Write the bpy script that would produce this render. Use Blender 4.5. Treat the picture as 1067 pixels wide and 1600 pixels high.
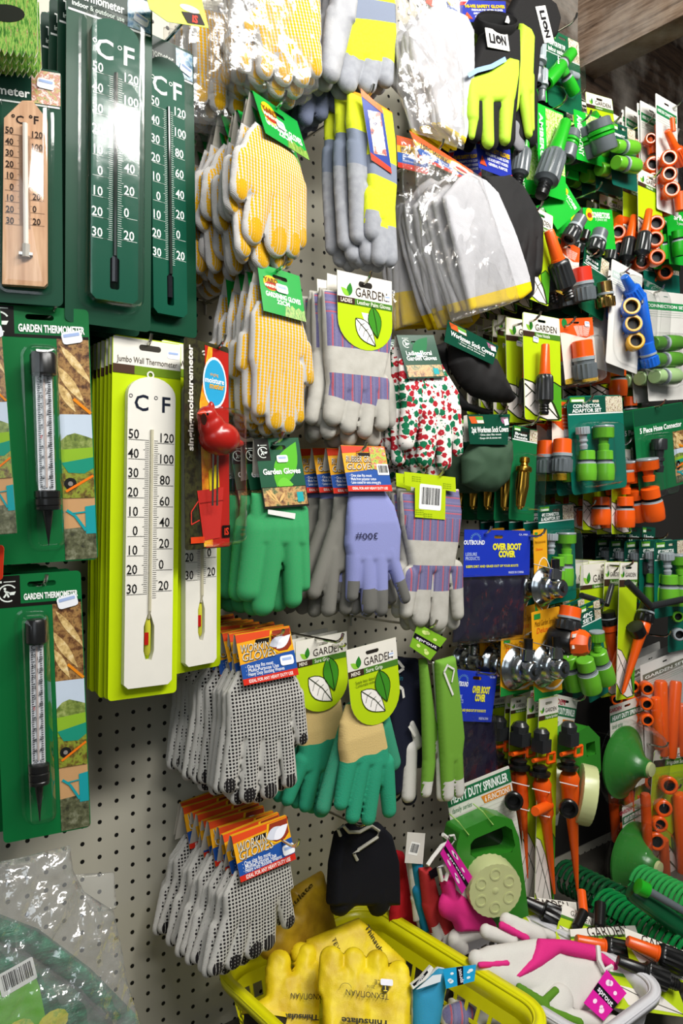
import bpy, bmesh, math, random
import numpy as np
from mathutils import Matrix, Vector, noise
from mathutils.geometry import tessellate_polygon
for o in list(bpy.data.objects): bpy.data.objects.remove(o)
S = bpy.context.scene
C = S.collection
random.seed(7)
pi = math.pi
# ---------------- camera, world, lights, exposure ----------------
CAM = Vector((-0.4225, -1.0736, 1.4494)); FPX = 1202.7
def _rot():
    a, b, c = -0.003065, -0.005044, 0.677696
    return Matrix.Rotation(-c, 3, 'Z') @ Matrix.Rotation(a, 3, 'X') @ Matrix.Rotation(b, 3, 'Y')
RC = _rot()
cd = bpy.data.cameras.new('camera'); cam = bpy.data.objects.new('camera', cd); C.objects.link(cam)
cd.sensor_fit = 'VERTICAL'; cd.sensor_height = 32; cd.lens = FPX/1600*32; cd.clip_start = .02
cam.matrix_world = Matrix.Translation(CAM) @ (RC @ Matrix.Rotation(pi/2, 3, 'X')).to_4x4()
S.camera = cam
W = bpy.data.worlds.new('world'); S.world = W; W.use_nodes = True
W.node_tree.nodes['Background'].inputs[0].default_value = (.95, .98, 1, 1)
W.node_tree.nodes['Background'].inputs[1].default_value = .075
S.view_settings.view_transform = 'Standard'; S.view_settings.look = 'None'; S.view_settings.gamma = 1
S.view_settings.exposure = 0.0
S.cycles.transparent_max_bounces = 24
def area(name, loc, target, sx, sy, power, col=(1, 1, 1)):
    l = bpy.data.lights.new(name, 'AREA'); l.shape = 'RECTANGLE'; l.size = sx; l.size_y = sy; l.energy = power; l.color = col
    o = bpy.data.objects.new(name, l); C.objects.link(o); o.location = loc
    o.rotation_euler = (Vector(target)-Vector(loc)).to_track_quat('-Z', 'Y').to_euler(); return o
area('ceiling_tube_light', (.75, -1.25, 2.75), (.35, 0, 1.45), 1.3, .22, 40, (1, .98, .93))
area('ceiling_strip_light', (-.2, -1.7, 2.7), (.2, 0, 1.2), 1.0, .25, 25, (1, .98, .95))
area('shop_window_light', (-1.3, -1.9, 2.0), (.4, 0, 1.5), .9, 1.1, 7, (.85, .93, 1))
# ---------------- pixel <-> place ----------------
def ray(px, py): return RC @ Vector(((px-533.5)/FPX, 1, -(py-800)/FPX))
def at(px, py, y=0):
    d = ray(px, py); return CAM + d*((y-CAM.y)/d.y)
def atz(px, py, z):
    d = ray(px, py); return CAM + d*((z-CAM.z)/d.z)
# ---------------- materials ----------------
def lin(h):
    h = h.lstrip('#'); return tuple(((int(h[i:i+2], 16)/255+.055)/1.055)**2.4 if int(h[i:i+2], 16) > 10 else int(h[i:i+2], 16)/255/12.92 for i in (0, 2, 4))
class NT:
    def __init__(s, name):
        s.m = bpy.data.materials.new(name); s.m.use_nodes = True; s.t = s.m.node_tree; s.n = s.t.nodes; s.b = s.n['Principled BSDF']
    def new(s, t, **k):
        n = s.n.new(t)
        for a, v in k.items(): setattr(n, a, v)
        return n
    def put(s, v, sock):
        if isinstance(v, bpy.types.NodeSocket): s.t.links.new(v, sock)
        elif v is not None:
            if sock.type == 'RGBA': v = (lin(v) if isinstance(v, str) else tuple(v)[:3])+(1,)
            sock.default_value = v
    def ma(s, op, a, b=None, c=None):
        n = s.new('ShaderNodeMath', operation=op); s.put(a, n.inputs[0])
        if b is not None: s.put(b, n.inputs[1])
        if c is not None: s.put(c, n.inputs[2])
        return n.outputs[0]
    def gt(s, a, b): return s.ma('GREATER_THAN', a, b)
    def lt(s, a, b): return s.ma('LESS_THAN', a, b)
    def mul(s, a, b): return s.ma('MULTIPLY', a, b)
    def mx(s, f, a, b):
        n = s.new('ShaderNodeMix', data_type='RGBA'); s.put(f, n.inputs[0]); s.put(a, n.inputs[6]); s.put(b, n.inputs[7]); return n.outputs[2]
    def uv(s):
        n = s.new('ShaderNodeSeparateXYZ'); s.t.links.new(s.new('ShaderNodeUVMap').outputs[0], n.inputs[0]); return n.outputs[0], n.outputs[1]
    def obj(s): return s.new('ShaderNodeTexCoord').outputs['Object']
    def uvv(s): return s.new('ShaderNodeUVMap').outputs[0]
    def at(s, name): return s.new('ShaderNodeAttribute', attribute_name=name).outputs['Fac']
    def noise(s, vec, scale, detail=3, rough=.5):
        n = s.new('ShaderNodeTexNoise'); s.put(vec, n.inputs['Vector']); n.inputs['Scale'].default_value = scale
        n.inputs['Detail'].default_value = detail; n.inputs['Roughness'].default_value = rough; return n.outputs[0]
    def vor(s, vec, scale, feature='F1'):
        n = s.new('ShaderNodeTexVoronoi', feature=feature); s.put(vec, n.inputs['Vector']); n.inputs['Scale'].default_value = scale; return n
    def scl(s, vec, v):
        n = s.new('ShaderNodeVectorMath', operation='MULTIPLY'); s.put(vec, n.inputs[0]); n.inputs[1].default_value = v; return n.outputs[0]
    def ramp(s, f, stops, const=False):
        n = s.new('ShaderNodeValToRGB'); s.put(f, n.inputs[0]); e = n.color_ramp.elements
        while len(e) < len(stops): e.new(.5)
        for q, (p, c) in zip(e, stops): q.position = p; q.color = lin(c)+(1,)
        if const: n.color_ramp.interpolation = 'CONSTANT'
        return n.outputs[0]
    def bump(s, h, dist=.001, st=1):
        n = s.new('ShaderNodeBump'); s.put(h, n.inputs['Height']); n.inputs['Distance'].default_value = dist; n.inputs['Strength'].default_value = st
        s.t.links.new(n.outputs[0], s.b.inputs['Normal']); return n.outputs[0]
    def fin(s, col, rough=.5, metal=0, spec=.5, coat=0):
        s.put(col, s.b.inputs['Base Color']); s.put(rough, s.b.inputs['Roughness']); s.b.inputs['Metallic'].default_value = metal
        s.b.inputs['Specular IOR Level'].default_value = spec; s.b.inputs['Coat Weight'].default_value = coat; s.b.inputs['Coat Roughness'].default_value = .08
        return s.m
_mc = {}
def paint(col, rough=.45, metal=0, kind='paint'):
    k = (col, rough, metal, kind)
    if k not in _mc:
        t = NT(kind+'_'+col.strip('#'))
        n = t.noise(t.obj(), 60, 3)
        c = t.mx(t.mul(n, .08), col, '#3a3a34') if kind != 'ink' else col
        _mc[k] = t.fin(c, rough, metal, spec={'card': .16, 'ink': .1}.get(kind, .5), coat=(.05 if kind == 'card' else 0))
    return _mc[k]
def card(col): return paint(col, .38, 0, 'card')
def ink(col): return paint(col, .4, 0, 'ink')
def plas(col): return paint(col, .28, 0, 'plastic')
def chrome():
    return paint('#c9c7c0', .18, 1, 'chrome')
def brass(): return paint('#c79a3c', .25, 1, 'brass')
def clear(name='clear_plastic', bumpd=0, scale=40, tint='#ffffff', haze=0.0, st=1.0, base=0):
    if name in _mc: return _mc[name]
    t = NT(name); t.n.remove(t.b)
    tr = t.new('ShaderNodeBsdfTransparent'); tr.inputs[0].default_value = lin(tint)+(1,)
    gl = t.new('ShaderNodeBsdfGlossy'); gl.inputs['Roughness'].default_value = .07 if not bumpd else .16
    fr = t.new('ShaderNodeLayerWeight')
    if bumpd:
        bn = t.new('ShaderNodeBump'); vc = t.scl(t.obj(), (1, 1, .6)); wv = t.new('ShaderNodeVectorMath', operation='ADD'); nz = t.new('ShaderNodeTexNoise'); nz.inputs['Scale'].default_value = scale*.5; t.put(vc, nz.inputs['Vector']); sm = t.scl(nz.outputs[1], (1.2/scale,)*3); t.put(vc, wv.inputs[0]); t.put(sm, wv.inputs[1])
        v1 = t.new('ShaderNodeTexVoronoi', feature='DISTANCE_TO_EDGE'); v1.inputs['Scale'].default_value = scale; t.put(wv.outputs[0], v1.inputs['Vector'])
        h = t.ma('ADD', t.mul(t.noise(t.obj(), scale*.8, 4, .6), .8), t.mul(t.ma('MINIMUM', v1.outputs[0], .35), 1.4))
        t.t.links.new(h, bn.inputs['Height']); bn.inputs['Distance'].default_value = bumpd; bn.inputs['Strength'].default_value = st
        t.t.links.new(bn.outputs[0], gl.inputs['Normal']); t.t.links.new(bn.outputs[0], fr.inputs['Normal'])
    f = t.ma('ADD', t.ma('MULTIPLY', t.ma('POWER', fr.outputs[1], 3.0), .6), base if base else (.10 if bumpd else .05))
    ms = t.new('ShaderNodeMixShader'); t.put(f, ms.inputs[0]); t.t.links.new(tr.outputs[0], ms.inputs[1]); t.t.links.new(gl.outputs[0], ms.inputs[2])
    out = ms.outputs[0]
    if haze:
        df = t.new('ShaderNodeBsdfDiffuse'); df.inputs[0].default_value = (.9, .9, .88, 1)
        m2 = t.new('ShaderNodeMixShader'); m2.inputs[0].default_value = haze
        t.t.links.new(out, m2.inputs[1]); t.t.links.new(df.outputs[0], m2.inputs[2]); out = m2.outputs[0]
    t.t.links.new(out, t.n['Material Output'].inputs[0]); _mc[name] = t.m; return t.m
CLEAR = clear(); FILM = clear('crinkled_film', .004, 26, haze=.03); BAGM = clear('bag_film', .010, 30, haze=.09, base=.22)
# ---------------- mesh builder ----------------
_tc = {}
def text_mesh(s, bold, shear):
    k = (s, bold, shear)
    if k in _tc: return _tc[k]
    cu = bpy.data.curves.new('t', 'FONT'); cu.body = s; cu.resolution_u = 2; cu.offset = bold; cu.shear = shear; cu.fill_mode = 'FRONT'
    o = bpy.data.objects.new('t', cu); C.objects.link(o); bpy.context.view_layer.update()
    dg = bpy.context.evaluated_depsgraph_get(); e = o.evaluated_get(dg); me = e.to_mesh()
    vs = [tuple(v.co)[:2] for v in me.vertices]; fs = [tuple(p.vertices) for p in me.polygons]
    e.to_mesh_clear(); bpy.data.objects.remove(o); bpy.data.curves.remove(cu)
    if vs:
        x0 = min(v[0] for v in vs); x1 = max(v[0] for v in vs)
    else: x0 = x1 = 0
    _tc[k] = (vs, fs, x0, x1); return _tc[k]
LY = .00028
def ell(cx, cz, rx, rz=None, n=20, rot=0, a0=0, a1=2*pi):
    rz = rx if rz is None else rz; c, s = math.cos(rot), math.sin(rot); r = []
    for i in range(n):
        a = a0+(a1-a0)*i/(n if abs(a1-a0-2*pi) < 1e-6 else n-1); x, z = rx*math.cos(a), rz*math.sin(a); r.append((cx+x*c-z*s, cz+x*s+z*c))
    return r
def rrect(x0, z0, x1, z1, r, n=5):
    r = min(r, abs(x1-x0)*.49, abs(z1-z0)*.49); o = []
    for cx, cz, a in ((x1-r, z1-r, 0), (x0+r, z1-r, pi/2), (x0+r, z0+r, pi), (x1-r, z0+r, 1.5*pi)):
        for i in range(n): o.append((cx+r*math.cos(a+pi/2*i/(n-1)), cz+r*math.sin(a+pi/2*i/(n-1))))
    return o
def leaf(x0, z0, x1, z1, wd, n=9):
    dx, dz = x1-x0, z1-z0; L = math.hypot(dx, dz); ux, uz = dx/L, dz/L; o = []
    for sg in (1, -1):
        rg = range(n) if sg == 1 else range(n-2, 0, -1)
        for i in rg:
            t = i/(n-1); k = math.sin(pi*t**.85)*wd*sg; o.append((x0+dx*t-uz*k, z0+dz*t+ux*k))
    return o
class MB:
    def __init__(s): s.v = []; s.f = []; s.m = []; s.mats = []; s.X = None
    def mi(s, m):
        if m not in s.mats: s.mats.append(m)
        return s.mats.index(m)
    def add(s, vs, fs, mat, M=None):
        b = len(s.v); k = s.mi(mat) if not isinstance(mat, list) else None
        for v in vs:
            v = Vector(v)
            if M is not None: v = M @ v
            if s.X is not None: v = s.X @ v
            s.v.append(tuple(v))
        for i, f in enumerate(fs): s.f.append(tuple(b+q for q in f)); s.m.append(k if k is not None else s.mi(mat[i]))
    def poly(s, pts, mat, layer=1, y=None, holes=()):
        y = -layer*LY if y is None else y
        loops = [[Vector((p[0], p[1], 0)) for p in pts]]+[[Vector((p[0], p[1], 0)) for p in h] for h in holes]
        flat = [p for l in loops for p in l]
        tr = tessellate_polygon(loops)
        fs = []
        for a, b, c in tr:
            cr = (flat[b]-flat[a]).cross(flat[c]-flat[a]).z
            fs.append((a, b, c) if cr > 0 else (a, c, b))
        s.add([(p.x, y, p.y) for p in flat], fs, mat)
    def quad(s, x0, z0, x1, z1, mat, layer=1): s.add([(x0, -layer*LY, z0), (x1, -layer*LY, z0), (x1, -layer*LY, z1), (x0, -layer*LY, z1)], [(0, 1, 2, 3)], mat)
    def line(s, pts, wd, mat, layer=2, closed=False):
        if closed: pts = list(pts)+[pts[0]]
        for (a, b), (c, d) in zip(pts[:-1], pts[1:]):
            L = math.hypot(c-a, d-b) or 1; nx, nz = -(d-b)/L*wd/2, (c-a)/L*wd/2; y = -layer*LY
            s.add([(a-nx, y, b-nz), (c-nx, y, d-nz), (c+nx, y, d+nz), (a+nx, y, b+nz)], [(0, 1, 2, 3)], mat)
    def prism(s, out, y0, y1, mat, side=None, holes=()):
        s.poly(out, mat, y=y0, holes=holes)
        n0 = len(s.f); s.poly(out, side or mat, y=y1, holes=holes)
        for i in range(n0, len(s.f)): s.f[i] = s.f[i][::-1]
        for l in [out]+list(holes):
            n = len(l); s.add([(p[0], y0, p[1]) for p in l]+[(p[0], y1, p[1]) for p in l], [(i, (i+1) % n, n+(i+1) % n, n+i) for i in range(n)], side or mat)
    def box(s, a, b, mat, M=None):
        (x0, y0, z0), (x1, y1, z1) = a, b
        s.add([(x0, y0, z0), (x1, y0, z0), (x1, y1, z0), (x0, y1, z0), (x0, y0, z1), (x1, y0, z1), (x1, y1, z1), (x0, y1, z1)],
              [(0, 3, 2, 1), (4, 5, 6, 7), (0, 1, 5, 4), (1, 2, 6, 5), (2, 3, 7, 6), (3, 0, 4, 7)], mat, M)
    def lathe(s, prof, M=None, n=24, sq=1.0):
        # prof: (t, r, mat[, rib depth])
        vs = []; fs = []; ms = []
        for q in prof:
            rib = q[3] if len(q) > 3 else 0
            for i in range(n):
                a = 2*pi*i/n; r = q[1]-(rib if i % 2 else 0); vs.append((r*math.cos(a), r*math.sin(a)*sq, q[0]))
        for j in range(len(prof)-1):
            for i in range(n): fs.append((j*n+i, j*n+(i+1) % n, (j+1)*n+(i+1) % n, (j+1)*n+i)); ms.append(prof[j][2])
        fs.append(tuple(range(n))[::-1]); ms.append(prof[0][2]); fs.append(tuple(range((len(prof)-1)*n, len(prof)*n))); ms.append(prof[-1][2])
        s.add(vs, fs, ms, M)
    def tube(s, pts, r, mat, n=8, closed=False):
        pts = [Vector(p) for p in pts]; vs = []; fs = []; N = len(pts)
        up = Vector((0, 0, 1)); rr = r if isinstance(r, (list, tuple)) else [r]*N
        for i, p in enumerate(pts):
            if closed: d = pts[(i+1) % N]-pts[i-1]
            else: d = pts[min(i+1, N-1)]-pts[max(i-1, 0)]
            d.normalize(); a = up.cross(d)
            if a.length < .2: a = Vector((1, 0, 0)).cross(d)
            a.normalize(); b = d.cross(a)
            for k in range(n): vs.append(tuple(p+(a*math.cos(2*pi*k/n)+b*math.sin(2*pi*k/n))*rr[i]))
        for i in range(N if closed else N-1):
            j = (i+1) % N
            for k in range(n): fs.append((i*n+k, i*n+(k+1) % n, j*n+(k+1) % n, j*n+k))
        if not closed: fs += [tuple(range(n))[::-1], tuple(range((N-1)*n, N*n))]
        s.add(vs, fs, mat)
    def text(s, t, x, z, size, mat, align='C', layer=3, bold=0.0, rot=0, sx=1.0, shear=0, fit=None):
        vs, fs, x0, x1 = text_mesh(t, bold, shear)
        if not vs: return
        k = size/.7
        if fit: sx = fit/((x1-x0)*k)
        off = {'C': (x0+x1)/2, 'L': x0, 'R': x1}[align]; c, sn = math.cos(rot), math.sin(rot); y = -layer*LY
        P = []
        for a, b in vs:
            a = (a-off)*k*sx; b = (b-.35)*k; P.append((x+a*c-b*sn, y, z+a*sn+b*c))
        s.add(P, fs, mat)
    def build(s, name, parent=None, smooth=True, M=None):
        me = bpy.data.meshes.new(name); me.from_pydata(s.v, [], s.f); me.polygons.foreach_set('material_index', s.m)
        for m in s.mats: me.materials.append(m)
        if smooth:
            me.polygons.foreach_set('use_smooth', [True]*len(s.f)); me.set_sharp_from_angle(angle=math.radians(38))
        me.update(); o = bpy.data.objects.new(name, me); C.objects.link(o); o.parent = parent
        if M is not None: o.matrix_local = M
        return o
ORD = ['', 'second', 'third', 'fourth', 'fifth', 'sixth', 'seventh', 'eighth', 'ninth', 'tenth', 'eleventh', 'twelfth']
class It:
    """a thing: an Empty at the hanging point; local x right, z up, -y to the viewer; w, h its real size"""
    def __init__(s, name, label, cat, TL, TR, BL, y=-.185, yaw=None, pitch=0, group=None):
        if yaw is None:
            best = (9, 0); m = at((TL[0]+TR[0])/2, (TL[1]+TR[1])/2, y)
            for k in range(-45, 46, 3):
                q = math.radians(k); n = Vector((math.sin(q), -math.cos(q), 0)); P3 = []
                for c in (TL, TR, BL): d = ray(*c); P3.append(CAM+d*((m-CAM).dot(n)/d.dot(n)))
                e = (P3[1]-P3[0]).normalized().dot((P3[0]-P3[2]).normalized())**2+(k/45)**2*8e-4
                if e < best[0]: best = (e, k)
            yaw = best[1]
        yaw = math.radians(yaw); pt = math.radians(pitch)
        n = Vector((math.sin(yaw)*math.cos(pt), -math.cos(yaw)*math.cos(pt), -math.sin(pt)))
        m = at((TL[0]+TR[0])/2, (TL[1]+TR[1])/2, y); s.n = n; s.o0 = m
        a, b, c = s.hit(*TL), s.hit(*TR), s.hit(*BL)
        X = (b-a).normalized(); Y = -n; Z = X.cross(Y).normalized()
        s.o = (a+b)/2; s.X, s.Y, s.Z = X, Y, Z; s.w = (b-a).length; s.h = (a-c).dot(Z)
        M = Matrix((X, Y, Z)).transposed().to_4x4(); M.translation = s.o; s.M = M; s.Mi = M.inverted()
        s.e = bpy.data.objects.new(name, None); s.e.empty_display_size = .02; C.objects.link(s.e); s.e.matrix_world = M
        s.e['label'] = label; s.e['category'] = cat
        if group: s.e['group'] = group
    def hit(s, px, py, dy=0):
        d = ray(px, py); o = s.o0+s.n*dy; return CAM+d*((o-CAM).dot(s.n)/d.dot(s.n))
    def L(s, px, py, dy=0):
        q = s.Mi @ s.hit(px, py, dy); return (q.x, q.z)
    def P(s, pts, dy=0): return [s.L(a, b, dy) for a, b in pts]
    def sc(s, px, py, dy=0):
        a = s.L(px, py, dy); b = s.L(px+4, py, dy); return math.hypot(b[0]-a[0], b[1]-a[1])/4
    def n2(s, u, v): return ((u-.5)*s.w, -v*s.h)
    def N(s, pts): return [s.n2(*p) for p in pts]
    def sticker(s, u, v, parent, size=.011, rot=.1, layer=6):
        mb = MB(); x, z = s.n2(u, v); k = size
        M = Matrix.Translation((x, 0, z)) @ Matrix.Rotation(rot, 4, 'Y')
        mb.X = M @ (s.hx if hasattr(s, 'hx') and False else Matrix())
        mb.poly(rrect(-k, -k*.62, k, k*.62, k*.3, 3), card('#f2f4f8'), layer); mb.poly(rrect(-k*.8, k*.1, k*.8, k*.42, .0005, 2), ink('#9fb4dd'), layer+1)
        return mb.build('price_sticker', parent, False)
def copy_tree(o, parent=None, M=None):
    c = o.copy(); C.objects.link(c); c.parent = parent
    for ch in o.children: copy_tree(ch, c)
    return c
def stack(it, n, step, phrase, group, dx=0, dz=0, jit=1.0, skip=0, parts=True):
    it.e['group'] = group
    for i in range(1, n+1):
        c = copy_tree(it.e)
        M = it.M.copy(); p = M.translation.copy()
        R = Matrix.Rotation(random.uniform(-.035, .035)*jit, 4, 'Y') @ Matrix.Rotation(random.uniform(-.05, .05)*jit, 4, 'Z')
        c.matrix_world = Matrix.Translation(p+Vector((dx*i+random.uniform(-.0025, .0025)*jit, step*(i+skip), dz*i-random.uniform(0, .003)*jit))) @ R @ Matrix.Translation(-p) @ M
        c['label'] = f'{phrase}, {ORD[i]} from the front'
HOOKN = [0]
def hook(tip, what, y=-.2, base=True, up=.014, r=.0022):
    T = at(tip[0], tip[1], y); mb = MB(); m = chrome(); o = Vector((T.x, -.004, T.z-up-.004)); 
    def q(x, yy, z): return (x-o.x, yy-o.y, z-o.z)
    mb.tube([q(T.x, 0.002, T.z-up-.004), q(T.x, y*.5, T.z-up-.002), q(T.x, y+.016, T.z-up), q(T.x, y+.010, T.z-up+.002), q(T.x, y+.003, T.z-up*.5), q(T.x, y, T.z)], r, m, 8)
    mb.tube([q(T.x-.013, -.0045, T.z-up), q(T.x+.013, -.0045, T.z-up)], r, m, 8)
    mb.tube([q(T.x, -.0045, T.z-up-.022), q(T.x, -.0045, T.z-up+.002)], r, m, 8)
    b = mb.build('display_hook', None); b.location = o; b['label'] = what; b['category'] = 'hook'; return b
def slotpts(cx, cz, w=.024, h=.0055): return rrect(cx-w/2, cz-h/2, cx+w/2, cz+h/2, h/2, 4)
# ---------------- inflated cloth shapes ----------------
def inflate(name, parent, caps, polys, mat, T=.010, R=.010, g=.0024, dy=0, back=.6, bend=0, wr=0, wrs=30, seed=0, tips=(), wave=0, cuff=0):
    """caps: (x0,z0,r0,x1,z1,r1) in metres; polys: outlines in metres. One closed puffed surface."""
    allx = [c[0] for c in caps]+[c[3] for c in caps]+[p[0] for P in polys for p in P]; allz = [c[1] for c in caps]+[c[4] for c in caps]+[p[1] for P in polys for p in P]
    rm = max([max(c[2], c[5]) for c in caps]+[.004])
    xs = np.arange(min(allx)-rm-2*g, max(allx)+rm+2*g, g); zs = np.arange(min(allz)-rm-2*g, max(allz)+rm+2*g, g)
    PX, PZ = np.meshgrid(xs, zs, indexing='ij')
    def field(PX, PZ):
        F = np.full(PX.shape, -1.0); H = np.zeros(PX.shape); A = np.zeros(PX.shape)
        for poly in polys:
            d = np.full(PX.shape, 9.0); ins = np.zeros(PX.shape, bool); n = len(poly)
            for i in range(n):
                ax, az = poly[i]; bx, bz = poly[(i+1) % n]; ex, ez = bx-ax, bz-az; L2 = ex*ex+ez*ez+1e-12
                t = np.clip(((PX-ax)*ex+(PZ-az)*ez)/L2, 0, 1); d = np.minimum(d, np.hypot(PX-ax-t*ex, PZ-az-t*ez))
                c = ((az > PZ) != (bz > PZ)); den = (bz-az) if abs(bz-az) > 1e-9 else 1e-9
                ins ^= c & (PX < (bx-ax)*(PZ-az)/den+ax)
            f = np.where(ins, d, -d); h = T*np.sqrt(np.clip(1-(1-np.clip(f/R, 0, 1))**2, 0, 1)); H = np.maximum(H, h); F = np.maximum(F, f)
        for (x0, z0, r0, x1, z1, r1) in caps:
            ex, ez = x1-x0, z1-z0; t = np.clip(((PX-x0)*ex+(PZ-z0)*ez)/(ex*ex+ez*ez+1e-12), 0, 1)
            r = r0+(r1-r0)*t; f = r-np.hypot(PX-x0-t*ex, PZ-z0-t*ez)
            h = np.minimum(T*1.05, r*.85)*np.sqrt(np.clip(1-(1-np.clip(f/r, 0, 1))**2, 0, 1))
            A = np.where((h > H) & (f > 0), t, A); H = np.maximum(H, h); F = np.maximum(F, f)
        return F, H, A
    F, H, A = field(PX, PZ); ins = F > 0
    near = ins.copy()
    for sx in (-1, 0, 1):
        for sz in (-1, 0, 1): near |= np.roll(np.roll(ins, sx, 0), sz, 1)
    outm = near & ~ins
    GX, GZ = np.gradient(F, g); G2 = GX**2+GZ**2+1e-6
    k = np.clip(-F/np.sqrt(G2), -1.6*g, 1.6*g)/np.sqrt(G2)
    PX = np.where(outm, PX+GX*k, PX); PZ = np.where(outm, PZ+GZ*k, PZ); H = np.where(outm, 0, H)
    ci = near[:-1, :-1] & near[1:, :-1] & near[1:, 1:] & near[:-1, 1:] & (ins[:-1, :-1] | ins[1:, :-1] | ins[1:, 1:] | ins[:-1, 1:])
    used = np.zeros(near.shape, bool)
    for a, b in ((0, 0), (1, 0), (1, 1), (0, 1)): used[a:used.shape[0]-1+a, b:used.shape[1]-1+b] |= ci
    idx = np.argwhere(used); nid = -np.ones(near.shape, int); nid[used] = np.arange(len(idx))
    x = PX[used]; z = PZ[used]; h = H[used]; f = F[used]; a = A[used]; inn = ins[used]
    if cuff: h = h*np.clip(.3+.7*(max(allz)-z)/cuff, .3, 1)
    zt = zs.max(); off = np.zeros(len(x))
    off += -bend*((zt-z)**2)
    nz = np.zeros(len(x))
    if wr or wave:
        for i in range(len(x)):
            if wr: nz[i] = wr*(noise.noise((x[i]*wrs+seed, z[i]*wrs*.7, seed*1.3))+.5*noise.noise((x[i]*wrs*2.3+seed, z[i]*wrs*2, seed+9)))
            if wave: off[i] += wave*noise.noise((x[i]*9+seed, z[i]*9, seed+.5))
    nz *= np.clip(f/.004, 0, 1)
    yf = -dy-h+off-nz; yb = -dy+h*back+off
    n = len(x); bid = np.arange(n); kk = n
    for i in range(n):
        if inn[i]: bid[i] = kk; kk += 1
    V = [(x[i], yf[i] if inn[i] else -dy+off[i], z[i]) for i in range(n)]+[(x[i], yb[i], z[i]) for i in range(n) if inn[i]]
    cells = np.argwhere(ci); Fs = []
    for i, j in cells:
        q = (nid[i, j], nid[i+1, j], nid[i+1, j+1], nid[i, j+1]); Fs.append(q)
    for i, j in cells:
        q = (nid[i, j], nid[i, j+1], nid[i+1, j+1], nid[i+1, j]); r = tuple(bid[w] for w in q)
        Fs.append(r)
    me = bpy.data.meshes.new(name); me.from_pydata([tuple(map(float, v)) for v in V], [], [tuple(map(int, t)) for t in Fs])
    me.materials.append(mat)
    co = np.array(V); uvl = me.uv_layers.new(name='UVMap'); li = np.zeros(len(me.loops), int); me.loops.foreach_get('vertex_index', li)
    uvl.data.foreach_set('uv', co[li][:, [0, 2]].ravel().astype(np.float32))
    order = [i for i in range(n) if inn[i]]
    rim = np.concatenate([f*inn, f[order]]); al = np.concatenate([a, a[order]])
    tp = np.full(len(V), -1.0)
    for tx, tz, tr in tips: tp = np.maximum(tp, tr-np.hypot((co[:, 0]-tx)*1.0, (co[:, 2]-tz)*.8))
    sd = np.concatenate([np.where(inn, 1.0, .5), np.zeros(len(order))])
    for nm, arr in (('rim', rim), ('along', al), ('tip', tp), ('side', sd)):
        at_ = me.attributes.new(nm, 'FLOAT', 'POINT'); at_.data.foreach_set('value', arr.astype(np.float32))
    me.polygons.foreach_set('use_smooth', [True]*len(Fs)); me.update()
    o = bpy.data.objects.new(name, me); C.objects.link(o); o.parent = parent
    return o
def glove(it, mat, fingers, palm, dy=0, name='glove', T=.010, cuff=.05, tipr=.66, **k):
    """fingers: (x0,y0,x1,y1,r0,r1) traced in the photograph's frame, laid on the thing's own plane"""
    caps = []; tips = []
    for (a, b, c, d, r0, r1) in fingers:
        p = it.L(a, b, dy); q = it.L(c, d, dy); s0 = it.sc(a, b, dy); s1 = it.sc(c, d, dy)
        caps.append((p[0], p[1], r0*s0, q[0], q[1], r1*s1)); tips.append((q[0], q[1], r1*s1*tipr))
    return inflate(name, it.e, caps, [it.P(palm, dy)] if palm else [], mat, dy=dy, tips=tips, T=T, cuff=cuff, **k)
# ---------------- cloth materials ----------------
def knit(t, st=.6, sc=1.0):
    x, z = t.uv()
    a = t.ma('SINE', t.mul(x, 2*pi/.0022*sc)); b = t.ma('SINE', t.mul(z, 2*pi/.0017*sc)); t.bump(t.ma('ADD', t.ma('MULTIPLY', a, b), t.mul(t.noise(t.uvv(), 900), .8)), .0006, st)
def knit_plain(name, col, st=.6, rough=.9):
    t = NT(name); n = t.noise(t.uvv(), 500, 2); knit(t, st); return t.fin(t.mx(t.mul(n, .35 if max(lin(col)) > .1 else .05), col, '#8a867e'), rough, spec=.2)
def dotted(name, base, dot, px, pz, r, tipcol, cz=9, rim=.004, shift=0):
    t = NT(name); x, z = t.uv()
    fx = t.ma('SUBTRACT', t.ma('FRACT', t.ma('DIVIDE', x, px)), .5); fz = t.ma('SUBTRACT', t.ma('FRACT', t.ma('DIVIDE', z, pz)), .5)
    d = t.ma('SQRT', t.ma('ADD', t.ma('POWER', t.mul(fx, px), 2), t.ma('POWER', t.mul(fz, pz), 2)))
    wob = t.mul(t.noise(t.uvv(), 300, 1), .0004)
    m = t.lt(t.ma('ADD', d, wob), r)
    m = t.mul(m, t.gt(t.at('rim'), rim)); m = t.mul(m, t.lt(z, cz)); m = t.mul(m, t.gt(t.at('side'), .6))
    st = t.gt(t.ma('FRACT', t.ma('DIVIDE', x, .0045)), .16)
    tm = t.mul(t.mul(t.gt(t.at('tip'), 0.0), st), t.mul(t.gt(t.at('rim'), .0022), t.gt(t.at('side'), .6)))
    n = t.noise(t.uvv(), 500, 2)
    c = t.mx(t.mul(n, .3), base, '#8f8b84'); c = t.mx(m, c, dot); c = t.mx(tm, c, tipcol); knit(t, .7)
    return t.fin(c, .85, spec=.25)
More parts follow.
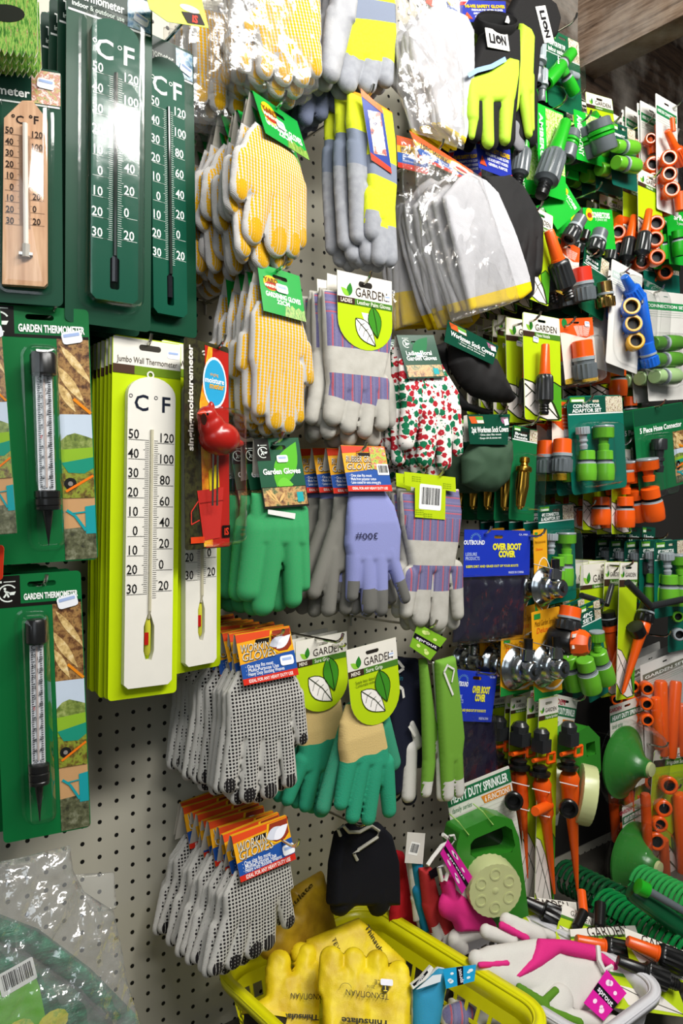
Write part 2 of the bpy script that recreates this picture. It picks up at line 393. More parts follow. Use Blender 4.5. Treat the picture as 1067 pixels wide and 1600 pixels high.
def leatherpalm(name, band=(.0, .0), tipal=.45, top=9, stripe2=True):
    t = NT(name); x, z = t.uv(); al = t.at('along')
    u = t.ma('FRACT', t.ma('DIVIDE', x, .017)); st = t.ramp(u, [(0, '#5a5688'), (.40, '#b23a48'), (.56, '#67638f'), (.64, '#38345f'), (.70, '#67638f')], True)
    v = t.ma('FRACT', t.ma('DIVIDE', z, .013)); sth = t.ramp(v, [(0, '#5a5688'), (.40, '#b23a48'), (.56, '#67638f'), (.64, '#38345f'), (.70, '#67638f')], True)
    c = t.mx(t.gt(z, top), st, sth); weave = t.noise(t.scl(t.uvv(), (1, .4, 1)), 900, 2); c = t.mx(t.mul(weave, .35), c, '#a9a6b4')
    suede = t.mx(t.noise(t.uvv(), 60, 4), '#c9c6bd', '#a8a49a')
    lea = t.mul(t.gt(z, band[0]), t.lt(z, band[1])); lea = t.ma('MAXIMUM', lea, t.gt(al, tipal)); lea = t.ma('MAXIMUM', lea, t.lt(t.at('side'), .4))
    lea = t.ma('MAXIMUM', lea, t.lt(t.at('rim'), .0025))
    c = t.mx(lea, c, suede); t.bump(t.noise(t.uvv(), 700, 3), .0006, .5); return t.fin(c, .88, spec=.2)
def twotone(name, a, b, mode, val, rough=.8, edge=None, bumpsc=600, bd=.0006, st=.5):
    """colour a, switching to b by 'along' or by height"""
    t = NT(name); x, z = t.uv(); wob = t.mul(t.ma('SUBTRACT', t.noise(t.uvv(), 40, 1), .5), .012)
    if mode == 'along': m = t.gt(t.at('along'), val)
    elif mode == 'below': m = t.lt(t.ma('ADD', z, wob), val)
    elif mode == 'above': m = t.gt(z, val)
    elif mode == 'rim': m = t.lt(t.at('rim'), val)
    elif mode == 'right': m = t.gt(t.ma('ADD', x, wob), val)
    elif mode == 'left': m = t.lt(t.ma('ADD', x, wob), val)
    c = t.mx(m, a, b)
    if edge: c = t.mx(t.lt(t.at('rim'), edge[1]), c, edge[0])
    n = t.noise(t.uvv(), bumpsc, 3); c = t.mx(t.mul(n, .25), c, '#6d6a60'); t.bump(n, bd, st); return t.fin(c, rough, spec=.3)
def floral(name):
    t = NT(name); v = t.vor(t.uvv(), 104); v.inputs['Randomness'].default_value = .75
    rnd = t.new('ShaderNodeSeparateColor'); t.t.links.new(v.outputs['Color'], rnd.inputs[0])
    n = t.mul(t.ma('SUBTRACT', t.noise(t.uvv(), 260, 1), .5), .5)
    d = t.ma('ADD', v.outputs['Distance'], n)
    grn = t.gt(rnd.outputs[0], .62)
    flo = t.lt(d, t.ma('ADD', .50, t.mul(grn, .10)))
    col = t.mx(grn, '#b32430', '#15724b'); c = t.mx(flo, '#ece6df', col)
    ctr = t.mul(t.lt(v.outputs['Distance'], .07), t.ma('SUBTRACT', 1.0, grn)); c = t.mx(ctr, c, '#f0d8d4')
    v2 = t.vor(t.uvv(), 170); sp = t.lt(v2.outputs['Distance'], .17); c = t.mx(t.mul(sp, t.gt(d, .5)), c, '#3b6f5a')
    t.bump(t.noise(t.uvv(), 900, 2), .0004, .4); return t.fin(c, .85, spec=.2)
def leather(name, col, dark):
    t = NT(name); n = t.noise(t.uvv(), 26, 4); c = t.mx(t.ramp(n, [(.35, '#000000'), (.7, '#ffffff')]), dark, col)
    v = t.vor(t.uvv(), 900); t.bump(t.ma('ADD', t.noise(t.uvv(), 120, 5), t.mul(v.outputs['Distance'], .3)), .0009, .6); return t.fin(c, .5, spec=.4)
def photo_grass(name='printed_grass'):
    if name in _mc: return _mc[name]
    t = NT(name); n = t.noise(t.scl(t.obj(), (500, 1, 90)), 1, 4, .7); _mc[name] = t.fin(t.ramp(n, [(.3, '#1d3a12'), (.45, '#4d8a2a'), (.55, '#9cc45a'), (.63, '#8a4a3a'), (.72, '#e6efc8')]), .35); return _mc[name]
def photo_mix(name, cols, sc=120):
    if name in _mc: return _mc[name]
    t = NT(name); n = t.noise(t.obj(), sc, 4, .65); k = len(cols); _mc[name] = t.fin(t.ramp(n, [(.3+.4*i/(k-1), c) for i, c in enumerate(cols)]), .35, coat=.3); return _mc[name]
# ---------------- the setting ----------------
def struct(name, mb, loc=(0, 0, 0)):
    o = mb.build(name, None, False); o.location = loc; o['kind'] = 'structure'; return o
def pegmat():
    t = NT('pegboard'); sp = t.new('ShaderNodeSeparateXYZ'); t.put(t.obj(), sp.inputs[0])
    f = [t.ma('SUBTRACT', t.ma('FRACT', t.ma('ADD', t.ma('DIVIDE', sp.outputs[i], .025), 100.5)), .5) for i in (0, 2)]
    d = t.mul(t.ma('SQRT', t.ma('ADD', t.mul(f[0], f[0]), t.mul(f[1], f[1]))), .025)
    n = t.noise(t.obj(), 7, 4); c = t.mx(n, '#c4c0b0', '#b6b19f')
    c = t.mx(t.lt(d, .0031), c, '#0d0c0b'); h = t.ma('SMOOTH_MIN', t.ma('DIVIDE', d, .0038), 1.0, .2); t.bump(h, .001, .6)
    return t.fin(c, .42, spec=.4)
mb = MB(); mb.box((-1.2, 0, -.8), (2.6, .006, 1.43), pegmat()); struct('wall_back', mb, (0, 0, 1))
def woodmat(name, a, b, d, sc=(1.2, 1.2, 16), wn=None):
    t = NT(name); v = t.scl(t.obj(), sc); n = t.noise(v, 5, 6, .65); n2 = t.noise(t.obj(), 5, 5, .6)
    c = t.ramp(n, [(.3, d), (.45, b), (.6, a), (.75, b)]); c = t.mx(t.mul(t.ramp(n2, [(.45, '#000000'), (.7, '#ffffff')]), .5), c, '#cfc8bd'); t.bump(n, .006, .8); return t.fin(c, .85, spec=.2)
WD = woodmat('dusty_old_wood', '#a8917c', '#7a6453', '#3b2d24'); WDD = woodmat('dark_stained_wood', '#4a3a2e', '#332820', '#17110d')
mb = MB(); mb.box((-1.2, .006, -1), (3.2, .05, 2.2), WDD); struct('wall_rear', mb, (0, .0, 1))
mb = MB(); mb.box((-2.4, -2.6, 0), (3.4, .1, .03), WDD); struct('ceiling', mb, (0, 0, 3.05))
mb = MB(); mb.box((-2.4, -2.6, -.03), (3.4, .1, 0), paint('#6f6a60', .7)); struct('floor', mb)
def joist(x0, x1, z0, z1, lab, m):
    mb = MB(); mb.box((0, -1.3, 0), (x1-x0, .3, z1-z0), m); o = mb.build('ceiling_joist', None, False); o.location = (x0, 0, z0); o['kind'] = 'structure'; o.name = 'trim_%d' % lab
joist(1.16, 1.23, 2.50, 3.04, 1, WD); joist(1.78, 1.86, 2.50, 3.04, 2, WDD); joist(2.4, 2.5, 2.5, 3.04, 3, WDD)
mb = MB()
for i in range(2):
    mb.box((.0+i*.1, -.04, -.10), (.028+i*.1, -.01, .06), paint('#b9b5aa', .5))
    for k in range(3): mb.box((.009+i*.1, -.042, -.08+k*.045), (.019+i*.1, -.0395, -.06+k*.045), paint('#2a2825', .7))
o = mb.build('trim_4', None, False); o.location = (1.40, 0, 2.42); o['kind'] = 'structure'
mb = MB(); mb.box((0, -.004, -.55), (1.9, 0, 1.225), paint('#1d1a17', .8)); o = mb.build('wall_shade_panel', None, False); o.name = 'wall_right_shade'; o.location = (.86, 0, 1.2); o['kind'] = 'structure'  # added dark panel, its colour stands in for the shade behind the packed stock
# shelf below the wall
mb = MB(); mb.box((-1.2, -.62, -.02), (2.6, 0, 0), paint('#4d4941', .6)); sh = mb.build('display_shelf', None, False); sh.location = (0, 0, .625)
sh['label'] = 'grey shelf under the pegboard carrying both plastic baskets'; sh['category'] = 'shelf'
# ---------------- printed pieces ----------------
def scale(mb, cx, zt, zb, wd, col, num=.008, minus=True, fd=8, lay=4, off=.0, bold=.0):
    m = ink(col); zc = lambda c: zb+(c+30)/80*(zt-zb)
    g = wd*.055+off
    for c in range(-30, 51):
        L = wd*(.20 if c % 10 == 0 else .115 if c % 5 == 0 else .08)
        z = zc(c); mb.quad(cx-g-L, z-wd*.004, cx-g, z+wd*.004, m, lay)
    for c in range(-30, 51, 10): mb.text(str(abs(c)), cx-g-wd*.21, zc(c)+num*.62, num, m, 'R', lay, bold=bold, sx=.85); mb.quad(cx-g-wd*.42, zc(c)-wd*.004, cx-g-wd*.1, zc(c)+wd*.004, m, lay)
    for f in range(-26, 123, 2):
        z = zc((f-32)/1.8); L = wd*(.20 if f % 20 == 0 else .115 if f % 10 == 0 else .08); mb.quad(cx+g, z-wd*.004, cx+g+L, z+wd*.004, m, lay)
    for f in range(-20, 121, 20): z = zc((f-32)/1.8); mb.text(str(abs(f)), cx+g+wd*.13, z+num*.62, num, m, 'L', lay, bold=bold, sx=.85); mb.quad(cx+g+wd*.1, z-wd*.004, cx+g+wd*.42, z+wd*.004, m, lay)
def gardenphoto(mb, x0, x1, z1, z0, lay=1):
    """strip print: leather gloves and saw, field with a barrow, watering can"""
    w = x1-x0; h = z1-z0; U = lambda u, v: (x0+u*w, z1-v*h); P = lambda l: [U(*q) for q in l]
    def cl(l): return [(min(max(a, x0), x1), min(max(b, z0), z1)) for a, b in l]
    mb.poly(P([(0, 0), (1, 0), (1, .34), (0, .34)]), photo_mix('print_tools', ['#2c1a0e', '#6b4527', '#a9814a', '#3c2413']), lay)
    for a in ((.1, .03, 1.05, .20, .13), (-.05, .12, .8, .29, .16), (.0, .2, .5, .33, .14)): mb.poly(cl(leaf(*U(a[0], a[1]), *U(a[2], a[3]), w*a[4])), photo_mix('print_leather', ['#8d6a35', '#d9b877', '#efdcae']), lay+1)
    mb.line(P([(.45, .27), (.98, .335)]), w*.1, card('#e88a1c'), lay+2)
    mb.poly(P([(0, .34), (1, .34), (1, .50), (0, .50)]), card('#c6d3e2'), lay)
    mb.poly(P([(0, .46), (.2, .435), (.45, .425), (.8, .44), (1, .45), (1, .52), (0, .52)]), photo_mix('print_trees', ['#3f4f22', '#76883c', '#aab36c']), lay+1)
    mb.poly(P([(0, .5), (1, .49), (1, .60), (0, .6)]), card('#8db52e'), lay+2)
    mb.poly(P([(0, .585), (1, .57), (1, .72), (0, .72)]), photo_mix('print_leaves', ['#2a2412', '#6d5a22', '#8e9a30', '#4f3a1a']), lay+3)
    mb.poly(P([(.0, .56), (1, .535), (1, .585), (.7, .61), (.2, .605)]), card('#1f9076'), lay+4)
    mb.poly(cl([(a, b) for a, b in ell(*U(.25, .655), w*.2, w*.2, 14)]), card('#1b1b1c'), lay+4); mb.poly(ell(*U(.25, .655), w*.08, w*.08, 10), card('#8a8580'), lay+5)
    mb.line(P([(.1, .69), (.98, .62)]), w*.08, card('#f07818'), lay+5)
    mb.poly(P([(0, .72), (1, .72), (1, 1), (0, 1)]), card('#c79a6a'), lay)
    mb.poly(P([(0, .86), (1, .85), (1, 1), (0, 1)]), photo_mix('print_stone', ['#25261d', '#5a5c40', '#8c8d74']), lay+1)
    mb.poly(P([(.68, .76), (1, .755), (1, .885), (.68, .885)]), card('#1d9aa0'), lay+2)
    mb.line(P([(.1, .775), (.35, .80), (.68, .87)]), w*.09, card('#1d9aa0'), lay+3); mb.line(P([(.3, .79), (.7, .785)]), w*.05, card('#1d9aa0'), lay+3)
def farmer(mb, x, z, r, lay=2):
    m = ink('#e8efe6'); mb.line(ell(x, z, r, r, 18, 0, .6, 5.2), r*.16, m, lay)
    mb.line([(x-.35*r, z+.35*r), (x-.1*r, z), (x-.45*r, z-.5*r)], r*.2, m, lay); mb.line([(x-.1*r, z), (x+.1*r, z-.5*r)], r*.2, m, lay); mb.line([(x-.25*r, z+.25*r), (x+.3*r, z)], r*.16, m, lay)
    mb.poly([(x+.1*r, z+.1*r), (x+.9*r, z+.15*r), (x+.7*r, z-.25*r), (x+.25*r, z-.25*r)], m, lay); mb.poly(ell(x-.3*r, z+.55*r, .16*r, .16*r, 8), m, lay); mb.quad(x-.9*r, z+1.25*r, x-.6*r, z+1.5*r, m, lay); mb.quad(x-.4*r, z+1.32*r, x+.9*r, z+1.42*r, m, lay)
def leaflogo(mb, x, z, s, lay=3):
    mb.poly(leaf(x, z, x+.15*s, z+1.0*s, s*.28), ink('#2f7d2a'), lay); mb.poly(leaf(x, z, x-.75*s, z+.55*s, s*.22), ink('#8cc63a'), lay)
def bigleaves(mb, it, u, v, s, lay=3):
    """the printed pair of leaves: one white with veins, one green"""
    x, z = it.n2(u, v); k = ink('#26321a')
    a = leaf(x-.62*s, z+.35*s, x+.1*s, z-.35*s, s*.26); mb.poly(a, ink('#f1ece6'), lay); mb.line(a, s*.018, k, lay+1, True)
    mb.line([(x-.62*s, z+.35*s), (x-.2*s, z+.02*s), (x+.1*s, z-.35*s)], s*.02, k, lay+2)
    for t in (.25, .45, .65): mb.line([(x-.62*s+.7*s*t, z+.35*s-.7*s*t), (x-.62*s+.7*s*t+.14*s, z+.35*s-.7*s*t+.07*s)], s*.012, k, lay+2); mb.line([(x-.62*s+.7*s*t, z+.35*s-.7*s*t), (x-.62*s+.7*s*t-.06*s, z+.35*s-.7*s*t-.16*s)], s*.012, k, lay+2)
    b = leaf(x+.0*s, z+.75*s, x+.18*s, z-.12*s, s*.24); mb.poly(b, ink('#3f8a26'), lay+1); mb.line(b, s*.018, k, lay+2, True); mb.line([(x, z+.75*s), (x+.12*s, z+.3*s), (x+.18*s, z-.12*s)], s*.016, k, lay+3)
def garden_card(it, mb, sub='Hose Nozzle', rounded=False, hdr=.17, band=.05, leaves=True, pre='', lsz=.5, lv=.72, body='#b8d416', split=.3):
    w, h = it.w, it.h; r = w*.05
    if rounded:
        out = it.N([(0, 0), (1, 0), (1, .62)])+[(w*.5*math.cos(a), -.62*h-math.sin(a)*h*.38) for a in [pi*i/14 for i in range(1, 14)]]+it.N([(0, .62)])
    else: out = rrect(-w/2, -h, w/2, 0, r)
    sl = slotpts(0, -h*hdr*.25-.003, min(w*.35, .024), .005)
    mb.prism(out, -.0003, .0005, card(body), card('#e9e6dc'), [sl])
    q = it.N([(0, 0), (1, 0), (1, hdr), (0, hdr)]) if rounded else it.N([(.02, 0.003), (.98, .003), (1, hdr), (0, hdr)])
    mb.poly(q, card('#ebe6da'), 2, holes=[sl]); mb.poly(it.N([(0, hdr), (1, hdr), (1, hdr+band), (0, hdr+band)]), ink('#4a7a2a'), 3); mb.poly(it.N([(0, hdr), (split, hdr), (split, hdr+band), (0, hdr+band)]), ink('#3d2b22'), 4)
    ts = min(w*.13, h*hdr*.36)
    x, z = it.n2(.32, hdr*.72); mb.text('GARDEN', x, z, ts, ink('#3a2f2a'), 'L', 4, fit=w*.58); leaflogo(mb, it.n2(.2, 0)[0], z-ts*.6, ts*1.5)
    x, z = it.n2(split+.04, hdr+band*.5); mb.text(sub, x, z, band*h*.62, ink('#eef3dc'), 'L', 5, bold=.01, fit=min(w*(.92-split), len(sub)*band*h*.38))
    if pre: x, z = it.n2(.05, hdr+band*.5); mb.text(pre, x, z, band*h*.6, ink('#e8e0d0'), 'L', 5, bold=.02, fit=min(w*(split-.1), len(pre)*band*h*.45))
    if leaves and rounded: bigleaves(mb, it, .6, lv, w*lsz)
    elif leaves:
        t0 = max(hdr+band+.05, .52); U = lambda l: it.N([(p, t0+(1-t0)*q) for p, q in l]); k = ink('#26321a'); lw = w*.022
        wl = U([(.005, .22), (.22, .26), (.5, .42), (.74, .64), (.93, .97), (.60, .985), (.25, .90), (.005, .74)]); gl = U([(.995, .30), (.80, .22), (.62, .34), (.66, .52), (.80, .68), (.95, .95), (.995, .93)])
        mb.poly(wl, ink('#e9e0d8'), 2); mb.line(wl, lw, k, 3); mb.poly(gl, ink('#4f9a22'), 2); mb.line(gl, lw, k, 3); mb.line(U([(.01, .3), (.3, .5), (.6, .72), (.93, .97)]), lw, k, 4)
        for p, q, r_, s_ in ((.2, .43, .02, .56), (.35, .54, .14, .74), (.52, .66, .34, .90), (.3, .5, .42, .40), (.5, .65, .62, .56)): mb.line(U([(p, q), (r_, s_)]), lw*.7, k, 4)
    return sl
def blister(it, x0, z0, x1, z1, d, name='blister', r=.3, parent=None, mat=None, y=-.0006):
    mb = MB(); R = min(x1-x0, z1-z0)*r; rings = []
    for ins, yy in ((-.003, 0), (0, -.0005), (d*.08, -d*.7), (d*.2, -d*.93), (d*.4, -d)):
        rings.append([(a, y+yy, b) for a, b in rrect(x0+ins, z0+ins, x1-ins, z1-ins, max(R-ins, .002), 5)])
    n = len(rings[0]); vs = [p for q in rings for p in q]; fs = [(j*n+i, j*n+(i+1) % n, (j+1)*n+(i+1) % n, (j+1)*n+i) for j in range(len(rings)-1) for i in range(n)]+[tuple(range((len(rings)-1)*n, len(rings)*n))]
    mb.add(vs, fs, mat or CLEAR); return mb.build(name, parent or it.e)
# ---------------- thermometers, left ----------------
DG = '#05402a'
def plate(it, mb, x0, x1, z0, z1, r, body, th=.004, shape=None, y=-.002):
    out = shape or rrect(x0, z0, x1, z1, r); mb.prism(out, y-th, y, body); return y-th
def in_plane(mb, y):
    mb.X = Matrix.Translation((0, y, 0))
# wooden thermometer on a dark card
it = It('thermometer_pack', 'natural wood wall thermometer on dark green card, furthest left in the photo', 'thermometer', (-30, 92), (96, 112), (-30, 470), y=-.19)
mb = MB(); w, h = it.w, it.h; mb.prism(rrect(-w/2, -h, w/2, 0, .006), 0, .0006, card(DG), holes=[slotpts(0.0, -.012)])
mb.quad(-w/2+.001, -h*.155, w/2-.001, -h*.005-.001, card('#0f3a2c'), 1); mb.poly(it.N([(.62, .01), (.985, .01), (.985, .15), (.62, .15)]), photo_mix('print_flowers', ['#3a5a2a', '#b9b06a', '#b86a5a', '#e6ded0', '#7a3a4a'], 160), 2)
mb.quad(-w/2+.002, -h*.162, w/2-.002, -h*.155, ink('#f2f5f0'), 3); mb.text('Thermometer', *it.n2(.6, .115), .0095, ink('#f4f7f2'), 'R', 3, bold=.02); mb.quad(*it.n2(.22, .05), *it.n2(.4, .015), ink('#79a832'), 3); mb.text('GARDEN', *it.n2(.31, .03), .004, ink('#f6e23a'), 'C', 4, bold=.02)
cdp = mb.build('backing_card', it.e); it.sticker(.80, .065, cdp, .009)
P = it.L; bd = [P(*q) for q in ((8, 192), (36, 165), (52, 165), (75, 195), (75, 447), (70, 452), (5, 448))]
mb = MB(); mb.prism(bd, -.012, -.0015, NT('x').m) if False else None
t = NT('beech_wood'); nn = t.noise(t.scl(t.obj(), (60, 20, 5)), 3, 4); bee = t.fin(t.ramp(nn, [(.3, '#b98a63'), (.55, '#cfa37c'), (.7, '#dcb48e')]), .5)
mb.prism(bd, -.011, -.0015, bee); in_plane(mb, -.0112)
c0 = P(42, 210); c1 = P(38, 358); scale(mb, (c0[0]+c1[0])/2, P(42, 220)[1], c1[1], (P(72, 300)[0]-P(8, 300)[0]), '#3a2a20', .0068, lay=1, bold=.02)
mb.text('°C', *P(29, 194), .0085, ink('#2a1c14'), bold=.02, layer=1); mb.text('°F', *P(54, 195), .0085, ink('#2a1c14'), bold=.02, layer=1)
mb.build('wooden_plate', it.e)
mb = MB(); a = P(44, 203); b = P(39, 405); x = (a[0]+b[0])/2; mb.tube([(x, -.0145, a[1]), (x, -.0145, b[1])], .0028, paint('#efe6da', .1)); mb.tube([(x, -.0145, b[1]+.012), (x, -.0145, b[1]-.002)], .0042, paint('#b8b2a6', .1)); mb.box((x-.007, -.0165, b[1]), (x+.007, -.011, b[1]+.003), chrome()); mb.build('glass_tube', it.e)
a = P(0, 160); b = P(82, 458); blister(it, a[0], b[1], b[0], a[1], .018, r=.12)
stack(it, 4, .024, 'wooden wall thermometer on dark green card', 'wooden wall thermometers on the left hook')
hook((55, 90), 'chrome hook carrying the wooden thermometers')
# big dark green plastic thermometers
def big_therm(name_lab, TL, TR, BL, pl, hdr_txt_px, y, blist=True):
    it = It('thermometer_pack', name_lab, 'thermometer', TL, TR, BL, y=y); mb = MB(); w, h = it.w, it.h
    mb.prism(rrect(-w/2, -h, w/2, 0, .006), 0, .0006, card(DG), holes=[slotpts(0, -.01)])
    hd = .105; mb.quad(-w/2+.001, -h*hd, w/2-.001, -.0015, card('#082c20'), 1); mb.quad(-w/2+.002, -h*(hd+.006), w/2-.002, -h*hd, ink('#f2f5f0'), 2)
    mb.text('Thermometer', *it.n2(.66, hd-.048), .0105, ink('#f4f7f2'), 'R', 3, bold=.02, fit=w*.6); mb.text('indoor & outdoor use', *it.n2(.66, hd-.018), .0058, ink('#e4efe4'), 'R', 3, bold=.02, fit=w*.6)
    mb.poly(it.N([(.70, .008), (.98, .008), (.98, hd-.003), (.70, hd-.003)]), photo_mix('print_cool', ['#1d3f5a', '#3f7ea8', '#9ab8c8', '#2c5a30'], 120), 2)
    cdp = mb.build('backing_card', it.e); it.sticker(.86, hd-.035, cdp, .009, .3)
    x0, z1 = it.L(*pl[0]); x1, z0 = it.L(*pl[1]); pw = x1-x0
    mb = MB(); gm = paint('#094c38', .4, kind='ink') ; out = rrect(x0, z0, x1, z1-pw*.25, .012); top = ell((x0+x1)/2, z1-pw*.33, pw/2, pw*.33, 13, 0, 0, pi)
    out = [(x0, z0+.006), (x0+.006, z0), (x1-.006, z0), (x1, z0+.006)]+top; bulb = rrect((x0+x1)/2-pw*.10, z0+pw*.25, (x0+x1)/2+pw*.10, z0+(z1-z0)*.155, pw*.05)
    mb.prism(out, -.013, -.0008, gm, holes=[bulb]); mb.X = Matrix.Translation((0, -.0132, 0)); H = z1-z0; cx = (x0+x1)/2
    scale(mb, cx, z1-H*.205, z0+H*.215, pw, '#eef5ee', .0105 if blist else .0105, lay=1, bold=.012)
    for s, u in (('C', -.24), ('F', .28)): mb.text(s, cx+pw*u, z1-H*.115, .022, ink('#eef5ee'), layer=1, bold=.015); mb.line(ell(cx+pw*(u-.2), z1-H*.095, .0022, .0022, 10), .0008, ink('#eef5ee'), 1, True)
    mb.build('scale_plate', it.e)
    mb = MB(); zt = z1-H*.19; zb = z0+H*.06; mb.tube([(cx, -.0145, zt), (cx, -.0145, z0+H*.16)], .0022, paint('#2a332e', .08)); mb.tube([(cx, -.010, z0+H*.16), (cx, -.010, z0+H*.07)], .0042, paint('#1c1d22', .1)); mb.build('glass_tube', it.e)
    if blist: a = it.L(pl[0][0]-12, pl[0][1]-14); b = it.L(pl[1][0]+10, pl[1][1]+12); blister(it, a[0], b[1], b[0], a[1], .026, r=.2, mat=clear('blister_glossy', .0025, 9, base=.045))
    return it
it = big_therm('tall dark green wall thermometer in shiny blister with large white °C °F', (104, -48), (238, 2), (104, 502), ((139, 28), (210, 480)), None, -.20)
stack(it, 5, .030, 'tall dark green wall thermometer', 'tall green thermometers at the top left', jit=.3)
it = big_therm('dark green wall thermometer right of the glossy blistered one, no glare on it', (205, 38), (302, 84), (205, 512), ((226, 86), (284, 500)), None, -.165, False)
stack(it, 4, .013, 'dark green wall thermometer right of the blistered one', 'green thermometers on the second hook', jit=.3)
hook((302, 0), 'dark metal hook above the right green thermometer', -.23)
# grass printed packets, top left
it = It('seed_packet', 'zigzag-edged green grass print packet, frontmost at top left corner', 'packet', (-30, -30), (58, -22), (-30, 84), y=-.23)
mb = MB(); zz = [it.n2(0, 0), it.n2(1, 0)]
for i in range(9): zz += [it.n2(1-i/9*.98, .92+.03*(i % 2)-.02*i/9+.0), it.n2(1-(i+.5)/9*.98, 1.0)]
zz.append(it.n2(0, .94)); mb.prism(zz, -.0006, .0008, photo_grass(), card('#e8ecd8')); mb.poly(ell(*it.n2(.45, .42), it.w*.33, it.h*.12), card('#23261f'), 4); mb.build('packet_body', it.e)
stack(it, 7, .012, 'green grass print packet', 'grass print packets at the top left', dx=.004, dz=-.0)
# ---- garden thermometers (tube on green card with photo strip) ----
def tube_therm(lab, TL, TR, BL, y, yaw, cap, tip, strip=True, xs=.62, tl=.11):
    it = It('garden_thermometer', lab, 'thermometer', TL, TR, BL, y=y, yaw=yaw); w, h = it.w, it.h; mb = MB()
    out = rrect(-w/2, -h, w/2, 0, .005); mb.prism(out, 0, .0006, card('#0c6b35'), holes=[slotpts(0.004, -.012, .03, .006)])
    mb.quad(-w/2+.001, -h*tl, -w/2+w*.3, -.001, card('#15130f'), 1, ); mb.quad(-w/2+.001, -h*(tl+.012), w/2-.001, -h*tl, card('#15130f'), 1)
    farmer(mb, *it.n2(.16, tl*.62), w*.10); mb.text('GARDEN THERMOMETER', *it.n2(.645, tl*.78), w*.072, ink('#f5f8f3'), 'C', 3, bold=.035, fit=w*.62)
    gardenphoto(mb, *[it.n2(q, 0)[0] for q in (xs, .99)], -h*(tl+.012), -h*.995)
    cdp = mb.build('backing_card', it.e); it.sticker(.83, tl*1.05, cdp, .011, -.2)
    a = it.L(*cap, .014); b = it.L(*tip, .014); L = math.hypot(a[0]-b[0], a[1]-b[1]); an = math.atan2(b[0]-a[0], a[1]-b[1])
    M = Matrix.Translation((a[0], -.016, a[1])) @ Matrix.Rotation(-an, 4, 'Y') @ Matrix.Rotation(pi, 4, 'X'); k = plas('#121212'); r = w*.125
    mb = MB(); mb.lathe([(0, r*.5, k), (L*.004, r*.85, k), (L*.02, r, k), (L*.115, r, k), (L*.125, r*.8, k)], M); mb.build('top_cap', it.e)
    mb = MB(); mb.box((-r*.62, .001, L*.12), (r*.62, .002, L*.73), paint('#eceff2', .3)); 
    mi = ink('#33363a')
    for i in range(50): zz = L*(.155+.011*i); mb.box((-r*.5, -.0002, zz), (-r*.5+r*(.32 if i % 5 == 0 else .2), .0008, zz+.0004), mi); mb.box((r*.5-r*(.32 if i % 5 == 0 else .2), -.0002, zz), (r*.5, .0008, zz+.0004), mi)
    mb.box((-r*.08, -.001, L*.14), (r*.08, .0005, L*.70), paint('#c9b8b0', .2))
    g = mb.build('scale_strip', it.e, M=Matrix.Translation((a[0], -.016, a[1])) @ Matrix.Rotation(-an, 4, 'Y') @ Matrix.Rotation(pi, 4, 'Z') @ Matrix.Rotation(pi, 4, 'X'))
    mb = MB(); mb.X = Matrix.Translation((a[0], -.0175, a[1])) @ Matrix.Rotation(-an, 4, 'Y')
    for c in range(-50, 51, 10): zz = -L*(.70-.0052*(c+50)); mb.text(str(abs(c)), -r*.30, zz, .0038, ink('#c8242a') if c == 0 else mi, layer=2, bold=.01, sx=.8)
    for i, c in enumerate(range(-60, 121, 20)): zz = -L*(.70-.056*i); mb.text(str(abs(c)), r*.3, zz, .0038, mi, layer=2, bold=.01, sx=.8)
    mb.text('C', -r*.3, -L*.14, .005, mi, layer=2); mb.text('F', r*.3, -L*.14, .005, mi, layer=2); mb.build('scale_figures', it.e)
    mb = MB(); mb.lathe([(L*.12, r*.72, CLEAR), (L*.74, r*.72, CLEAR)], M); mb.build('glass_tube', it.e)
    mb = MB(); mb.lathe([(L*.715, r*.8, k), (L*.72, r*.98, k), (L*.75, r*.98, k), (L*.755, r*.9, k), (L*.76, r, k), (L*.79, r, k), (L*.795, r*.9, k), (L*.80, r*.98, k), (L*.815, r*.95, k), (L*.82, r*.42, k), (L*.95, r*.12, k), (L, .0005, k)], M); mb.build('ground_spike', it.e)
    x0 = min(a[0], b[0])-r*1.25; x1 = max(a[0], b[0])+r*1.25; blister(it, x0, b[1]-.004, x1, a[1]+r*.6, .030, r=.3)
    return it
it = tube_therm('garden thermometer with black cap on green card, top card of the left column', (-32, 473), (138, 484), (-14, 884), -.185, None, (67, 550), (76, 852), xs=.685)
stack(it, 4, .036, 'garden thermometer on green card', 'upper garden thermometers', jit=.6)
hook((89, 467), 'chrome hook carrying the upper garden thermometers')
it = tube_therm('garden thermometer with black cap on green card, lower card beside bare pegboard', (-12, 900), (126, 891), (7, 1318), -.19, None, (56, 966), (62, 1282), xs=.655)
stack(it, 4, .036, 'lower garden thermometer on green card', 'lower garden thermometers', jit=.3)
hook((73, 898), 'chrome hook carrying the lower garden thermometers')
it = tube_therm('swung garden thermometer card at the left edge, partly out of the photo', (-95, 480), (0, 478), (-20, 838), -.215, -28, (-70, 560), (-40, 800), xs=.62)
it = It('price_card', 'orange red card corner poking in at the left edge', 'card', (-30, 850), (6, 852), (-30, 905), y=-.2); mb = MB(); mb.prism(rrect(-it.w/2, -it.h, it.w/2, 0, .004), 0, .001, card('#d8391d')); mb.build('printed_card', it.e)
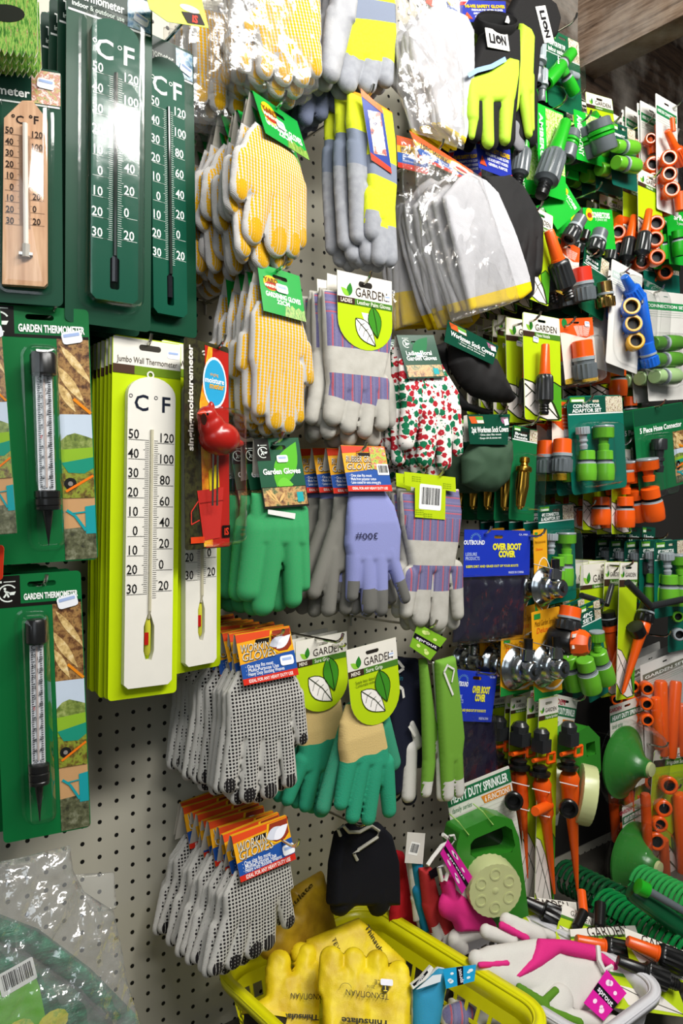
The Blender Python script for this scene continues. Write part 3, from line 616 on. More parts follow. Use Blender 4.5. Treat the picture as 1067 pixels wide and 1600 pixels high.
# ---- jumbo wall thermometers ----
def jumbo(lab, TL, TR, BL, pl, y):
    it = It('wall_thermometer', lab, 'thermometer', TL, TR, BL, y=y); w, h = it.w, it.h; mb = MB()
    mb.prism(rrect(-w/2, -h, w/2, 0, .005), 0, .0012, card('#bdd60a'), card('#8c9c14'), holes=[slotpts(.003, -.011, .026, .006)])
    hd = .078; mb.quad(-w/2+.0008, -h*hd, w/2-.0008, -.0012, card('#e9e5da'), 1) ; mb.quad(-w/2+.0005, -h*(hd+.024), w/2-.0005, -h*hd, card('#6d8c1e'), 2); mb.quad(-w/2+.0005, -h*(hd+.024), -w/2+w*.31, -h*hd, card('#4a3426'), 3)
    mb.poly(slotpts(.003, -.011, .028, .007), ink('#3a3630'), 2)
    mb.text('Jumbo Wall Thermometer', *it.n2(.5, .062), w*.085, ink('#4a4238'), 'C', 3, fit=w*.88)
    cdp = mb.build('backing_card', it.e); it.sticker(.88, .035, cdp, .008, 0, 2)
    x0, z1 = it.L(*pl[0], .01); x1, z0 = it.L(*pl[1], .01); pw = x1-x0; H = z1-z0; cx = (x0+x1)/2
    top = ell(cx, z1-pw*.38, pw/2, pw*.38, 13, 0, 0, pi); out = [(x0, z0+.005), (x0+.005, z0), (x1-.005, z0), (x1, z0+.005)]+top
    bulb = [(cx-pw*.11, z0+H*.115), (cx-pw*.11+.003, z0+H*.085), (cx+pw*.11-.003, z0+H*.085), (cx+pw*.11, z0+H*.115), (cx+pw*.11, z0+H*.195), (cx+pw*.03, z0+H*.235), (cx-pw*.03, z0+H*.235), (cx-pw*.11, z0+H*.195)]
    ivory = paint('#e9e5da', .35, kind='plastic'); mb = MB(); mb.prism(out, -.0105, -.0008, ivory, holes=[bulb])
    mb.line(ell(cx+.001, z1+.004, .0038, .0038, 14), .002, ivory, 8, True); mb.X = Matrix.Translation((0, -.0107, 0))
    scale(mb, cx, z1-H*.205, z0+H*.30, pw, '#1b1b1a', .0112, lay=1, bold=.008)
    for s, u in (('C', -.22), ('F', .30)):
        mb.text(s, cx+pw*u, z1-H*.085, .019, ink('#1c2230'), layer=1, bold=.012); mb.line(ell(cx+pw*(u-.22), z1-H*.066, .002, .002, 10), .0007, ink('#1c2230'), 1, True)
    mb.build('scale_plate', it.e)
    mb = MB(); gt = paint('#c9c2a4', .08, kind='glass'); mb.tube([(cx, -.0118, z1-H*.17), (cx, -.0118, z0+H*.245), (cx, -.009, z0+H*.22)], .0020, gt); mb.build('capillary_tube', it.e)
    mb = MB(); mb.lathe([(z0+H*.1, .002, paint('#c9c83a', .1)), (z0+H*.11, .0038, paint('#c9c83a', .1)), (z0+H*.2, .0038, paint('#c9c83a', .1)), (z0+H*.235, .0018, gt)], Matrix.Translation((cx, -.006, 0)), 12); mb.build('bulb_glass', it.e)
    mb = MB(); mb.box((cx-.0055, -.0104, z0+H*.135), (cx-.0005, -.0095, z0+H*.175), paint('#b3180f', .2)); mb.build('red_marker', it.e)
    a = it.L(pl[0][0]-5, pl[0][1]-5); b = it.L(pl[1][0]+6, pl[1][1]+7); 
    return it
it = jumbo('ivory jumbo wall thermometer on lime card, frontmost beside the garden thermometers', (176, 522), (283, 538), (169, 1096), ((200, 585), (268, 1068)), -.19)
stack(it, 6, .012, 'ivory jumbo wall thermometer on lime card', 'jumbo wall thermometers, left stack', jit=.25)
it = jumbo('ivory jumbo wall thermometer half hidden behind the moisture meter pack', (252, 530), (345, 548), (250, 1058), ((290, 590), (338, 1034)), -.165)
stack(it, 3, .012, 'right jumbo thermometer behind the moisture meter', 'jumbo wall thermometers, right stack', jit=.25)
hook((237, 521), 'chrome hook carrying the front jumbo thermometers')
# ---- moisture meter ----
it = It('moisture_meter', 'red bird moisture meter on dark card with red bucket picture', 'garden meter', (287, 526), (357, 543), (290, 860), y=-.215); w, h = it.w, it.h
mb = MB(); mb.prism(rrect(-w/2, -h, w/2, 0, .004), 0, .0006, photo_mix('print_dusk', ['#101009', '#262314', '#3a3a1c', '#14120c'], 90), card('#1a1a1a'), holes=[slotpts(.004, -.014, .026, .006)])
mb.poly(it.N([(.45, .015), (.99, .03), (.99, .995), (.45, .995)]), card('#b3221a'), 1); mb.poly(it.N([(.32, .3), (.52, .02), (.62, .02), (.55, .35), (.60, .99), (.4, .99)]), photo_mix('print_flame', ['#c8341a', '#f0a020', '#f6d23a'], 40), 2)
pass
mb.text('singingmoisturemeter', *it.n2(.12, .28), .0090, ink('#ece6da'), 'C', 3, rot=pi/2, bold=.03, fit=h*.50)
mb.poly(ell(*it.n2(.66, .19), w*.27, w*.40, 24), ink('#f2f4f2'), 4); mb.poly(ell(*it.n2(.66, .19), w*.24, w*.36, 24), card('#2da0cf'), 5)
mb.text('moisture', *it.n2(.65, .18), .0068, ink('#f5f7f4'), 'C', 6, bold=.02); mb.text('meter', *it.n2(.7, .205), .0078, ink('#f0b02a'), 'C', 7, bold=.02); mb.text('singing', *it.n2(.64, .15), .004, ink('#f0b02a'), 'C', 6)
mb.poly(it.N([(.25, .72), (.85, .70), (.75, .95), (.38, .96)]), card('#c4302a'), 4); mb.line([it.n2(.27, .77), it.n2(.12, .82), it.n2(.12, .88), it.n2(.3, .86)], .0014, card('#d83a30'), 4); mb.line([it.n2(.30, .78), it.n2(.84, .765)], .0014, card('#8d1d18'), 5); mb.quad(*it.n2(.1, .97), *it.n2(.4, .94), ink('#d8431d'), 6); mb.quad(*it.n2(.8, .95), *it.n2(.99, .89), ink('#180c08'), 6); mb.text('iS', *it.n2(.9, .92), .009, ink('#d83a24'), layer=7, bold=.03)
mb.poly(it.N([(.5, .62), (.72, .58), (.74, .7), (.52, .72)]), card('#e6d21e'), 6); mb.build('backing_card', it.e)
def skinobj(name, parent, pts, edges, rad, mat, lv=2):
    me = bpy.data.meshes.new(name); me.from_pydata(pts, edges, []); o = bpy.data.objects.new(name, me); C.objects.link(o)
    sk = o.modifiers.new('s', 'SKIN'); 
    bpy.context.view_layer.update()
    if not me.skin_vertices: pass
    for v, r in zip(me.skin_vertices[0].data, rad): v.radius = (r, r)
    me.skin_vertices[0].data[0].use_root = True
    ss = o.modifiers.new('u', 'SUBSURF'); ss.levels = ss.render_levels = lv
    bpy.context.view_layer.update(); dg = bpy.context.evaluated_depsgraph_get(); nm = bpy.data.meshes.new_from_object(o.evaluated_get(dg)); bpy.data.objects.remove(o)
    nm.materials.clear(); nm.materials.append(mat); nm.polygons.foreach_set('use_smooth', [True]*len(nm.polygons)); q = bpy.data.objects.new(name, nm); C.objects.link(q); q.parent = parent; return q
B_ = lambda px, py, y=-.02: (lambda q: (q[0], y, q[1]))(it.L(px, py, -y))
rd = paint('#a81c14', .25, kind='plastic')
def ballmesh(name, parent, blobs, mat, sub=3):
    bm = bmesh.new()
    for (c, r, sx, sy, sz) in blobs: bmesh.ops.create_icosphere(bm, subdivisions=sub, radius=r, matrix=Matrix.Translation(c) @ Matrix.Diagonal((sx, sy, sz, 1)))
    me = bpy.data.meshes.new(name); bm.to_mesh(me); bm.free(); me.materials.append(mat); me.polygons.foreach_set('use_smooth', [True]*len(me.polygons)); o = bpy.data.objects.new(name, me); C.objects.link(o); o.parent = parent
    return o
def remesh(o, vox=.0016):
    m = o.modifiers.new('r', 'REMESH'); m.mode = 'VOXEL'; m.voxel_size = vox; s = o.modifiers.new('c', 'SMOOTH'); s.iterations = 8; s.factor = .6
    bpy.context.view_layer.update(); dg = bpy.context.evaluated_depsgraph_get(); nm = bpy.data.meshes.new_from_object(o.evaluated_get(dg)); mt = o.data.materials[0]; o.modifiers.clear(); o.data = nm
    if not nm.materials: nm.materials.append(mt)
    nm.polygons.foreach_set('use_smooth', [True]*len(nm.polygons)); return o
u = it.sc(340, 680)
body = ballmesh('bird_body', it.e, [(B_(343, 685), u*24, 1.0, .8, .75), (B_(331, 668), u*16, 1, .8, 1), (B_(324, 651), u*11, 1.1, .9, 1), (B_(362, 692), u*13, 1.5, .5, .45), (B_(330, 640), u*7, .7, .5, 1.3)], rd); remesh(body)
mb = MB(); a = Vector(B_(318, 646, -.024)); M = Matrix.Translation(a) @ Matrix.Rotation(-pi/2-.1, 4, 'Y'); mb.lathe([(0, .0045, plas('#c93a1c')), (.006, .003, plas('#c93a1c')), (.011, .0004, plas('#c93a1c'))], M, 10); mb.build('beak', it.e)
mb = MB(); mb.lathe([(0, .002, plas('#1c120c')), (.001, .0016, plas('#1c120c'))], Matrix.Translation(B_(324, 647, -.033)) @ Matrix.Rotation(pi/2, 4, 'X'), 10); mb.poly(ell(*it.L(319, 655, .034), .005, .007), ink('#2a1510'), y=-.0335); mb.build('face_mask', it.e)
mb = MB(); 
for q in (333, 340): a = B_(q, 700, -.018); b = B_(q-1, 790, -.012); mb.tube([a, b], .0013, chrome())
mb.build('probe', it.e)
a = it.L(308, 632); b = it.L(362, 852); blister(it, a[0], b[1], b[0], a[1], .034, r=.25)
hook((352, 522), 'chrome hook carrying the red bird moisture meter', -.225)
# yellow green triangle card, top
it = It('hang_card', 'yellow green pointed card with red iS mark at the top', 'card', (228, -30), (316, 0), (240, 30), y=-.235, yaw=5); mb = MB()
mb.prism(it.P([(222, -30), (312, -14), (326, 44), (262, 34), (234, 14)]), 0, .0006, card('#b5c21c')); mb.poly(it.P([(283, 18), (312, 22), (320, 40), (293, 36)]), ink('#1c0d0a'), 2); mb.text('iS', *it.L(304, 30), .0085, ink('#d83a24'), layer=3, bold=.04, shear=.2); mb.poly(ell(*it.L(296, 14), .014, .004), photo_mix('print_coins', ['#8a8a5a', '#e0dca0', '#5a6a2a'], 300), 2); mb.build('printed_card', it.e)
# ---------------- glove cloths ----------------
YDOT = dotted('yellow_dotted_knit', '#dedad6', '#f4b80e', .0054, .0042, .0023, '#e6b014')
BDOT = dotted('black_dotted_knit', '#d9d6cf', '#1f1a1c', .0047, .0047, .00175, '#1d191b')
WKNIT = knit_plain('white_knit', '#dedddc')
def header(it, mb, draw, front=.018, back=True):
    """folded header card: front leaf slants out from the fold, back leaf slants in"""
    w, h = it.w, it.h; spread = front/h; out = it.N([(0, 0), (1, 0), (1, 1), (0, 1)]); sl = slotpts(0, -.013, min(.028, w*.35), .006)
    Sf = Matrix.Identity(4); Sf[1][2] = spread; Sf[1][3] = -.002; Sb = Matrix.Identity(4); Sb[1][2] = -spread; Sb[1][3] = .002
    mb.X = Sf; draw(mb, w, h, sl); mb.X = Sb; mb.prism(out, -.0003, .0003, card('#d9d2c4'), holes=[sl]) if back else None; mb.X = None
    mb.box((-w/2, -.002, -.0004), (w/2, .002, .0002), mb.mats[0]); it.hx = Sf
def d_yard(it, size=True):
    def f(mb, w, h, sl):
        mb.prism(it.N([(0, 0), (1, 0), (1, 1), (0, 1)]), -.0003, .0003, card('#0f9a3a'), card('#0c7a2e'), [sl])
        mb.poly(ell(*it.n2(.26, .36), w*.17, w*.15), ink('#e8b81c'), 2); mb.poly(ell(*it.n2(.26, .42), w*.15, w*.08), ink('#a8331c'), 3); mb.text('YARD', *it.n2(.26, .30), w*.085, ink('#7a4a10'), layer=4, bold=.04); mb.text('MARSHAL'[:6], *it.n2(.26, .42), w*.055, ink('#f6efd0'), layer=4, bold=.04)
        mb.text('GARDENING GLOVES', *it.n2(.52, .60), w*.095, ink('#f2f6f0'), layer=2, bold=.03, fit=w*.82); mb.text('22CM', *it.n2(.5, .72), w*.085, ink('#f2f6f0'), layer=2, bold=.03)
        mb.poly(it.N([(.5, 1), (.55, .74), (.64, .8), (.7, .72), (.78, .8), (.86, .74), (.93, .8), (1, .76), (1, 1)]), photo_grass(), 2)
    return f
def d_work(it, top='WORKING', c1='#d9491d', l2='GLOVES', lines=('· One size fits most', '· Multi-Purpose Use', '· Heavy Duty Stocking Weaves'), foot='IDEAL FOR ANY HEAVY DUTY USE', pic=True, bar=False):
    def f(mb, w, h, sl):
        mb.prism(it.N([(0, 0), (1, 0), (1, 1), (0, 1)]), -.0003, .0003, card('#e8a41c'), card('#7a4a20'), [sl])
        mb.poly(it.N([(0, 0), (1, 0), (1, .12), (.3, .2), (0, .24)]), card(c1), 1, holes=[]) if False else None
        mb.poly(it.N([(0, 0.005), (1, 0.005), (1, .10), (0, .17)]), card(c1), 2); mb.poly(slotpts(0, -.013, .022, .005), ink('#1a1412'), 3)
        for k, s_ in enumerate((top, l2)): mb.text(s_, *it.n2(.06, .30+.165*k), w*.125, ink('#4a4640'), 'L', 3, bold=.03, shear=.3, fit=w*.62); mb.text(s_, w*-.444, it.n2(0, .288+.165*k)[1], w*.125, ink('#d9d2c0'), 'L', 4, bold=-.005, shear=.3, fit=w*.62)
        mb.poly(it.N([(0, .60), (.55, .53), (1, .49), (1, .86), (0, .88)]), card('#1f4f9c'), 3)
        for k, s_ in enumerate(lines): mb.text(s_, *it.n2(.08, .655+.075*k), w*.055, ink('#eef0f4'), 'L', 4, bold=.01, fit=w*(.5+.09*k))
        mb.poly(it.N([(0, .88), (1, .86), (1, 1), (0, 1)]), card('#cf2c1c'), 4); mb.text(foot, *it.n2(.5, .935), w*.05, ink('#f6ede6'), 'C', 5, bold=.015, fit=w*.8)
        if pic:
            mb.poly(it.N([(.62, .02), (.98, .02), (.98, .38), (.9, .5), (.7, .5), (.55, .36)]), ink('#e6b01e'), 4); mb.poly(it.N([(.66, .03), (.985, .03), (.97, .36), (.88, .46), (.72, .46), (.58, .34)]), ink('#8d3320'), 5); mb.poly(leaf(*it.n2(.56, .32), *it.n2(.92, .2), w*.08), ink('#cdd0dc'), 6); mb.poly(leaf(*it.n2(.68, .40), *it.n2(.98, .16), w*.07), ink('#e6e6ee'), 7)
        if bar:
            mb.poly(it.N([(.62, .02), (.98, .02), (.98, .6), (.62, .5)]), photo_mix('print_plants', ['#3a6a1a', '#a8c83a', '#c83a2a', '#e8e0c8'], 200), 5); barcode(mb, *it.n2(.86, .52), w*.26, w*.22)
    return f
def barcode(mb, cx, cz, w, h, lay=6):
    mb.poly(rrect(cx-w/2, cz-h/2, cx+w/2, cz+h/2, w*.05, 3), ink('#f3f3f0'), lay); rs = random.Random(3); x = cx-w*.4
    while x < cx+w*.4: b = rs.choice((.012, .02, .035))*w; mb.quad(x, cz-h*.3, x+b, cz+h*.38, ink('#18181a'), lay+1); x += b+rs.choice((.015, .025, .03))*w
def hdr_part(it, draw, front=.019, st=(.82, .7), srot=.1, ss=.010):
    mb = MB(); header(it, mb, draw, front); c = mb.build('header_card', it.e, False)
    if st:
        b = MB(); b.X = it.hx; x, z = it.n2(*st); b.poly([(x+p, z+q) for p, q in rrect(-ss, -ss*.62, ss, ss*.62, ss*.3, 3)], card('#f2f4f8'), 7); b.quad(x-ss*.7, z, x+ss*.7, z+ss*.35, ink('#9fb4dd'), 8); b.build('price_sticker', c, False)
    return c
# --- white gloves with black dots, upper stack ---
it = It('work_glove_pair', 'white work gloves with black rubber dots, front pair under the red WORKING GLOVES card', 'gloves', (366, 992), (451, 978), (373, 1066), y=-.19, yaw=-8)
glove(it, BDOT, [(368, 1140, 357, 1226, 13.5, 13.5), (393, 1140, 387, 1240, 14, 13.5), (418, 1140, 418, 1232, 14, 14), (441, 1135, 449, 1216, 13, 12), (459, 1086, 469, 1152, 13.5, 10)], [(371, 1048), (448, 1040), (464, 1062), (472, 1088), (454, 1112), (450, 1130), (448, 1156), (353, 1158), (354, 1082)], dy=.006, T=.008, wave=.006, bend=.05)
glove(it, BDOT, [(356, 1140, 345, 1226, 13, 13), (378, 1140, 372, 1244, 14, 13), (402, 1140, 404, 1240, 14, 13.5), (426, 1140, 438, 1222, 13, 12), (450, 1100, 456, 1160, 13, 10)], [(368, 1048), (440, 1040), (450, 1070), (452, 1110), (438, 1130), (438, 1158), (344, 1160), (346, 1085)], dy=-.006, T=.008, wave=.008, seed=4)
hdr_part(it, d_work(it), st=(.83, .66), srot=0)
stack(it, 8, .0185, 'white work gloves with black dots in the upper stack', 'black dotted white gloves, upper stack', jit=1.3)
hook((443, 984), 'chrome hook through the upper WORKING GLOVES cards', -.225, up=.010)
# --- lower stack, cuffs wider, fingers folded behind ---
it = It('work_glove_pair', 'white work gloves with black dots, front pair of the lower stack beside the yellow basket', 'gloves', (360, 1306), (446, 1274), (365, 1368), y=-.19, yaw=3)
glove(it, BDOT, [(362, 1430, 338, 1512, 13, 11), (380, 1430, 364, 1500, 12, 12), (398, 1425, 394, 1480, 13, 13), (415, 1415, 414, 1468, 12, 12), (436, 1390, 447, 1436, 12, 10)], [(366, 1360), (450, 1338), (455, 1385), (430, 1400), (424, 1432), (350, 1448), (348, 1400)], dy=.008, T=.008, wave=.006)
glove(it, BDOT, [(340, 1450, 326, 1512, 12, 11), (360, 1446, 350, 1506, 12, 12), (384, 1444, 380, 1490, 13, 13), (404, 1430, 404, 1468, 12, 12), (424, 1395, 434, 1432, 12, 10)], [(362, 1360), (442, 1340), (445, 1385), (418, 1400), (414, 1455), (328, 1490), (340, 1400)], dy=-.006, T=.008, wave=.008, seed=3)
hdr_part(it, d_work(it), st=(.90, .72))
stack(it, 8, .0190, 'white work gloves with black dots in the lower stack', 'black dotted white gloves, lower stack', jit=1.3)
hook((467, 1312), 'chrome hook sticking out of the lower WORKING GLOVES cards', -.24)
# --- yellow dotted gloves ---
it = It('garden_glove_pair', 'yellow dotted knit gloves on green card beside the wooden backed thermometers, upper front pair', 'gloves', (392, 142), (462, 190), (394, 214), y=-.20)
glove(it, YDOT, [(383, 250, 376, 296, 13, 11), (406, 300, 396, 360, 15, 13), (428, 300, 428, 378, 15, 14), (449, 300, 450, 384, 12, 11), (461, 295, 463, 374, 10, 9)], [(398, 190), (452, 240), (462, 262), (470, 305), (440, 318), (392, 312), (386, 300), (372, 272), (374, 240), (386, 205)], dy=.008, T=.009, wave=.008)
glove(it, YDOT, [(368, 262, 362, 318, 12, 10), (380, 330, 376, 384, 14, 12), (402, 340, 404, 400, 15, 13), (424, 340, 430, 402, 14, 13), (442, 330, 450, 384, 12, 11)], [(380, 190), (440, 235), (452, 330), (372, 345), (364, 270)], dy=-.008, T=.009, wave=.01, seed=5)
hdr_part(it, d_yard(it), st=(.45, .5), srot=.4)
stack(it, 8, .019, 'yellow dotted knit gloves, upper stack', 'yellow dotted gloves on green cards, upper stack', jit=2)
hook((447, 141), 'chrome hook of the upper green card yellow dotted gloves', -.225)
it = It('garden_glove_pair', 'yellow dotted knit gloves on YARD GARDENING GLOVES 22CM card, lower front pair', 'gloves', (400, 411), (466, 432), (397, 490), y=-.20)
glove(it, YDOT, [(406, 580, 403, 640, 13, 10), (425, 580, 426, 658, 14, 12.5), (444, 580, 446, 664, 13, 12), (459, 578, 463, 652, 12, 9), (472, 545, 479, 592, 11, 9)], [(400, 470), (462, 476), (476, 530), (474, 560), (464, 565), (466, 590), (394, 590), (388, 560), (390, 490)], dy=.006, T=.008, wave=.006)
glove(it, YDOT, [(388, 580, 388, 628, 12, 11), (398, 600, 402, 650, 13, 12), (424, 610, 430, 664, 14, 12), (450, 600, 458, 650, 12, 10), (380, 530, 376, 570, 10, 9)], [(392, 440), (450, 450), (462, 610), (384, 610), (376, 540), (382, 480)], dy=-.008, T=.008, wave=.008, seed=2)
hdr_part(it, d_yard(it), st=(.5, .42), srot=0)
stack(it, 3, .024, 'yellow dotted knit gloves, lower stack', 'yellow dotted gloves on green cards, lower stack', jit=2.0, dx=-.001)
hook((447, 400), 'chrome hook of the lower green card yellow dotted gloves', -.225)
# plastic wrapped yellow dotted gloves at top
for k, (lab, dyy, ox) in enumerate((('yellow dotted gloves in crinkled clear bag, big bundle at the top', -.21, 0),)):
    it = It('wrapped_glove_pair', lab, 'gloves', (392, -70), (496, -50), (385, 150), y=dyy, yaw=0)
    glove(it, YDOT, [(398, 30, 387, 44, 12, 11), (416, 70, 414, 108, 13, 12), (444, 80, 442, 118, 14, 13), (468, 80, 468, 122, 14, 12), (486, 75, 488, 110, 12, 11)], [(400, -60), (496, -50), (498, 60), (490, 100), (404, 86), (392, 20)], dy=.008, T=.009, wave=.005)
    glove(it, YDOT, [(388, 50, 378, 100, 12, 11), (404, 90, 400, 122, 13, 12), (432, 100, 430, 138, 14, 13), (456, 100, 456, 140, 14, 12)], [(385, -60), (480, -50), (470, 110), (385, 80)], dy=-.008, T=.009, wave=.006, seed=3)
    inflate('plastic_bag', it.e, [], [it.P([(362, -70), (502, -60), (496, 140), (480, 150), (430, 140), (352, 96)], .012)], FILM, T=.006, R=.02, dy=.014, back=2.6, wr=.003, wrs=40, seed=2, g=.004)
stack(it, 5, .024, 'yellow dotted gloves in clear bag at the top', 'bagged yellow dotted gloves at the top', jit=1.5, dx=.002)
it = It('wrapped_glove_pair', 'yellow dotted gloves with blue cuffs hanging behind the pointed iS card', 'gloves', (300, -40), (370, -10), (298, 195), y=-.14, yaw=0)
glove(it, YDOT, [(312, 130, 311, 152, 13, 12), (338, 140, 338, 164, 13, 12), (366, 140, 366, 170, 13, 12), (388, 140, 390, 170, 12, 11)], [(298, 10), (392, 30), (400, 140), (300, 130)], dy=.006, T=.009, wave=.006)
inflate('plastic_bag', it.e, [], [it.P([(290, 0), (400, 20), (400, 205), (292, 190)], .012)], FILM, T=.005, R=.02, dy=.012, back=2.2, wr=.003, wrs=40, seed=6, g=.004)
stack(it, 3, .024, 'yellow dotted gloves with blue cuffs behind the pointed card', 'blue cuffed yellow dotted gloves', jit=1)
# navy blue backs beside the bag
NAVY = knit_plain('slate_blue_knit', '#5f6a88')
it = It('garden_glove_pair', 'slate blue knit gloves tucked between the bagged dotted gloves and grey high visibility gloves', 'gloves', (480, -40), (530, -20), (478, 190), y=-.17, yaw=0)
glove(it, NAVY, [(486, 120, 478, 184, 11, 10), (502, 120, 500, 176, 11, 10), (516, 110, 518, 165, 10, 9)], [(480, -30), (530, -20), (530, 120), (476, 140)], T=.009, wave=.006)
stack(it, 6, .02, 'slate blue knit gloves tucked beside the bagged dotted gloves', 'slate blue knit gloves', dx=-.001, jit=1.3)
# --- high visibility grey leather gloves ---
def hivis(name, cz, gz, strip):
    t = NT(name); x, z = t.uv(); al = t.at('along'); su = t.mx(t.noise(t.uvv(), 90, 4), '#aeb0b6', '#85888f')
    tri = t.noise(t.scl(t.uvv(), (1, 1, 1)), 300, 1); ye = t.mx(tri, '#e0ec1c', '#d3dc3a')
    c = t.mx(t.gt(z, strip[0]), su, ye); c = t.mx(t.mul(t.gt(z, strip[1]), t.lt(z, strip[2])), c, '#7d8698'); c = t.mx(t.gt(al, .45), c, su)
    c = t.mx(t.lt(t.at('side'), .4), c, su); c = t.mx(t.gt(z, strip[3]), c, '#e6901a'); t.bump(t.noise(t.uvv(), 800, 3), .0006, .6); return t.fin(c, .85, spec=.25)
it = It('safety_glove_pair', 'grey suede gloves with yellow panels hanging at the top centre, fingers down', 'gloves', (512, -60), (612, -40), (500, 140), y=-.205, yaw=0)
zz = [it.L(560, q)[1] for q in (102, 40, 8, -55)]
HV1 = hivis('hi_vis_suede', 0, 0, (zz[0], zz[1], zz[2], zz[3]))
GSU = leather('grey_suede', '#b4b4b6', '#8e9096')
glove(it, HV1, [(555, 70, 543, 126, 17, 14), (580, 80, 572, 130, 15, 13), (599, 80, 598, 122, 13, 12)], [(530, -55), (612, -40), (614, 60), (610, 95), (538, 100), (530, 40)], dy=.006, T=.011, wave=.004, g=.0015)
glove(it, GSU, [(530, 30, 517, 110, 18, 14)], [(520, -55), (560, -40), (552, 40), (512, 50)], dy=.014, T=.011, wave=.004, name='thumb')
stack(it, 3, .02, 'grey suede gloves with yellow panels at the top centre', 'high visibility suede gloves, top hook', jit=.8)
it = It('safety_glove_pair', 'grey and yellow high visibility suede gloves beside holed pegboard, upright middle pack', 'gloves', (548, 138), (608, 170), (548, 270), y=-.20, yaw=0)
zz = [it.L(590, q)[1] for q in (365, 290, 262, 178)]
HV2 = hivis('hi_vis_suede_cuffed', 0, 0, (zz[0], zz[1], zz[2], zz[3]))
ZZ = [it.L(545, q)[1] for q in (208, 260, 238, 152)]
HV3 = hivis('hi_vis_suede_side', 0, 0, (ZZ[0], ZZ[1], ZZ[0], ZZ[3]))
glove(it, HV2, [(581, 310, 580, 362, 14, 12), (600, 320, 606, 402, 14, 12), (592, 360, 590, 402, 12, 11)], [(572, 150), (612, 176), (616, 290), (612, 350), (576, 350), (568, 250)], dy=.012, T=.010, wave=.004, g=.0015)
glove(it, HV3, [(553, 230, 558, 368, 12, 11), (566, 300, 575, 396, 13, 12)], [(540, 142), (572, 150), (570, 300), (548, 260), (538, 190)], dy=.004, T=.010, wave=.006, seed=3)
glove(it, HV3, [(534, 230, 536, 380, 11, 10), (543, 300, 547, 398, 11, 10), (556, 330, 560, 404, 12, 11)], [(524, 138), (548, 142), (556, 300), (528, 300)], dy=-.012, T=.010, wave=.008, seed=5)
mb = MB(); q = it.P([(563, 140), (598, 172), (612, 270), (580, 250)], .026); mb.poly(q, card('#1c3a92'), y=-.0262); mb.poly(it.P([(563, 138), (596, 168), (598, 178), (564, 150)], .026), card('#d6691c'), y=-.0266); mb.poly(it.P([(578, 238), (610, 262), (612, 272), (580, 250)], .026), card('#d23a1c'), y=-.0266)
mb.poly(it.P([(574, 172), (594, 176), (604, 244), (584, 240)], .026), photo_mix('print_sparks', ['#241650', '#c8502a', '#ece4da', '#20306a', '#d8981c'], 60), y=-.0265); mb.poly(it.P([(582, 210), (590, 190), (600, 215), (596, 240), (588, 238)], .026), card('#e6dcd4'), y=-.0268); b_ = [(a, b) for a, b in q]; mb.prism(b_, -.0261, -.0255, card('#e6e0d4')); mb.build('header_card', it.e, False)
stack(it, 1, .024, 'grey and yellow high visibility suede gloves, middle pack', 'high visibility suede gloves, middle hook', jit=.8)
hook((584, 131), 'chrome hook carrying the middle high visibility suede gloves', -.225)
# --- leather palm gloves, GARDEN card ---
it = It('leather_palm_glove_pair', 'striped leather palm gloves hanging on round lime LADIES GARDEN card', 'gloves', (515, 426), (600, 444), (514, 500), y=-.20, yaw=0)
cw = it.w; hh = (it.L(555, 430)[1]-it.L(555, 545)[1]); it.h = hh
zz = [it.L(550, q)[1] for q in (588, 548)]
LP = leatherpalm('leather_palm_cloth', (zz[0], zz[1]), .42, it.L(550, 500)[1])
glove(it, LP, [(527, 605, 520, 648, 17, 14.5), (552, 605, 543, 664, 14.5, 12), (574, 605, 568, 672, 13.5, 11), (592, 600, 594, 660, 14, 11)], [(502, 452), (606, 462), (612, 480), (606, 545), (592, 612), (584, 618), (512, 616), (506, 560)], dy=.004, T=.010, wave=.003)
glove(it, leatherpalm('leather_palm_back', (-9, 9)), [(500, 560, 486, 652, 12, 10), (516, 620, 512, 672, 14, 12), (545, 630, 545, 682, 15, 13), (580, 630, 584, 684, 14, 12), (604, 600, 616, 656, 12, 11)], [(496, 450), (600, 460), (612, 620), (500, 640), (494, 500)], dy=-.012, T=.010, wave=.006, seed=3)
mb = MB(); mb.X = Matrix.Translation((0, -.0165, 0)); sl = garden_card(it, mb, 'Leather Palm Gloves', True, .33, .085, False, 'LADIES'); bigleaves(mb, it, .62, .76, it.w*.5); mb.poly(it.N([(.42, .5), (.56, .5), (.62, .62), (.72, .78), (.5, .66)]), ink('#e8ecd8'), 2); mb.poly(slotpts(0, -.0135, .026, .008), ink('#2a2622'), 4); c = mb.build('header_card', it.e, False); it.sticker(.9, .25, c, .006, 0, 66)
stack(it, 2, .024, 'striped leather palm gloves on lime GARDEN card', 'leather palm gloves with GARDEN cards', jit=1)
hook((580, 424), 'chrome hook carrying the LADIES leather palm gloves', -.235)
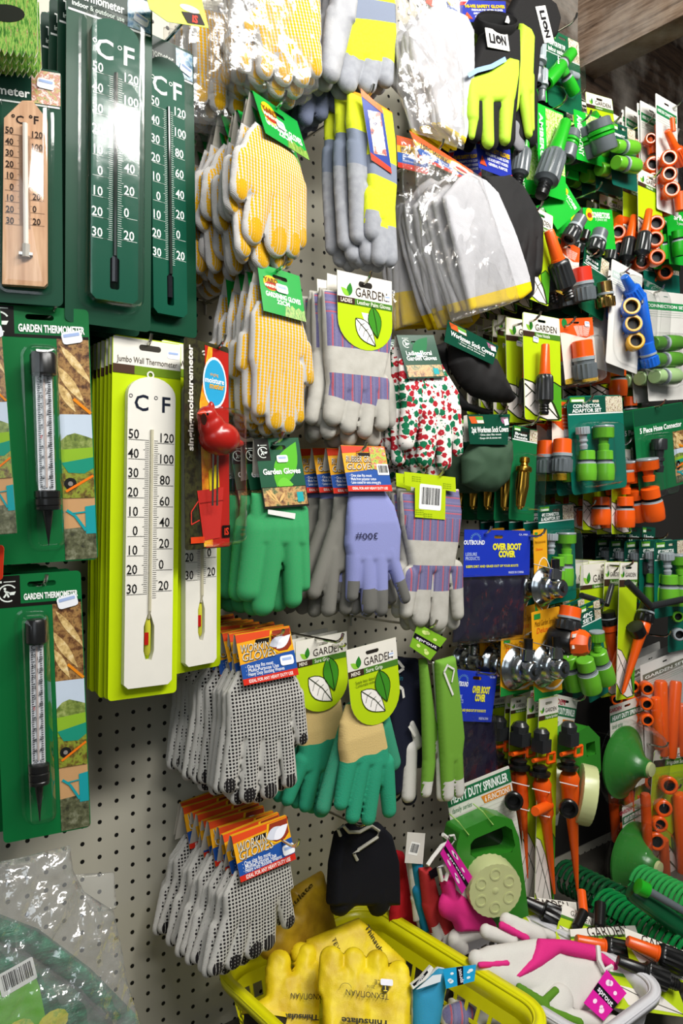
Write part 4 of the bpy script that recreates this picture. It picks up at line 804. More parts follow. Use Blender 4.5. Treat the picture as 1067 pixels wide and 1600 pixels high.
# back-facing leather palm pair with T-shaped barcode tag
it = It('leather_palm_glove_pair', 'striped leather palm gloves with lime barcode tag, beside the OVER BOOT COVER pack', 'gloves', (631, 738), (711, 748), (631, 766), y=-.20, yaw=0)
zz = [it.L(670, q)[1] for q in (883, 845)]
LP2 = leatherpalm('leather_palm_cloth_lower', (zz[0], zz[1]), .42, it.L(670, 808)[1])
glove(it, LP2, [(640, 900, 634, 955, 12, 9), (660, 890, 656, 963, 13, 12), (686, 890, 684, 968, 15, 13), (710, 890, 714, 958, 11, 8)], [(624, 768), (716, 764), (718, 800), (712, 850), (704, 895), (642, 900), (634, 860), (626, 820)], dy=.002, T=.010, wave=.003)
glove(it, leatherpalm('leather_palm_back_lower', (-9, 9)), [(628, 890, 624, 940, 11, 9), (650, 920, 652, 972, 13, 11), (680, 920, 684, 976, 14, 12), (704, 920, 708, 970, 12, 10)], [(618, 760), (706, 760), (712, 930), (624, 930)], dy=-.013, T=.010, wave=.006, seed=6)
mb = MB(); out = it.P([(631, 737), (711, 746), (712, 769), (696, 766), (695, 812), (648, 808), (648, 762), (632, 758)], .015); mb.prism(out, -.0155, -.0150, card('#bcd41a'), holes=[]); mb.X = Matrix.Translation((0, -.0155, 0)); q = it.L(672, 777, .015); barcode(mb, q[0], q[1], it.w*.42, it.w*.34, 1)
for i, (a, b, n_) in enumerate(((655, 797, 14), (668, 803, 20), (650, 745, 18), (698, 756, 18))): 
    for k in range(3): p = it.L(a, b+k*3.2, .015); mb.text('gloves size one'[:n_], *p, .0022, ink('#5d7a1c'), layer=1)
mb.build('header_card', it.e, False)
stack(it, 1, .024, 'striped leather palm gloves with lime barcode tag', 'leather palm gloves with barcode tags', jit=1)
hook((694, 731), 'chrome hook carrying the barcode tagged leather palm gloves', -.225)
# --- green garden gloves ---
GRN = knit_plain('green_jersey', '#0ea45c', .35)
it = It('garden_glove_pair', 'bright green jersey gloves on Garden Gloves card with leaf', 'gloves', (396, 686), (465, 684), (412, 796), y=-.195, yaw=-12)
it.h = abs(it.L(436, 684)[1]-it.L(436, 792)[1])
glove(it, GRN, [(401, 820, 388, 922, 20, 17.5), (427, 820, 411, 945, 20, 17), (452, 815, 456, 935, 15, 14), (468, 800, 474, 914, 12, 9)], [(392, 770), (466, 772), (478, 850), (474, 855), (386, 855), (386, 840)], dy=.008, T=.011, wave=.006)
glove(it, GRN, [(410, 840, 404, 930, 18, 16), (440, 850, 434, 940, 17, 15)], [(400, 770), (466, 772), (466, 880), (392, 880)], dy=-.010, T=.010, wave=.006, seed=4)
mb = MB(); mb.X = Matrix.Translation((0, -.0235, 0)); mb.poly(it.P([(417, 796), (460, 802), (459, 811), (417, 803)], .02), paint('#ecebe6', .8), 1); mb.build('cuff_label', it.e, False)
def d_gg(mb, w, h, sl):
    mb.prism(it.N([(0, 0), (1, 0), (1, 1), (0, 1)]), -.0003, .0003, card('#0b4f33'), card('#14160f'), [sl]); mb.poly(it.N([(0, .0), (.3, .0), (.3, .32), (0, .32)]), ink('#16140f'), 2); farmer(mb, *it.n2(.15, .2), w*.11, 3)
    mb.poly(leaf(*it.n2(.35, .7), *it.n2(.92, .06), w*.24), ink('#58b22a'), 2); mb.poly(leaf(*it.n2(.36, .66), *it.n2(.72, .68), w*.14), ink('#6cc23a'), 3); mb.text('Garden Gloves', *it.n2(.5, .48), w*.115, ink('#f6f8f4'), 'C', 5, bold=.03, fit=w*.84)
    mb.quad(*it.n2(0, 1), *it.n2(1, .7), ink('#17130d'), 3); mb.quad(*it.n2(.02, .97), *it.n2(.98, .71), photo_mix('print_shed', ['#2a180c', '#8a5a2a', '#c49a5a', '#3a5a2a', '#5a3a1c'], 90), 4)
    for a in ((.08, .74, .3, .92), (.15, .73, .36, .95), (.35, .92, .5, .78)): mb.poly(leaf(*it.n2(a[0], a[1]), *it.n2(a[2], a[3]), w*.03), ink('#d9b070'), 5)
    mb.poly(it.N([(.76, .79), (.9, .79), (.9, .93), (.76, .93)]), ink('#22a0a4'), 5)
hdr_part(it, d_gg, .022, (.55, .30), ss=.008)
stack(it, 4, .028, 'dark green jersey gloves on Garden Gloves card', 'green garden gloves', jit=1, dx=-.003)
hook((443, 674), 'chrome hook carrying the green garden gloves', -.225)
# --- rubber grip gloves ---
LAV = twotone('lavender_knit_grey_dip', '#8f95cf', '#6d6c68', 'along', .62, bumpsc=700)
GRP = knit_plain('grey_latex_dip', '#7c7a72', .3)
it = It('grip_glove_pair', 'lavender knit glove marked 300 with dark grey rubber palm on orange RUBBER GRIP card', 'gloves', (531, 696), (599, 698), (536, 766), y=-.20, yaw=-10)
it.h = abs(it.L(565, 697)[1]-it.L(565, 768)[1])
glove(it, LAV, [(552, 870, 549, 930, 12, 9.5), (570, 872, 575, 948, 13, 11), (590, 870, 594, 952, 14, 10), (606, 860, 632, 934, 11, 8)], [(544, 764), (598, 764), (614, 790), (624, 830), (622, 880), (604, 880), (544, 882), (537, 850), (540, 800)], dy=.008, T=.010, wave=.004)
glove(it, GRP, [(536, 790, 490, 925, 11, 11), (520, 860, 513, 952, 13, 11), (545, 900, 540, 950, 12, 10)], [(520, 776), (560, 776), (556, 890), (508, 900), (516, 830)], dy=-.008, T=.011, wave=.006, seed=3)
mb = MB(); q = it.L(573, 838, .022); mb.X = Matrix.Translation((0, -.0222, 0)); mb.text('300#', q[0], q[1], .0095, ink('#2b2a44'), layer=1, rot=pi, bold=.0, fit=it.w*.5); mb.build('printed_number', it.e, False)
hdr_part(it, d_work(it, 'RUBBER GRIP', '#cf3a1c', 'GLOVES', ('· One size fits most', '· Made from polyester cotton', '· Latex coated for extra strong grip'), pic=False, bar=True), .021, None)
stack(it, 5, .026, 'lavender knit rubber grip gloves', 'rubber grip gloves', jit=1, dx=-.006)
hook((573, 690), 'chrome hook carrying the rubber grip gloves', -.225)
# --- ladies floral ---
FL = floral('red_and_green_floral_cloth')
it = It('floral_glove_pair', 'white gloves with red and green flower print on Ladies Floral card', 'gloves', (618, 524), (676, 524), (640, 592), y=-.20, yaw=-10)
it.h = abs(it.L(650, 522)[1]-it.L(655, 592)[1])
glove(it, FL, [(640, 640, 634, 690, 14, 12), (669, 640, 663, 716, 15, 13), (690, 640, 692, 722, 13, 11), (706, 640, 714, 704, 12, 8)], [(622, 560), (684, 560), (700, 590), (714, 615), (716, 660), (704, 655), (632, 655), (624, 620)], dy=.008, T=.010, wave=.004)
glove(it, FL, [(622, 560, 620, 660, 11, 11), (622, 650, 620, 716, 12, 11), (650, 680, 652, 732, 13, 12), (672, 680, 676, 738, 12, 11)], [(612, 540), (676, 540), (680, 690), (612, 690)], dy=-.010, T=.010, wave=.006, seed=8)
def d_fl(mb, w, h, sl):
    mb.prism(it.N([(0, 0), (1, 0), (1, 1), (0, 1)]), -.0003, .0003, card('#0a4530'), card('#14160f'), [sl]); farmer(mb, *it.n2(.2, .2), w*.09, 2); mb.poly(leaf(*it.n2(.3, .5), *it.n2(.8, .05), w*.16), ink('#0f6a3a'), 2)
    mb.text('Ladies Floral', *it.n2(.46, .42), w*.10, ink('#eef4ee'), 'C', 4, bold=.02, fit=w*.68); mb.text('Garden Gloves', *it.n2(.5, .54), w*.10, ink('#eef4ee'), 'C', 4, bold=.02, fit=w*.8)
    mb.quad(*it.n2(.03, .97), *it.n2(.97, .70), photo_mix('print_shed', [], 90), 4); mb.poly(it.N([(.72, .78), (.86, .78), (.86, .92), (.72, .92)]), ink('#22a0a4'), 5)
hdr_part(it, d_fl, .021, (.45, .47), ss=.006)
stack(it, 3, .03, 'flower print gloves on Ladies Floral card', 'floral gloves', jit=1, dx=-.004)
# --- sure grip ---
def suregrip_mat(it, px, py): return twotone('green_latex_over_tan_knit_%d' % px, '#d8bb78', '#0b9a74', 'below', it.L(px, py)[1], bumpsc=500, bd=.001)
it = It('grip_glove_pair', 'green dipped gloves with tan cuffs on front MENS Sure Grip GARDEN card', 'gloves', (524, 1012), (601, 992), (528, 1060), y=-.21)
it.h = abs(it.L(562, 1001)[1]-it.L(562, 1128)[1]); SG = suregrip_mat(it, 560, 1172)
SG2 = knit_plain('green_latex', '#0b9a74', .5)
glove(it, SG2, [(548, 1110, 506, 1260, 12, 11), (590, 1110, 612, 1190, 13, 11)], [(538, 1100), (604, 1100), (600, 1180), (530, 1200)], dy=-.002, T=.010, wave=.004, name='rear_glove')
glove(it, SG, [(545, 1180, 530, 1252, 13, 10), (563, 1180, 547, 1272, 13, 10), (582, 1185, 570, 1274, 13, 10), (598, 1190, 602, 1262, 12, 9.5)], [(540, 1100), (590, 1100), (594, 1130), (608, 1210), (600, 1200), (532, 1195), (528, 1170), (530, 1130)], dy=.012, T=.012, wave=.003, bend=.2)
mb = MB(); mb.X = Matrix.Translation((0, -.0255, 0)); garden_card(it, mb, 'Sure Grip', True, .27, .075, True, 'MENS', lv=.70, lsz=.62); mb.poly(slotpts(0, -.011, .022, .005), ink('#2a2622'), 4)
for k, s_ in enumerate(('· Supple latex dipped gloves', '· Comfortable washable knit')): mb.text(s_, *it.n2(.1, .42+.045*k), it.w*.05, ink('#6a7a1c'), 'L', 3, fit=it.w*.55)
c = mb.build('header_card', it.e, False); it.sticker(.86, .19, c, .005, 0, 100)
hook((536, 990), 'chrome hook through the front Sure Grip card', -.235)
it = It('grip_glove_pair', 'green dipped gloves on the Sure Grip card partly behind the dotted work gloves', 'gloves', (448, 1000), (528, 984), (450, 1050), y=-.15)
it.h = abs(it.L(488, 992)[1]-it.L(488, 1108)[1]); SG3 = suregrip_mat(it, 490, 1155)
glove(it, SG3, [(470, 1190, 450, 1248, 12, 9), (488, 1190, 478, 1256, 13, 10), (512, 1190, 502, 1262, 13, 11)], [(472, 1090), (530, 1090), (540, 1200), (464, 1210)], dy=.006, T=.012, wave=.003)
mb = MB(); mb.X = Matrix.Translation((0, -.0195, 0)); garden_card(it, mb, 'Sure Grip', True, .27, .075, True, 'MENS', lv=.70, lsz=.62); c = mb.build('header_card', it.e, False)
stack(it, 2, .024, 'green dipped gloves on the rear Sure Grip card', 'sure grip gloves, left hook', jit=.6)
hook((540, 1006), 'dark chrome hook through the rear Sure Grip card', -.2, up=.006)
# ---------------- white gloves in clear packs ----------------
def pzig(it, pts, dy): return [it.P(pts, dy)]
def white_pack(lab, TL, TR, BL, y, face, line, n, stepd, head, bagpts, dx=0.0):
    it = It('wrapped_glove_pair', lab, 'gloves', TL, TR, BL, y=y, yaw=0)
    (ax, ay), (bx, by) = [it.L(*q) for q in line]; t = NT('white_knit_yellow_cuff'); x, z = t.uv(); sl = (by-ay)/(bx-ax)
    m = t.lt(t.ma('SUBTRACT', z, t.mul(x, sl)), ay-ax*sl); c = t.mx(t.mul(t.noise(t.uvv(), 400, 2), .3), '#cfced2', '#98969a'); c = t.mx(m, c, '#f2cf0e'); knit(t, .5)
    mat = t.fin(c, .9, spec=.2)
    base = it.P(face, 0)
    for i in range(n):
        rs = random.Random(i+3); sh = -.0035*i*(1+.6*dx); pts = [(a+sh+rs.uniform(-.004, .004)*(i > 0), b+rs.uniform(-.006, .003)*(i > 0)) for a, b in base]
        inflate('glove', it.e, [], [pts], mat, T=.0055, R=.006, dy=.03-stepd*i, wr=.0026 if i else .0010, wrs=60, wave=.012, seed=i*2.3, back=.9, g=.003)
    if head:
        mb = MB(); q = it.P(head, .034); u = lambda a, b: tuple(((1-b)*((1-a)*q[0][k]+a*q[1][k])+b*((1-a)*q[3][k]+a*q[2][k])) for k in (0, 1)); U = lambda l: [u(*p) for p in l]
        mb.X = Matrix.Translation((0, -.036, 0)); mb.prism(q, 0, .0006, card('#e8b41c')); mb.poly(U([(0, 0), (1, 0), (1, .18), (0, .3)]), card('#d8541c'), 1); mb.poly(U([(0, .52), (1, .48), (1, .86), (0, .86)]), card('#1b55a8'), 2); mb.poly(U([(0, .84), (1, .8), (1, 1), (0, 1)]), card('#d2301c'), 3)
        an = math.atan2(q[1][1]-q[0][1], q[1][0]-q[0][0]); L = math.hypot(q[1][0]-q[0][0], q[1][1]-q[0][1]); H = math.hypot(q[3][0]-q[0][0], q[3][1]-q[0][1])
        mb.text('10PC WORK', *u(.32, .40), H*.16, ink('#3a2c12'), rot=an, fit=L*.42, bold=.02)
        for k in range(2): mb.text('one size fits most people', *u(.40, .60+.13*k), H*.07, ink('#e8eef4'), rot=an, fit=L*.5)
        mb.poly([u(.74+.2*math.cos(a), .42+.3*math.sin(a)) for a in [i*.4 for i in range(16)]], ink('#e8b41c'), 4); mb.poly([u(.74+.17*math.cos(a), .42+.26*math.sin(a)) for a in [i*.4 for i in range(16)]], ink('#f0ece6'), 5); mb.poly([u(.74+.1*math.cos(a), .5+.09*math.sin(a)) for a in [i*.4 for i in range(16)]], ink('#c23a2a'), 6)
        mb.build('header_card', it.e, False)
    inflate('plastic_bag', it.e, [], [it.P(bagpts, .03)], FILM, T=.006, R=.02, dy=.037, back=1, wr=.003, wrs=45, seed=5, g=.004, wave=.008)
    return it
it = white_pack('white work gloves in clear bag, cuffs down, at the top beside the lime gloves', (620, -80), (716, -60), (616, 235), -.19,
    [(652, 26), (660, 25), (700, 44), (712, 66), (714, 140), (712, 215), (705, 236), (664, 205), (655, 150), (628, 120), (622, 60), (640, 40)], ((660, 200), (714, 232)), 5, .011, None, [(616, -60), (716, -60), (718, 238), (640, 210), (614, 140)])
it = white_pack('white work gloves with yellow cuffs in tilted clear bag, frontmost under orange card', (638, 205), (745, 284), (655, 260), -.19,
    [(690, 290), (706, 278), (735, 292), (752, 312), (776, 372), (800, 440), (804, 462), (790, 474), (712, 492), (696, 440), (676, 370), (664, 320)], ((706, 474), (800, 448)), 6, .012, [(638, 205), (737, 268), (745, 291), (657, 250)], [(640, 215), (742, 280), (806, 470), (780, 480), (700, 505), (655, 400), (650, 300)])
hook((693, 217), 'chrome hook through the orange header of the tilted white gloves', -.235)
it = white_pack('white work gloves with yellow cuffs in clear bag, second, behind the frontmost tilted bag', (618, 212), (660, 222), (620, 260), -.14,
    [(634, 318), (660, 312), (690, 330), (716, 430), (732, 500), (722, 512), (676, 514), (660, 480), (640, 400), (630, 350)], ((664, 492), (730, 470)), 4, .011, [(618, 212), (664, 224), (668, 274), (620, 262)], [(618, 215), (664, 225), (735, 505), (680, 515), (640, 430)])
it = white_pack('grey white work gloves with yellow cuff, lowest, beside the round lime card', (600, 250), (640, 258), (600, 300), -.09,
    [(598, 330), (620, 326), (640, 400), (664, 480), (656, 512), (612, 514), (604, 440)], ((606, 462), (660, 458)), 4, .011, None, [(596, 300), (630, 300), (668, 500), (606, 518)])
# ---------------- lime and black safety gloves ----------------
BLK = knit_plain('black_neoprene', '#0d0d10', .2, .8); LIME = knit_plain('lime_spandex', '#b4e313', .2, .6)
def limb(it, mat, name, fingers, palm, dy, **k): return glove(it, mat, fingers, palm, dy=dy, name=name, cuff=0, **k)
def lion_label(it, px, py, wpx, rot, dy):
    x, z = it.L(px, py, dy); s = it.sc(px, py, dy)*wpx; mb = MB(); mb.X = Matrix.Translation((x, -dy, z)) @ Matrix.Rotation(-rot, 4, 'Y')
    mb.prism(rrect(-s/2, -s*.26, s/2, s*.26, .001, 3), -.0006, .0004, paint('#eceae4', .7)); mb.X = mb.X @ Matrix.Translation((0, -.0006, 0)); mb.text('LI', -s*.25, 0, s*.24, ink('#16161a'), layer=1, bold=.05, fit=s*.26); mb.text('N', s*.27, 0, s*.24, ink('#16161a'), layer=1, bold=.05, fit=s*.22); mb.poly(ell(s*.03, 0, s*.13, s*.12, 14), ink('#16161a'), 1); mb.poly(ell(s*.03, -s*.03, s*.05, s*.04, 8), ink('#dad8d2'), 2)
    return mb.build('cuff_label', it.e, False)
it = It('safety_glove_pair', 'lime and black safety gloves with white LION label on open black cuff', 'gloves', (752, 22), (808, 30), (745, 120), y=-.215, yaw=0)
limb(it, BLK, 'glove', [(742, 160, 740, 208, 15, 10), (762, 165, 764, 218, 15, 12), (786, 160, 788, 212, 15, 13)], [(752, 46), (806, 48), (806, 100), (800, 180), (735, 180), (727, 140), (732, 110)], 0, T=.014, wave=.003)
limb(it, LIME, 'lime_back_panel', [(738, 155, 738, 182, 9, 8), (739, 182, 737, 212, 7, 4), (760, 158, 762, 220, 9, 8), (790, 150, 788, 216, 10, 7)], [(730, 122), (762, 112), (792, 92), (806, 96), (806, 120), (800, 160), (770, 162), (752, 160), (728, 158)], .010, T=.010, wave=.003)
mb = MB(); mb.line(it.P([(731, 118), (745, 110), (768, 104), (790, 92)], .022), .0075, paint('#8db0e0', .3), 0); mb.X = None; o = mb.build('reflective_stripe', it.e, False); o.location = (0, -.0225, 0)
mb = MB(); a = it.L(779, 32, .01); s = it.sc(778, 40); mb.X = Matrix.Translation((a[0], -.006, a[1]))
mb.lathe([(-.016, s*27, BLK), (-.004, s*28, BLK), (.004, s*27, BLK), (.006, s*25.5, BLK), (.002, s*24, paint('#0b0b0c', .8)), (-.012, s*22, paint('#0b0b0c', .8))], Matrix.Rotation(-.12, 4, 'Y') @ Matrix.Rotation(.85, 4, 'X'), 30, .55); mb.build('open_cuff', it.e); lion_label(it, 777, 62, 33, -.06, .0175)
mb = MB(); p = it.P([(790, 26), (797, 27), (793, 38), (787, 36)], .0); mb.prism(p, -.003, -.002, paint('#e0ded8', .7)); mb.build('size_tag', it.e, False)
it = It('safety_glove_pair', 'lime and black safety gloves turned sideways, rotated LION label, against the wooden joist', 'gloves', (800, -20), (870, 0), (800, 120), y=-.19, yaw=0)
limb(it, BLK, 'glove', [(812, 150, 808, 212, 12, 10), (826, 150, 826, 214, 10, 10)], [(808, -15), (840, -10), (862, 8), (870, 34), (864, 60), (838, 82), (830, 180), (800, 180), (806, 90), (790, 20)], -.002, T=.014, wave=.003)
limb(it, LIME, 'lime_back_panel', [(806, 110, 802, 166, 8, 6), (818, 140, 825, 208, 8, 5), (828, 120, 830, 200, 5, 4)], [(812, 36), (826, 46), (832, 60), (830, 150), (812, 150), (802, 110), (808, 70)], .016, T=.010, wave=.003)
limb(it, knit_plain('grey_fingertip', '#8b8b92'), 'fingertip_patch', [(808, 200, 810, 222, 7, 9)], None, .004, T=.006); lion_label(it, 851, 38, 30, -1.35, .0145)
it = It('safety_glove_pair', 'lime and black safety gloves partly hidden behind the white bagged gloves', 'gloves', (715, 10), (745, 15), (712, 120), y=-.16, yaw=0)
limb(it, BLK, 'glove', [(720, 140, 716, 210, 11, 10), (732, 150, 730, 222, 11, 10)], [(712, 30), (760, 30), (752, 180), (708, 180)], 0, T=.012, wave=.003)
limb(it, LIME, 'lime_back_panel', [(722, 140, 718, 180, 7, 5)], [(716, 36), (745, 34), (742, 90), (734, 110), (714, 104)], .008, T=.009); lion_label(it, 728, 56, 20, -.02, .019)
stack(it, 2, .03, 'lime and black safety gloves behind the white bagged gloves', 'lime safety gloves, inner hook', jit=.6)
def hv_card(lab, corners, y, full=True):
    it = It('hang_card', lab, 'card', corners[0], corners[1], corners[3], y=y, yaw=0); mb = MB(); q = it.P(corners); u = lambda a, b: tuple(((1-b)*((1-a)*q[0][k]+a*q[1][k])+b*((1-a)*q[3][k]+a*q[2][k])) for k in (0, 1)); U = lambda l: [u(*p) for p in l]
    L = math.hypot(q[1][0]-q[0][0], q[1][1]-q[0][1]); H = math.hypot(q[3][0]-q[0][0], q[3][1]-q[0][1]); an = math.atan2(q[1][1]-q[0][1], q[1][0]-q[0][0])
    mb.prism(q, 0, .0006, card('#20309a')); mb.poly(U([(0, 0), (.2, 0), (.12, .22), (0, .25)]), card('#d6d4da'), 1); mb.poly(U([(.0, .08), (.17, .06), (.1, .22), (0, .25)]), card('#c8282c'), 2)
    mb.text('HI-VIS SAFETY GLOVES', *u(.54, .27), H*.14, ink('#e0b41c'), layer=3, rot=an, bold=.05, fit=L*.84)
    for k, s_ in enumerate(('PREMIUM PVC WORK GLOVES', 'AND ROAD SAFETY WORKERS', 'GENERAL PURPOSE')): mb.text(s_, *u(.58, .44+.15*k), H*.09, ink('#e6e8f2'), layer=3, rot=an, bold=.02, fit=L*(.66-.06*k))
    mb.poly(U([(.04, .85), (.13, .55), (.24, .86)]), card('#d84a1c'), 3); mb.poly(U([(.75, 1), (1, .82), (1, 1)]), card('#d2343a'), 3); mb.build('printed_card', it.e, False); return it
hv_card('blue HI-VIS SAFETY GLOVES card below the lime fingers', [(742, 212), (797, 234), (800, 282), (748, 262)], -.20)
hv_card('dark blue HI-VIS SAFETY GLOVES card half shaded beside the tilted white gloves', [(700, 236), (748, 232), (752, 276), (712, 275)], -.15)
hv_card('blue HI-VIS SAFETY GLOVES PREMIUM card at the very top of the photo', [(716, 0), (790, 2), (790, 36), (722, 34)], -.19)
it = It('hang_card', 'orange and blue glove card at the top edge above the white bag', 'card', (655, -30), (720, 10), (640, 0), y=-.21, yaw=0); mb = MB(); mb.prism(it.P([(660, -30), (722, -10), (712, 30), (690, 16), (668, -6)]), 0, .0006, card('#1f4f9c')); mb.poly(it.P([(668, -6), (690, 14), (712, 28), (708, 33), (664, 4)]), card('#d2401c'), 2); mb.poly(ell(*it.L(704, 2), .010, .008), card('#e8b41c'), 3); mb.poly(ell(*it.L(704, 1), .008, .006), card('#efece6'), 4); mb.build('printed_card', it.e, False)
# black work gloves
BLR = knit_plain('black_rubber', '#1e1e20', .5, .45)
it = It('work_glove_pair', 'black rubber work gloves hanging below the blue HI-VIS card', 'gloves', (748, 262), (800, 284), (748, 320), y=-.185, yaw=0)
limb(it, BLR, 'glove', [(812, 370, 800, 440, 13, 10), (822, 360, 822, 448, 13, 12), (834, 350, 836, 420, 9, 8)], [(750, 276), (790, 272), (812, 290), (838, 340), (836, 380), (800, 390), (768, 330)], .004, T=.012, wave=.006, wr=.001)
limb(it, BLR, 'glove', [(790, 370, 808, 450, 14, 12)], [(745, 280), (770, 280), (800, 350), (806, 400), (780, 390), (756, 330)], -.012, T=.010, wave=.006, wr=.001)
stack(it, 2, .03, 'black rubber work gloves beneath the HI-VIS cards', 'black rubber gloves', jit=1)
# ---------------- sock covers ----------------
def cloth(name, c, dark, rough=.75):
    t = NT(name); n = t.noise(t.uvv(), 700, 2); t.bump(n, .0005, .4); return t.fin(t.mx(t.mul(n, .4), c, dark), rough, spec=.25)
def sock_hdr(it, q, dy, txt, lines):
    mb = MB(); q = it.P(q, dy); u = lambda a, b: tuple(((1-b)*((1-a)*q[0][k]+a*q[1][k])+b*((1-a)*q[3][k]+a*q[2][k])) for k in (0, 1)); U = lambda l: [u(*p) for p in l]
    L = math.hypot(q[1][0]-q[0][0], q[1][1]-q[0][1]); H = math.hypot(q[3][0]-q[0][0], q[3][1]-q[0][1]); an = math.atan2(q[1][1]-q[0][1], q[1][0]-q[0][0]); mb.X = Matrix.Translation((0, -dy, 0))
    mb.prism(q, 0, .0006, card('#0c4734')); mb.text(txt, *u(.52, .50), H*.19, ink('#f2f5f0'), rot=an, bold=.03, fit=L*.86)
    for k, s_ in enumerate(lines): mb.text(s_, *u(.52, .67+.11*k), H*.065, ink('#dfe8e0'), rot=an, bold=.02, fit=L*.52)
    mb.poly(U([(.02, .06), (.34, .06), (.38, .30), (.08, .30)]), card('#d8602a'), 1); mb.poly(U([(.17, .07), (.33, .07), (.36, .18), (.2, .18)]), card('#5aa83a'), 2); mb.poly(U([(.2, .19), (.36, .19), (.37, .29), (.22, .29)]), card('#e6eedc'), 2); mb.poly(U([(.76, .1), (.95, .1), (.98, .35), (.82, .3)]), photo_mix('print_lilac', ['#7a2a5a', '#c86aa0', '#3a5a3a', '#e0b0d0'], 300), 1)
    mb.poly(U([(.84, .18), (.94, .14), (.98, .34), (.88, .38)]), card('#f0eeec'), 4); mb.build('header_card', it.e, False)
it = It('sock_cover_pair', 'black fabric sock covers under tilted dark green Workmen Sock Covers card', 'sock covers', (700, 505), (776, 546), (698, 560), y=-.19, yaw=0)
inflate('cover', it.e, [], [it.P([(700, 540), (720, 528), (770, 560), (785, 590), (803, 622), (796, 630), (760, 628), (735, 618), (716, 600), (700, 570)])], cloth('black_cover_cloth', '#232222', '#0c0c0c'), T=.026, R=.04, wr=.004, wrs=22, seed=3, back=.4)
inflate('cover', it.e, [], [it.P([(684, 540), (705, 532), (712, 590), (740, 628), (778, 640), (772, 648), (716, 636), (694, 590)])], cloth('black_cover_cloth_rear', '#1c1b1b', '#0a0a0a'), T=.014, R=.03, dy=-.015, wr=.002, wrs=22, seed=6)
sock_hdr(it, [(700, 500), (779, 541), (770, 570), (694, 534)], .03, 'Workmen Sock Covers', ('· One size fits most', '· Keeps dirt & stones out'))
it = It('sock_cover_pair', 'green fabric sock covers under upright 2pk Workmen Sock Covers card', 'sock covers', (726, 650), (797, 648), (728, 694), y=-.19, yaw=-8)
inflate('cover', it.e, [], [it.P([(734, 690), (796, 688), (798, 720), (790, 752), (772, 769), (745, 768), (722, 756), (720, 716)])], cloth('green_cover_cloth', '#3c5640', '#1c2e20'), T=.024, R=.035, wr=.0045, wrs=24, seed=9, back=.5)
sock_hdr(it, [(730, 648), (797, 647), (793, 695), (734, 694)], .022, '2pk Workmen Sock Covers', ('· One size fits most', '· Keeps dirt & stones out'))
mb = MB(); mb.prism(it.P([(722, 650), (732, 648), (735, 690), (722, 690)], .0), -.004, -.0034, card('#c8c4b8')); mb.build('header_back', it.e, False)
stack(it, 1, .04, 'green sock covers tucked behind the 2pk card', 'green sock covers', jit=.6)
hook((793, 634), 'chrome hook carrying the green sock covers', -.23)
# ---------------- boot covers ----------------
NVY = cloth('navy_nylon', '#201d34', '#0d0c18', .45)
def boot(lab, TL, TR, BL, bag, y, fade=0):
    it = It('boot_cover_pack', lab, 'boot cover', TL, TR, BL, y=y, yaw=0); w, h = it.w, it.h
    inflate('boot_cover', it.e, [], [it.P(bag)], NVY, T=.010, R=.02, wr=.0022, wrs=30, seed=2)
    inflate('plastic_bag', it.e, [], [it.P([(a+(4 if a > (TL[0]+TR[0])/2 else -4), b+(6 if b > BL[1]+20 else 0)) for a, b in bag], .01)], clear('navy_bag_film', .004, 22), T=.004, R=.01, dy=.012, wr=.002, wrs=50, seed=4, g=.004)
    mb = MB(); mb.X = Matrix.Translation((0, -.014, 0)); B = card('#1d36b4'); mb.prism(it.N([(0, 0), (1, 0), (1, 1), (0, 1)]), 0, .0006, B, holes=[slotpts(0, -.012, .024, .006)]); yl = ink('#e8e03a')
    mb.text('OVER BOOT', *it.n2(.63, .36), h*.13, yl, bold=.06, fit=w*.44); mb.text('COVER', *it.n2(.63, .52), h*.13, yl, bold=.06, fit=w*.26); mb.text('KEEPS DIRT AND GRASS OUT OF YOUR BOOTS', *it.n2(.42, .78), h*.05, yl, bold=.03, fit=w*.78); mb.text('MADE IN CHINA', *it.n2(.78, .93), h*.05, ink('#c8d0f0'), bold=.02, fit=w*.24); mb.text('CA. 0989', *it.n2(.88, .09), h*.04, ink('#c8d0f0'), bold=.02, fit=w*.14)
    mb.text('OUTBOUND', *it.n2(.14, .27), h*.09, ink('#eef2fa'), bold=.03, fit=w*.30, shear=.1); mb.text('LEISURE', *it.n2(.10, .52), h*.07, ink('#b8c8f0'), bold=.01, fit=w*.16); mb.text('PRODUCTS', *it.n2(.12, .61), h*.07, ink('#b8c8f0'), bold=.01, fit=w*.2)
    for k in range(11): a = pi*k/10; mb.line([(it.n2(.16, 0)[0]+.009*math.cos(a), -h*.2+.007*math.sin(a)), (it.n2(.16, 0)[0]+.014*math.cos(a), -h*.2+.011*math.sin(a))], .0006, ink('#8fd0c8'), 3)
    mb.build('header_card', it.e, False); return it
it = boot('navy over boot covers in clear bag under bright blue OVER BOOT COVER card', (716, 827), (819, 829), (716, 901), [(712, 896), (818, 898), (815, 992), (760, 998), (707, 1004)], -.17)
hook((768, 822), 'chrome hook carrying the upper OVER BOOT COVER pack', -.2)
it = boot('smaller looking OVER BOOT COVER pack beside the lime gardening gloves', (706, 1044), (768, 1050), (706, 1124), [(708, 1110), (769, 1116), (776, 1200), (770, 1216), (714, 1226)], -.14)
hook((776, 1052), 'dark hook through the lower OVER BOOT COVER card', -.20, up=.006)
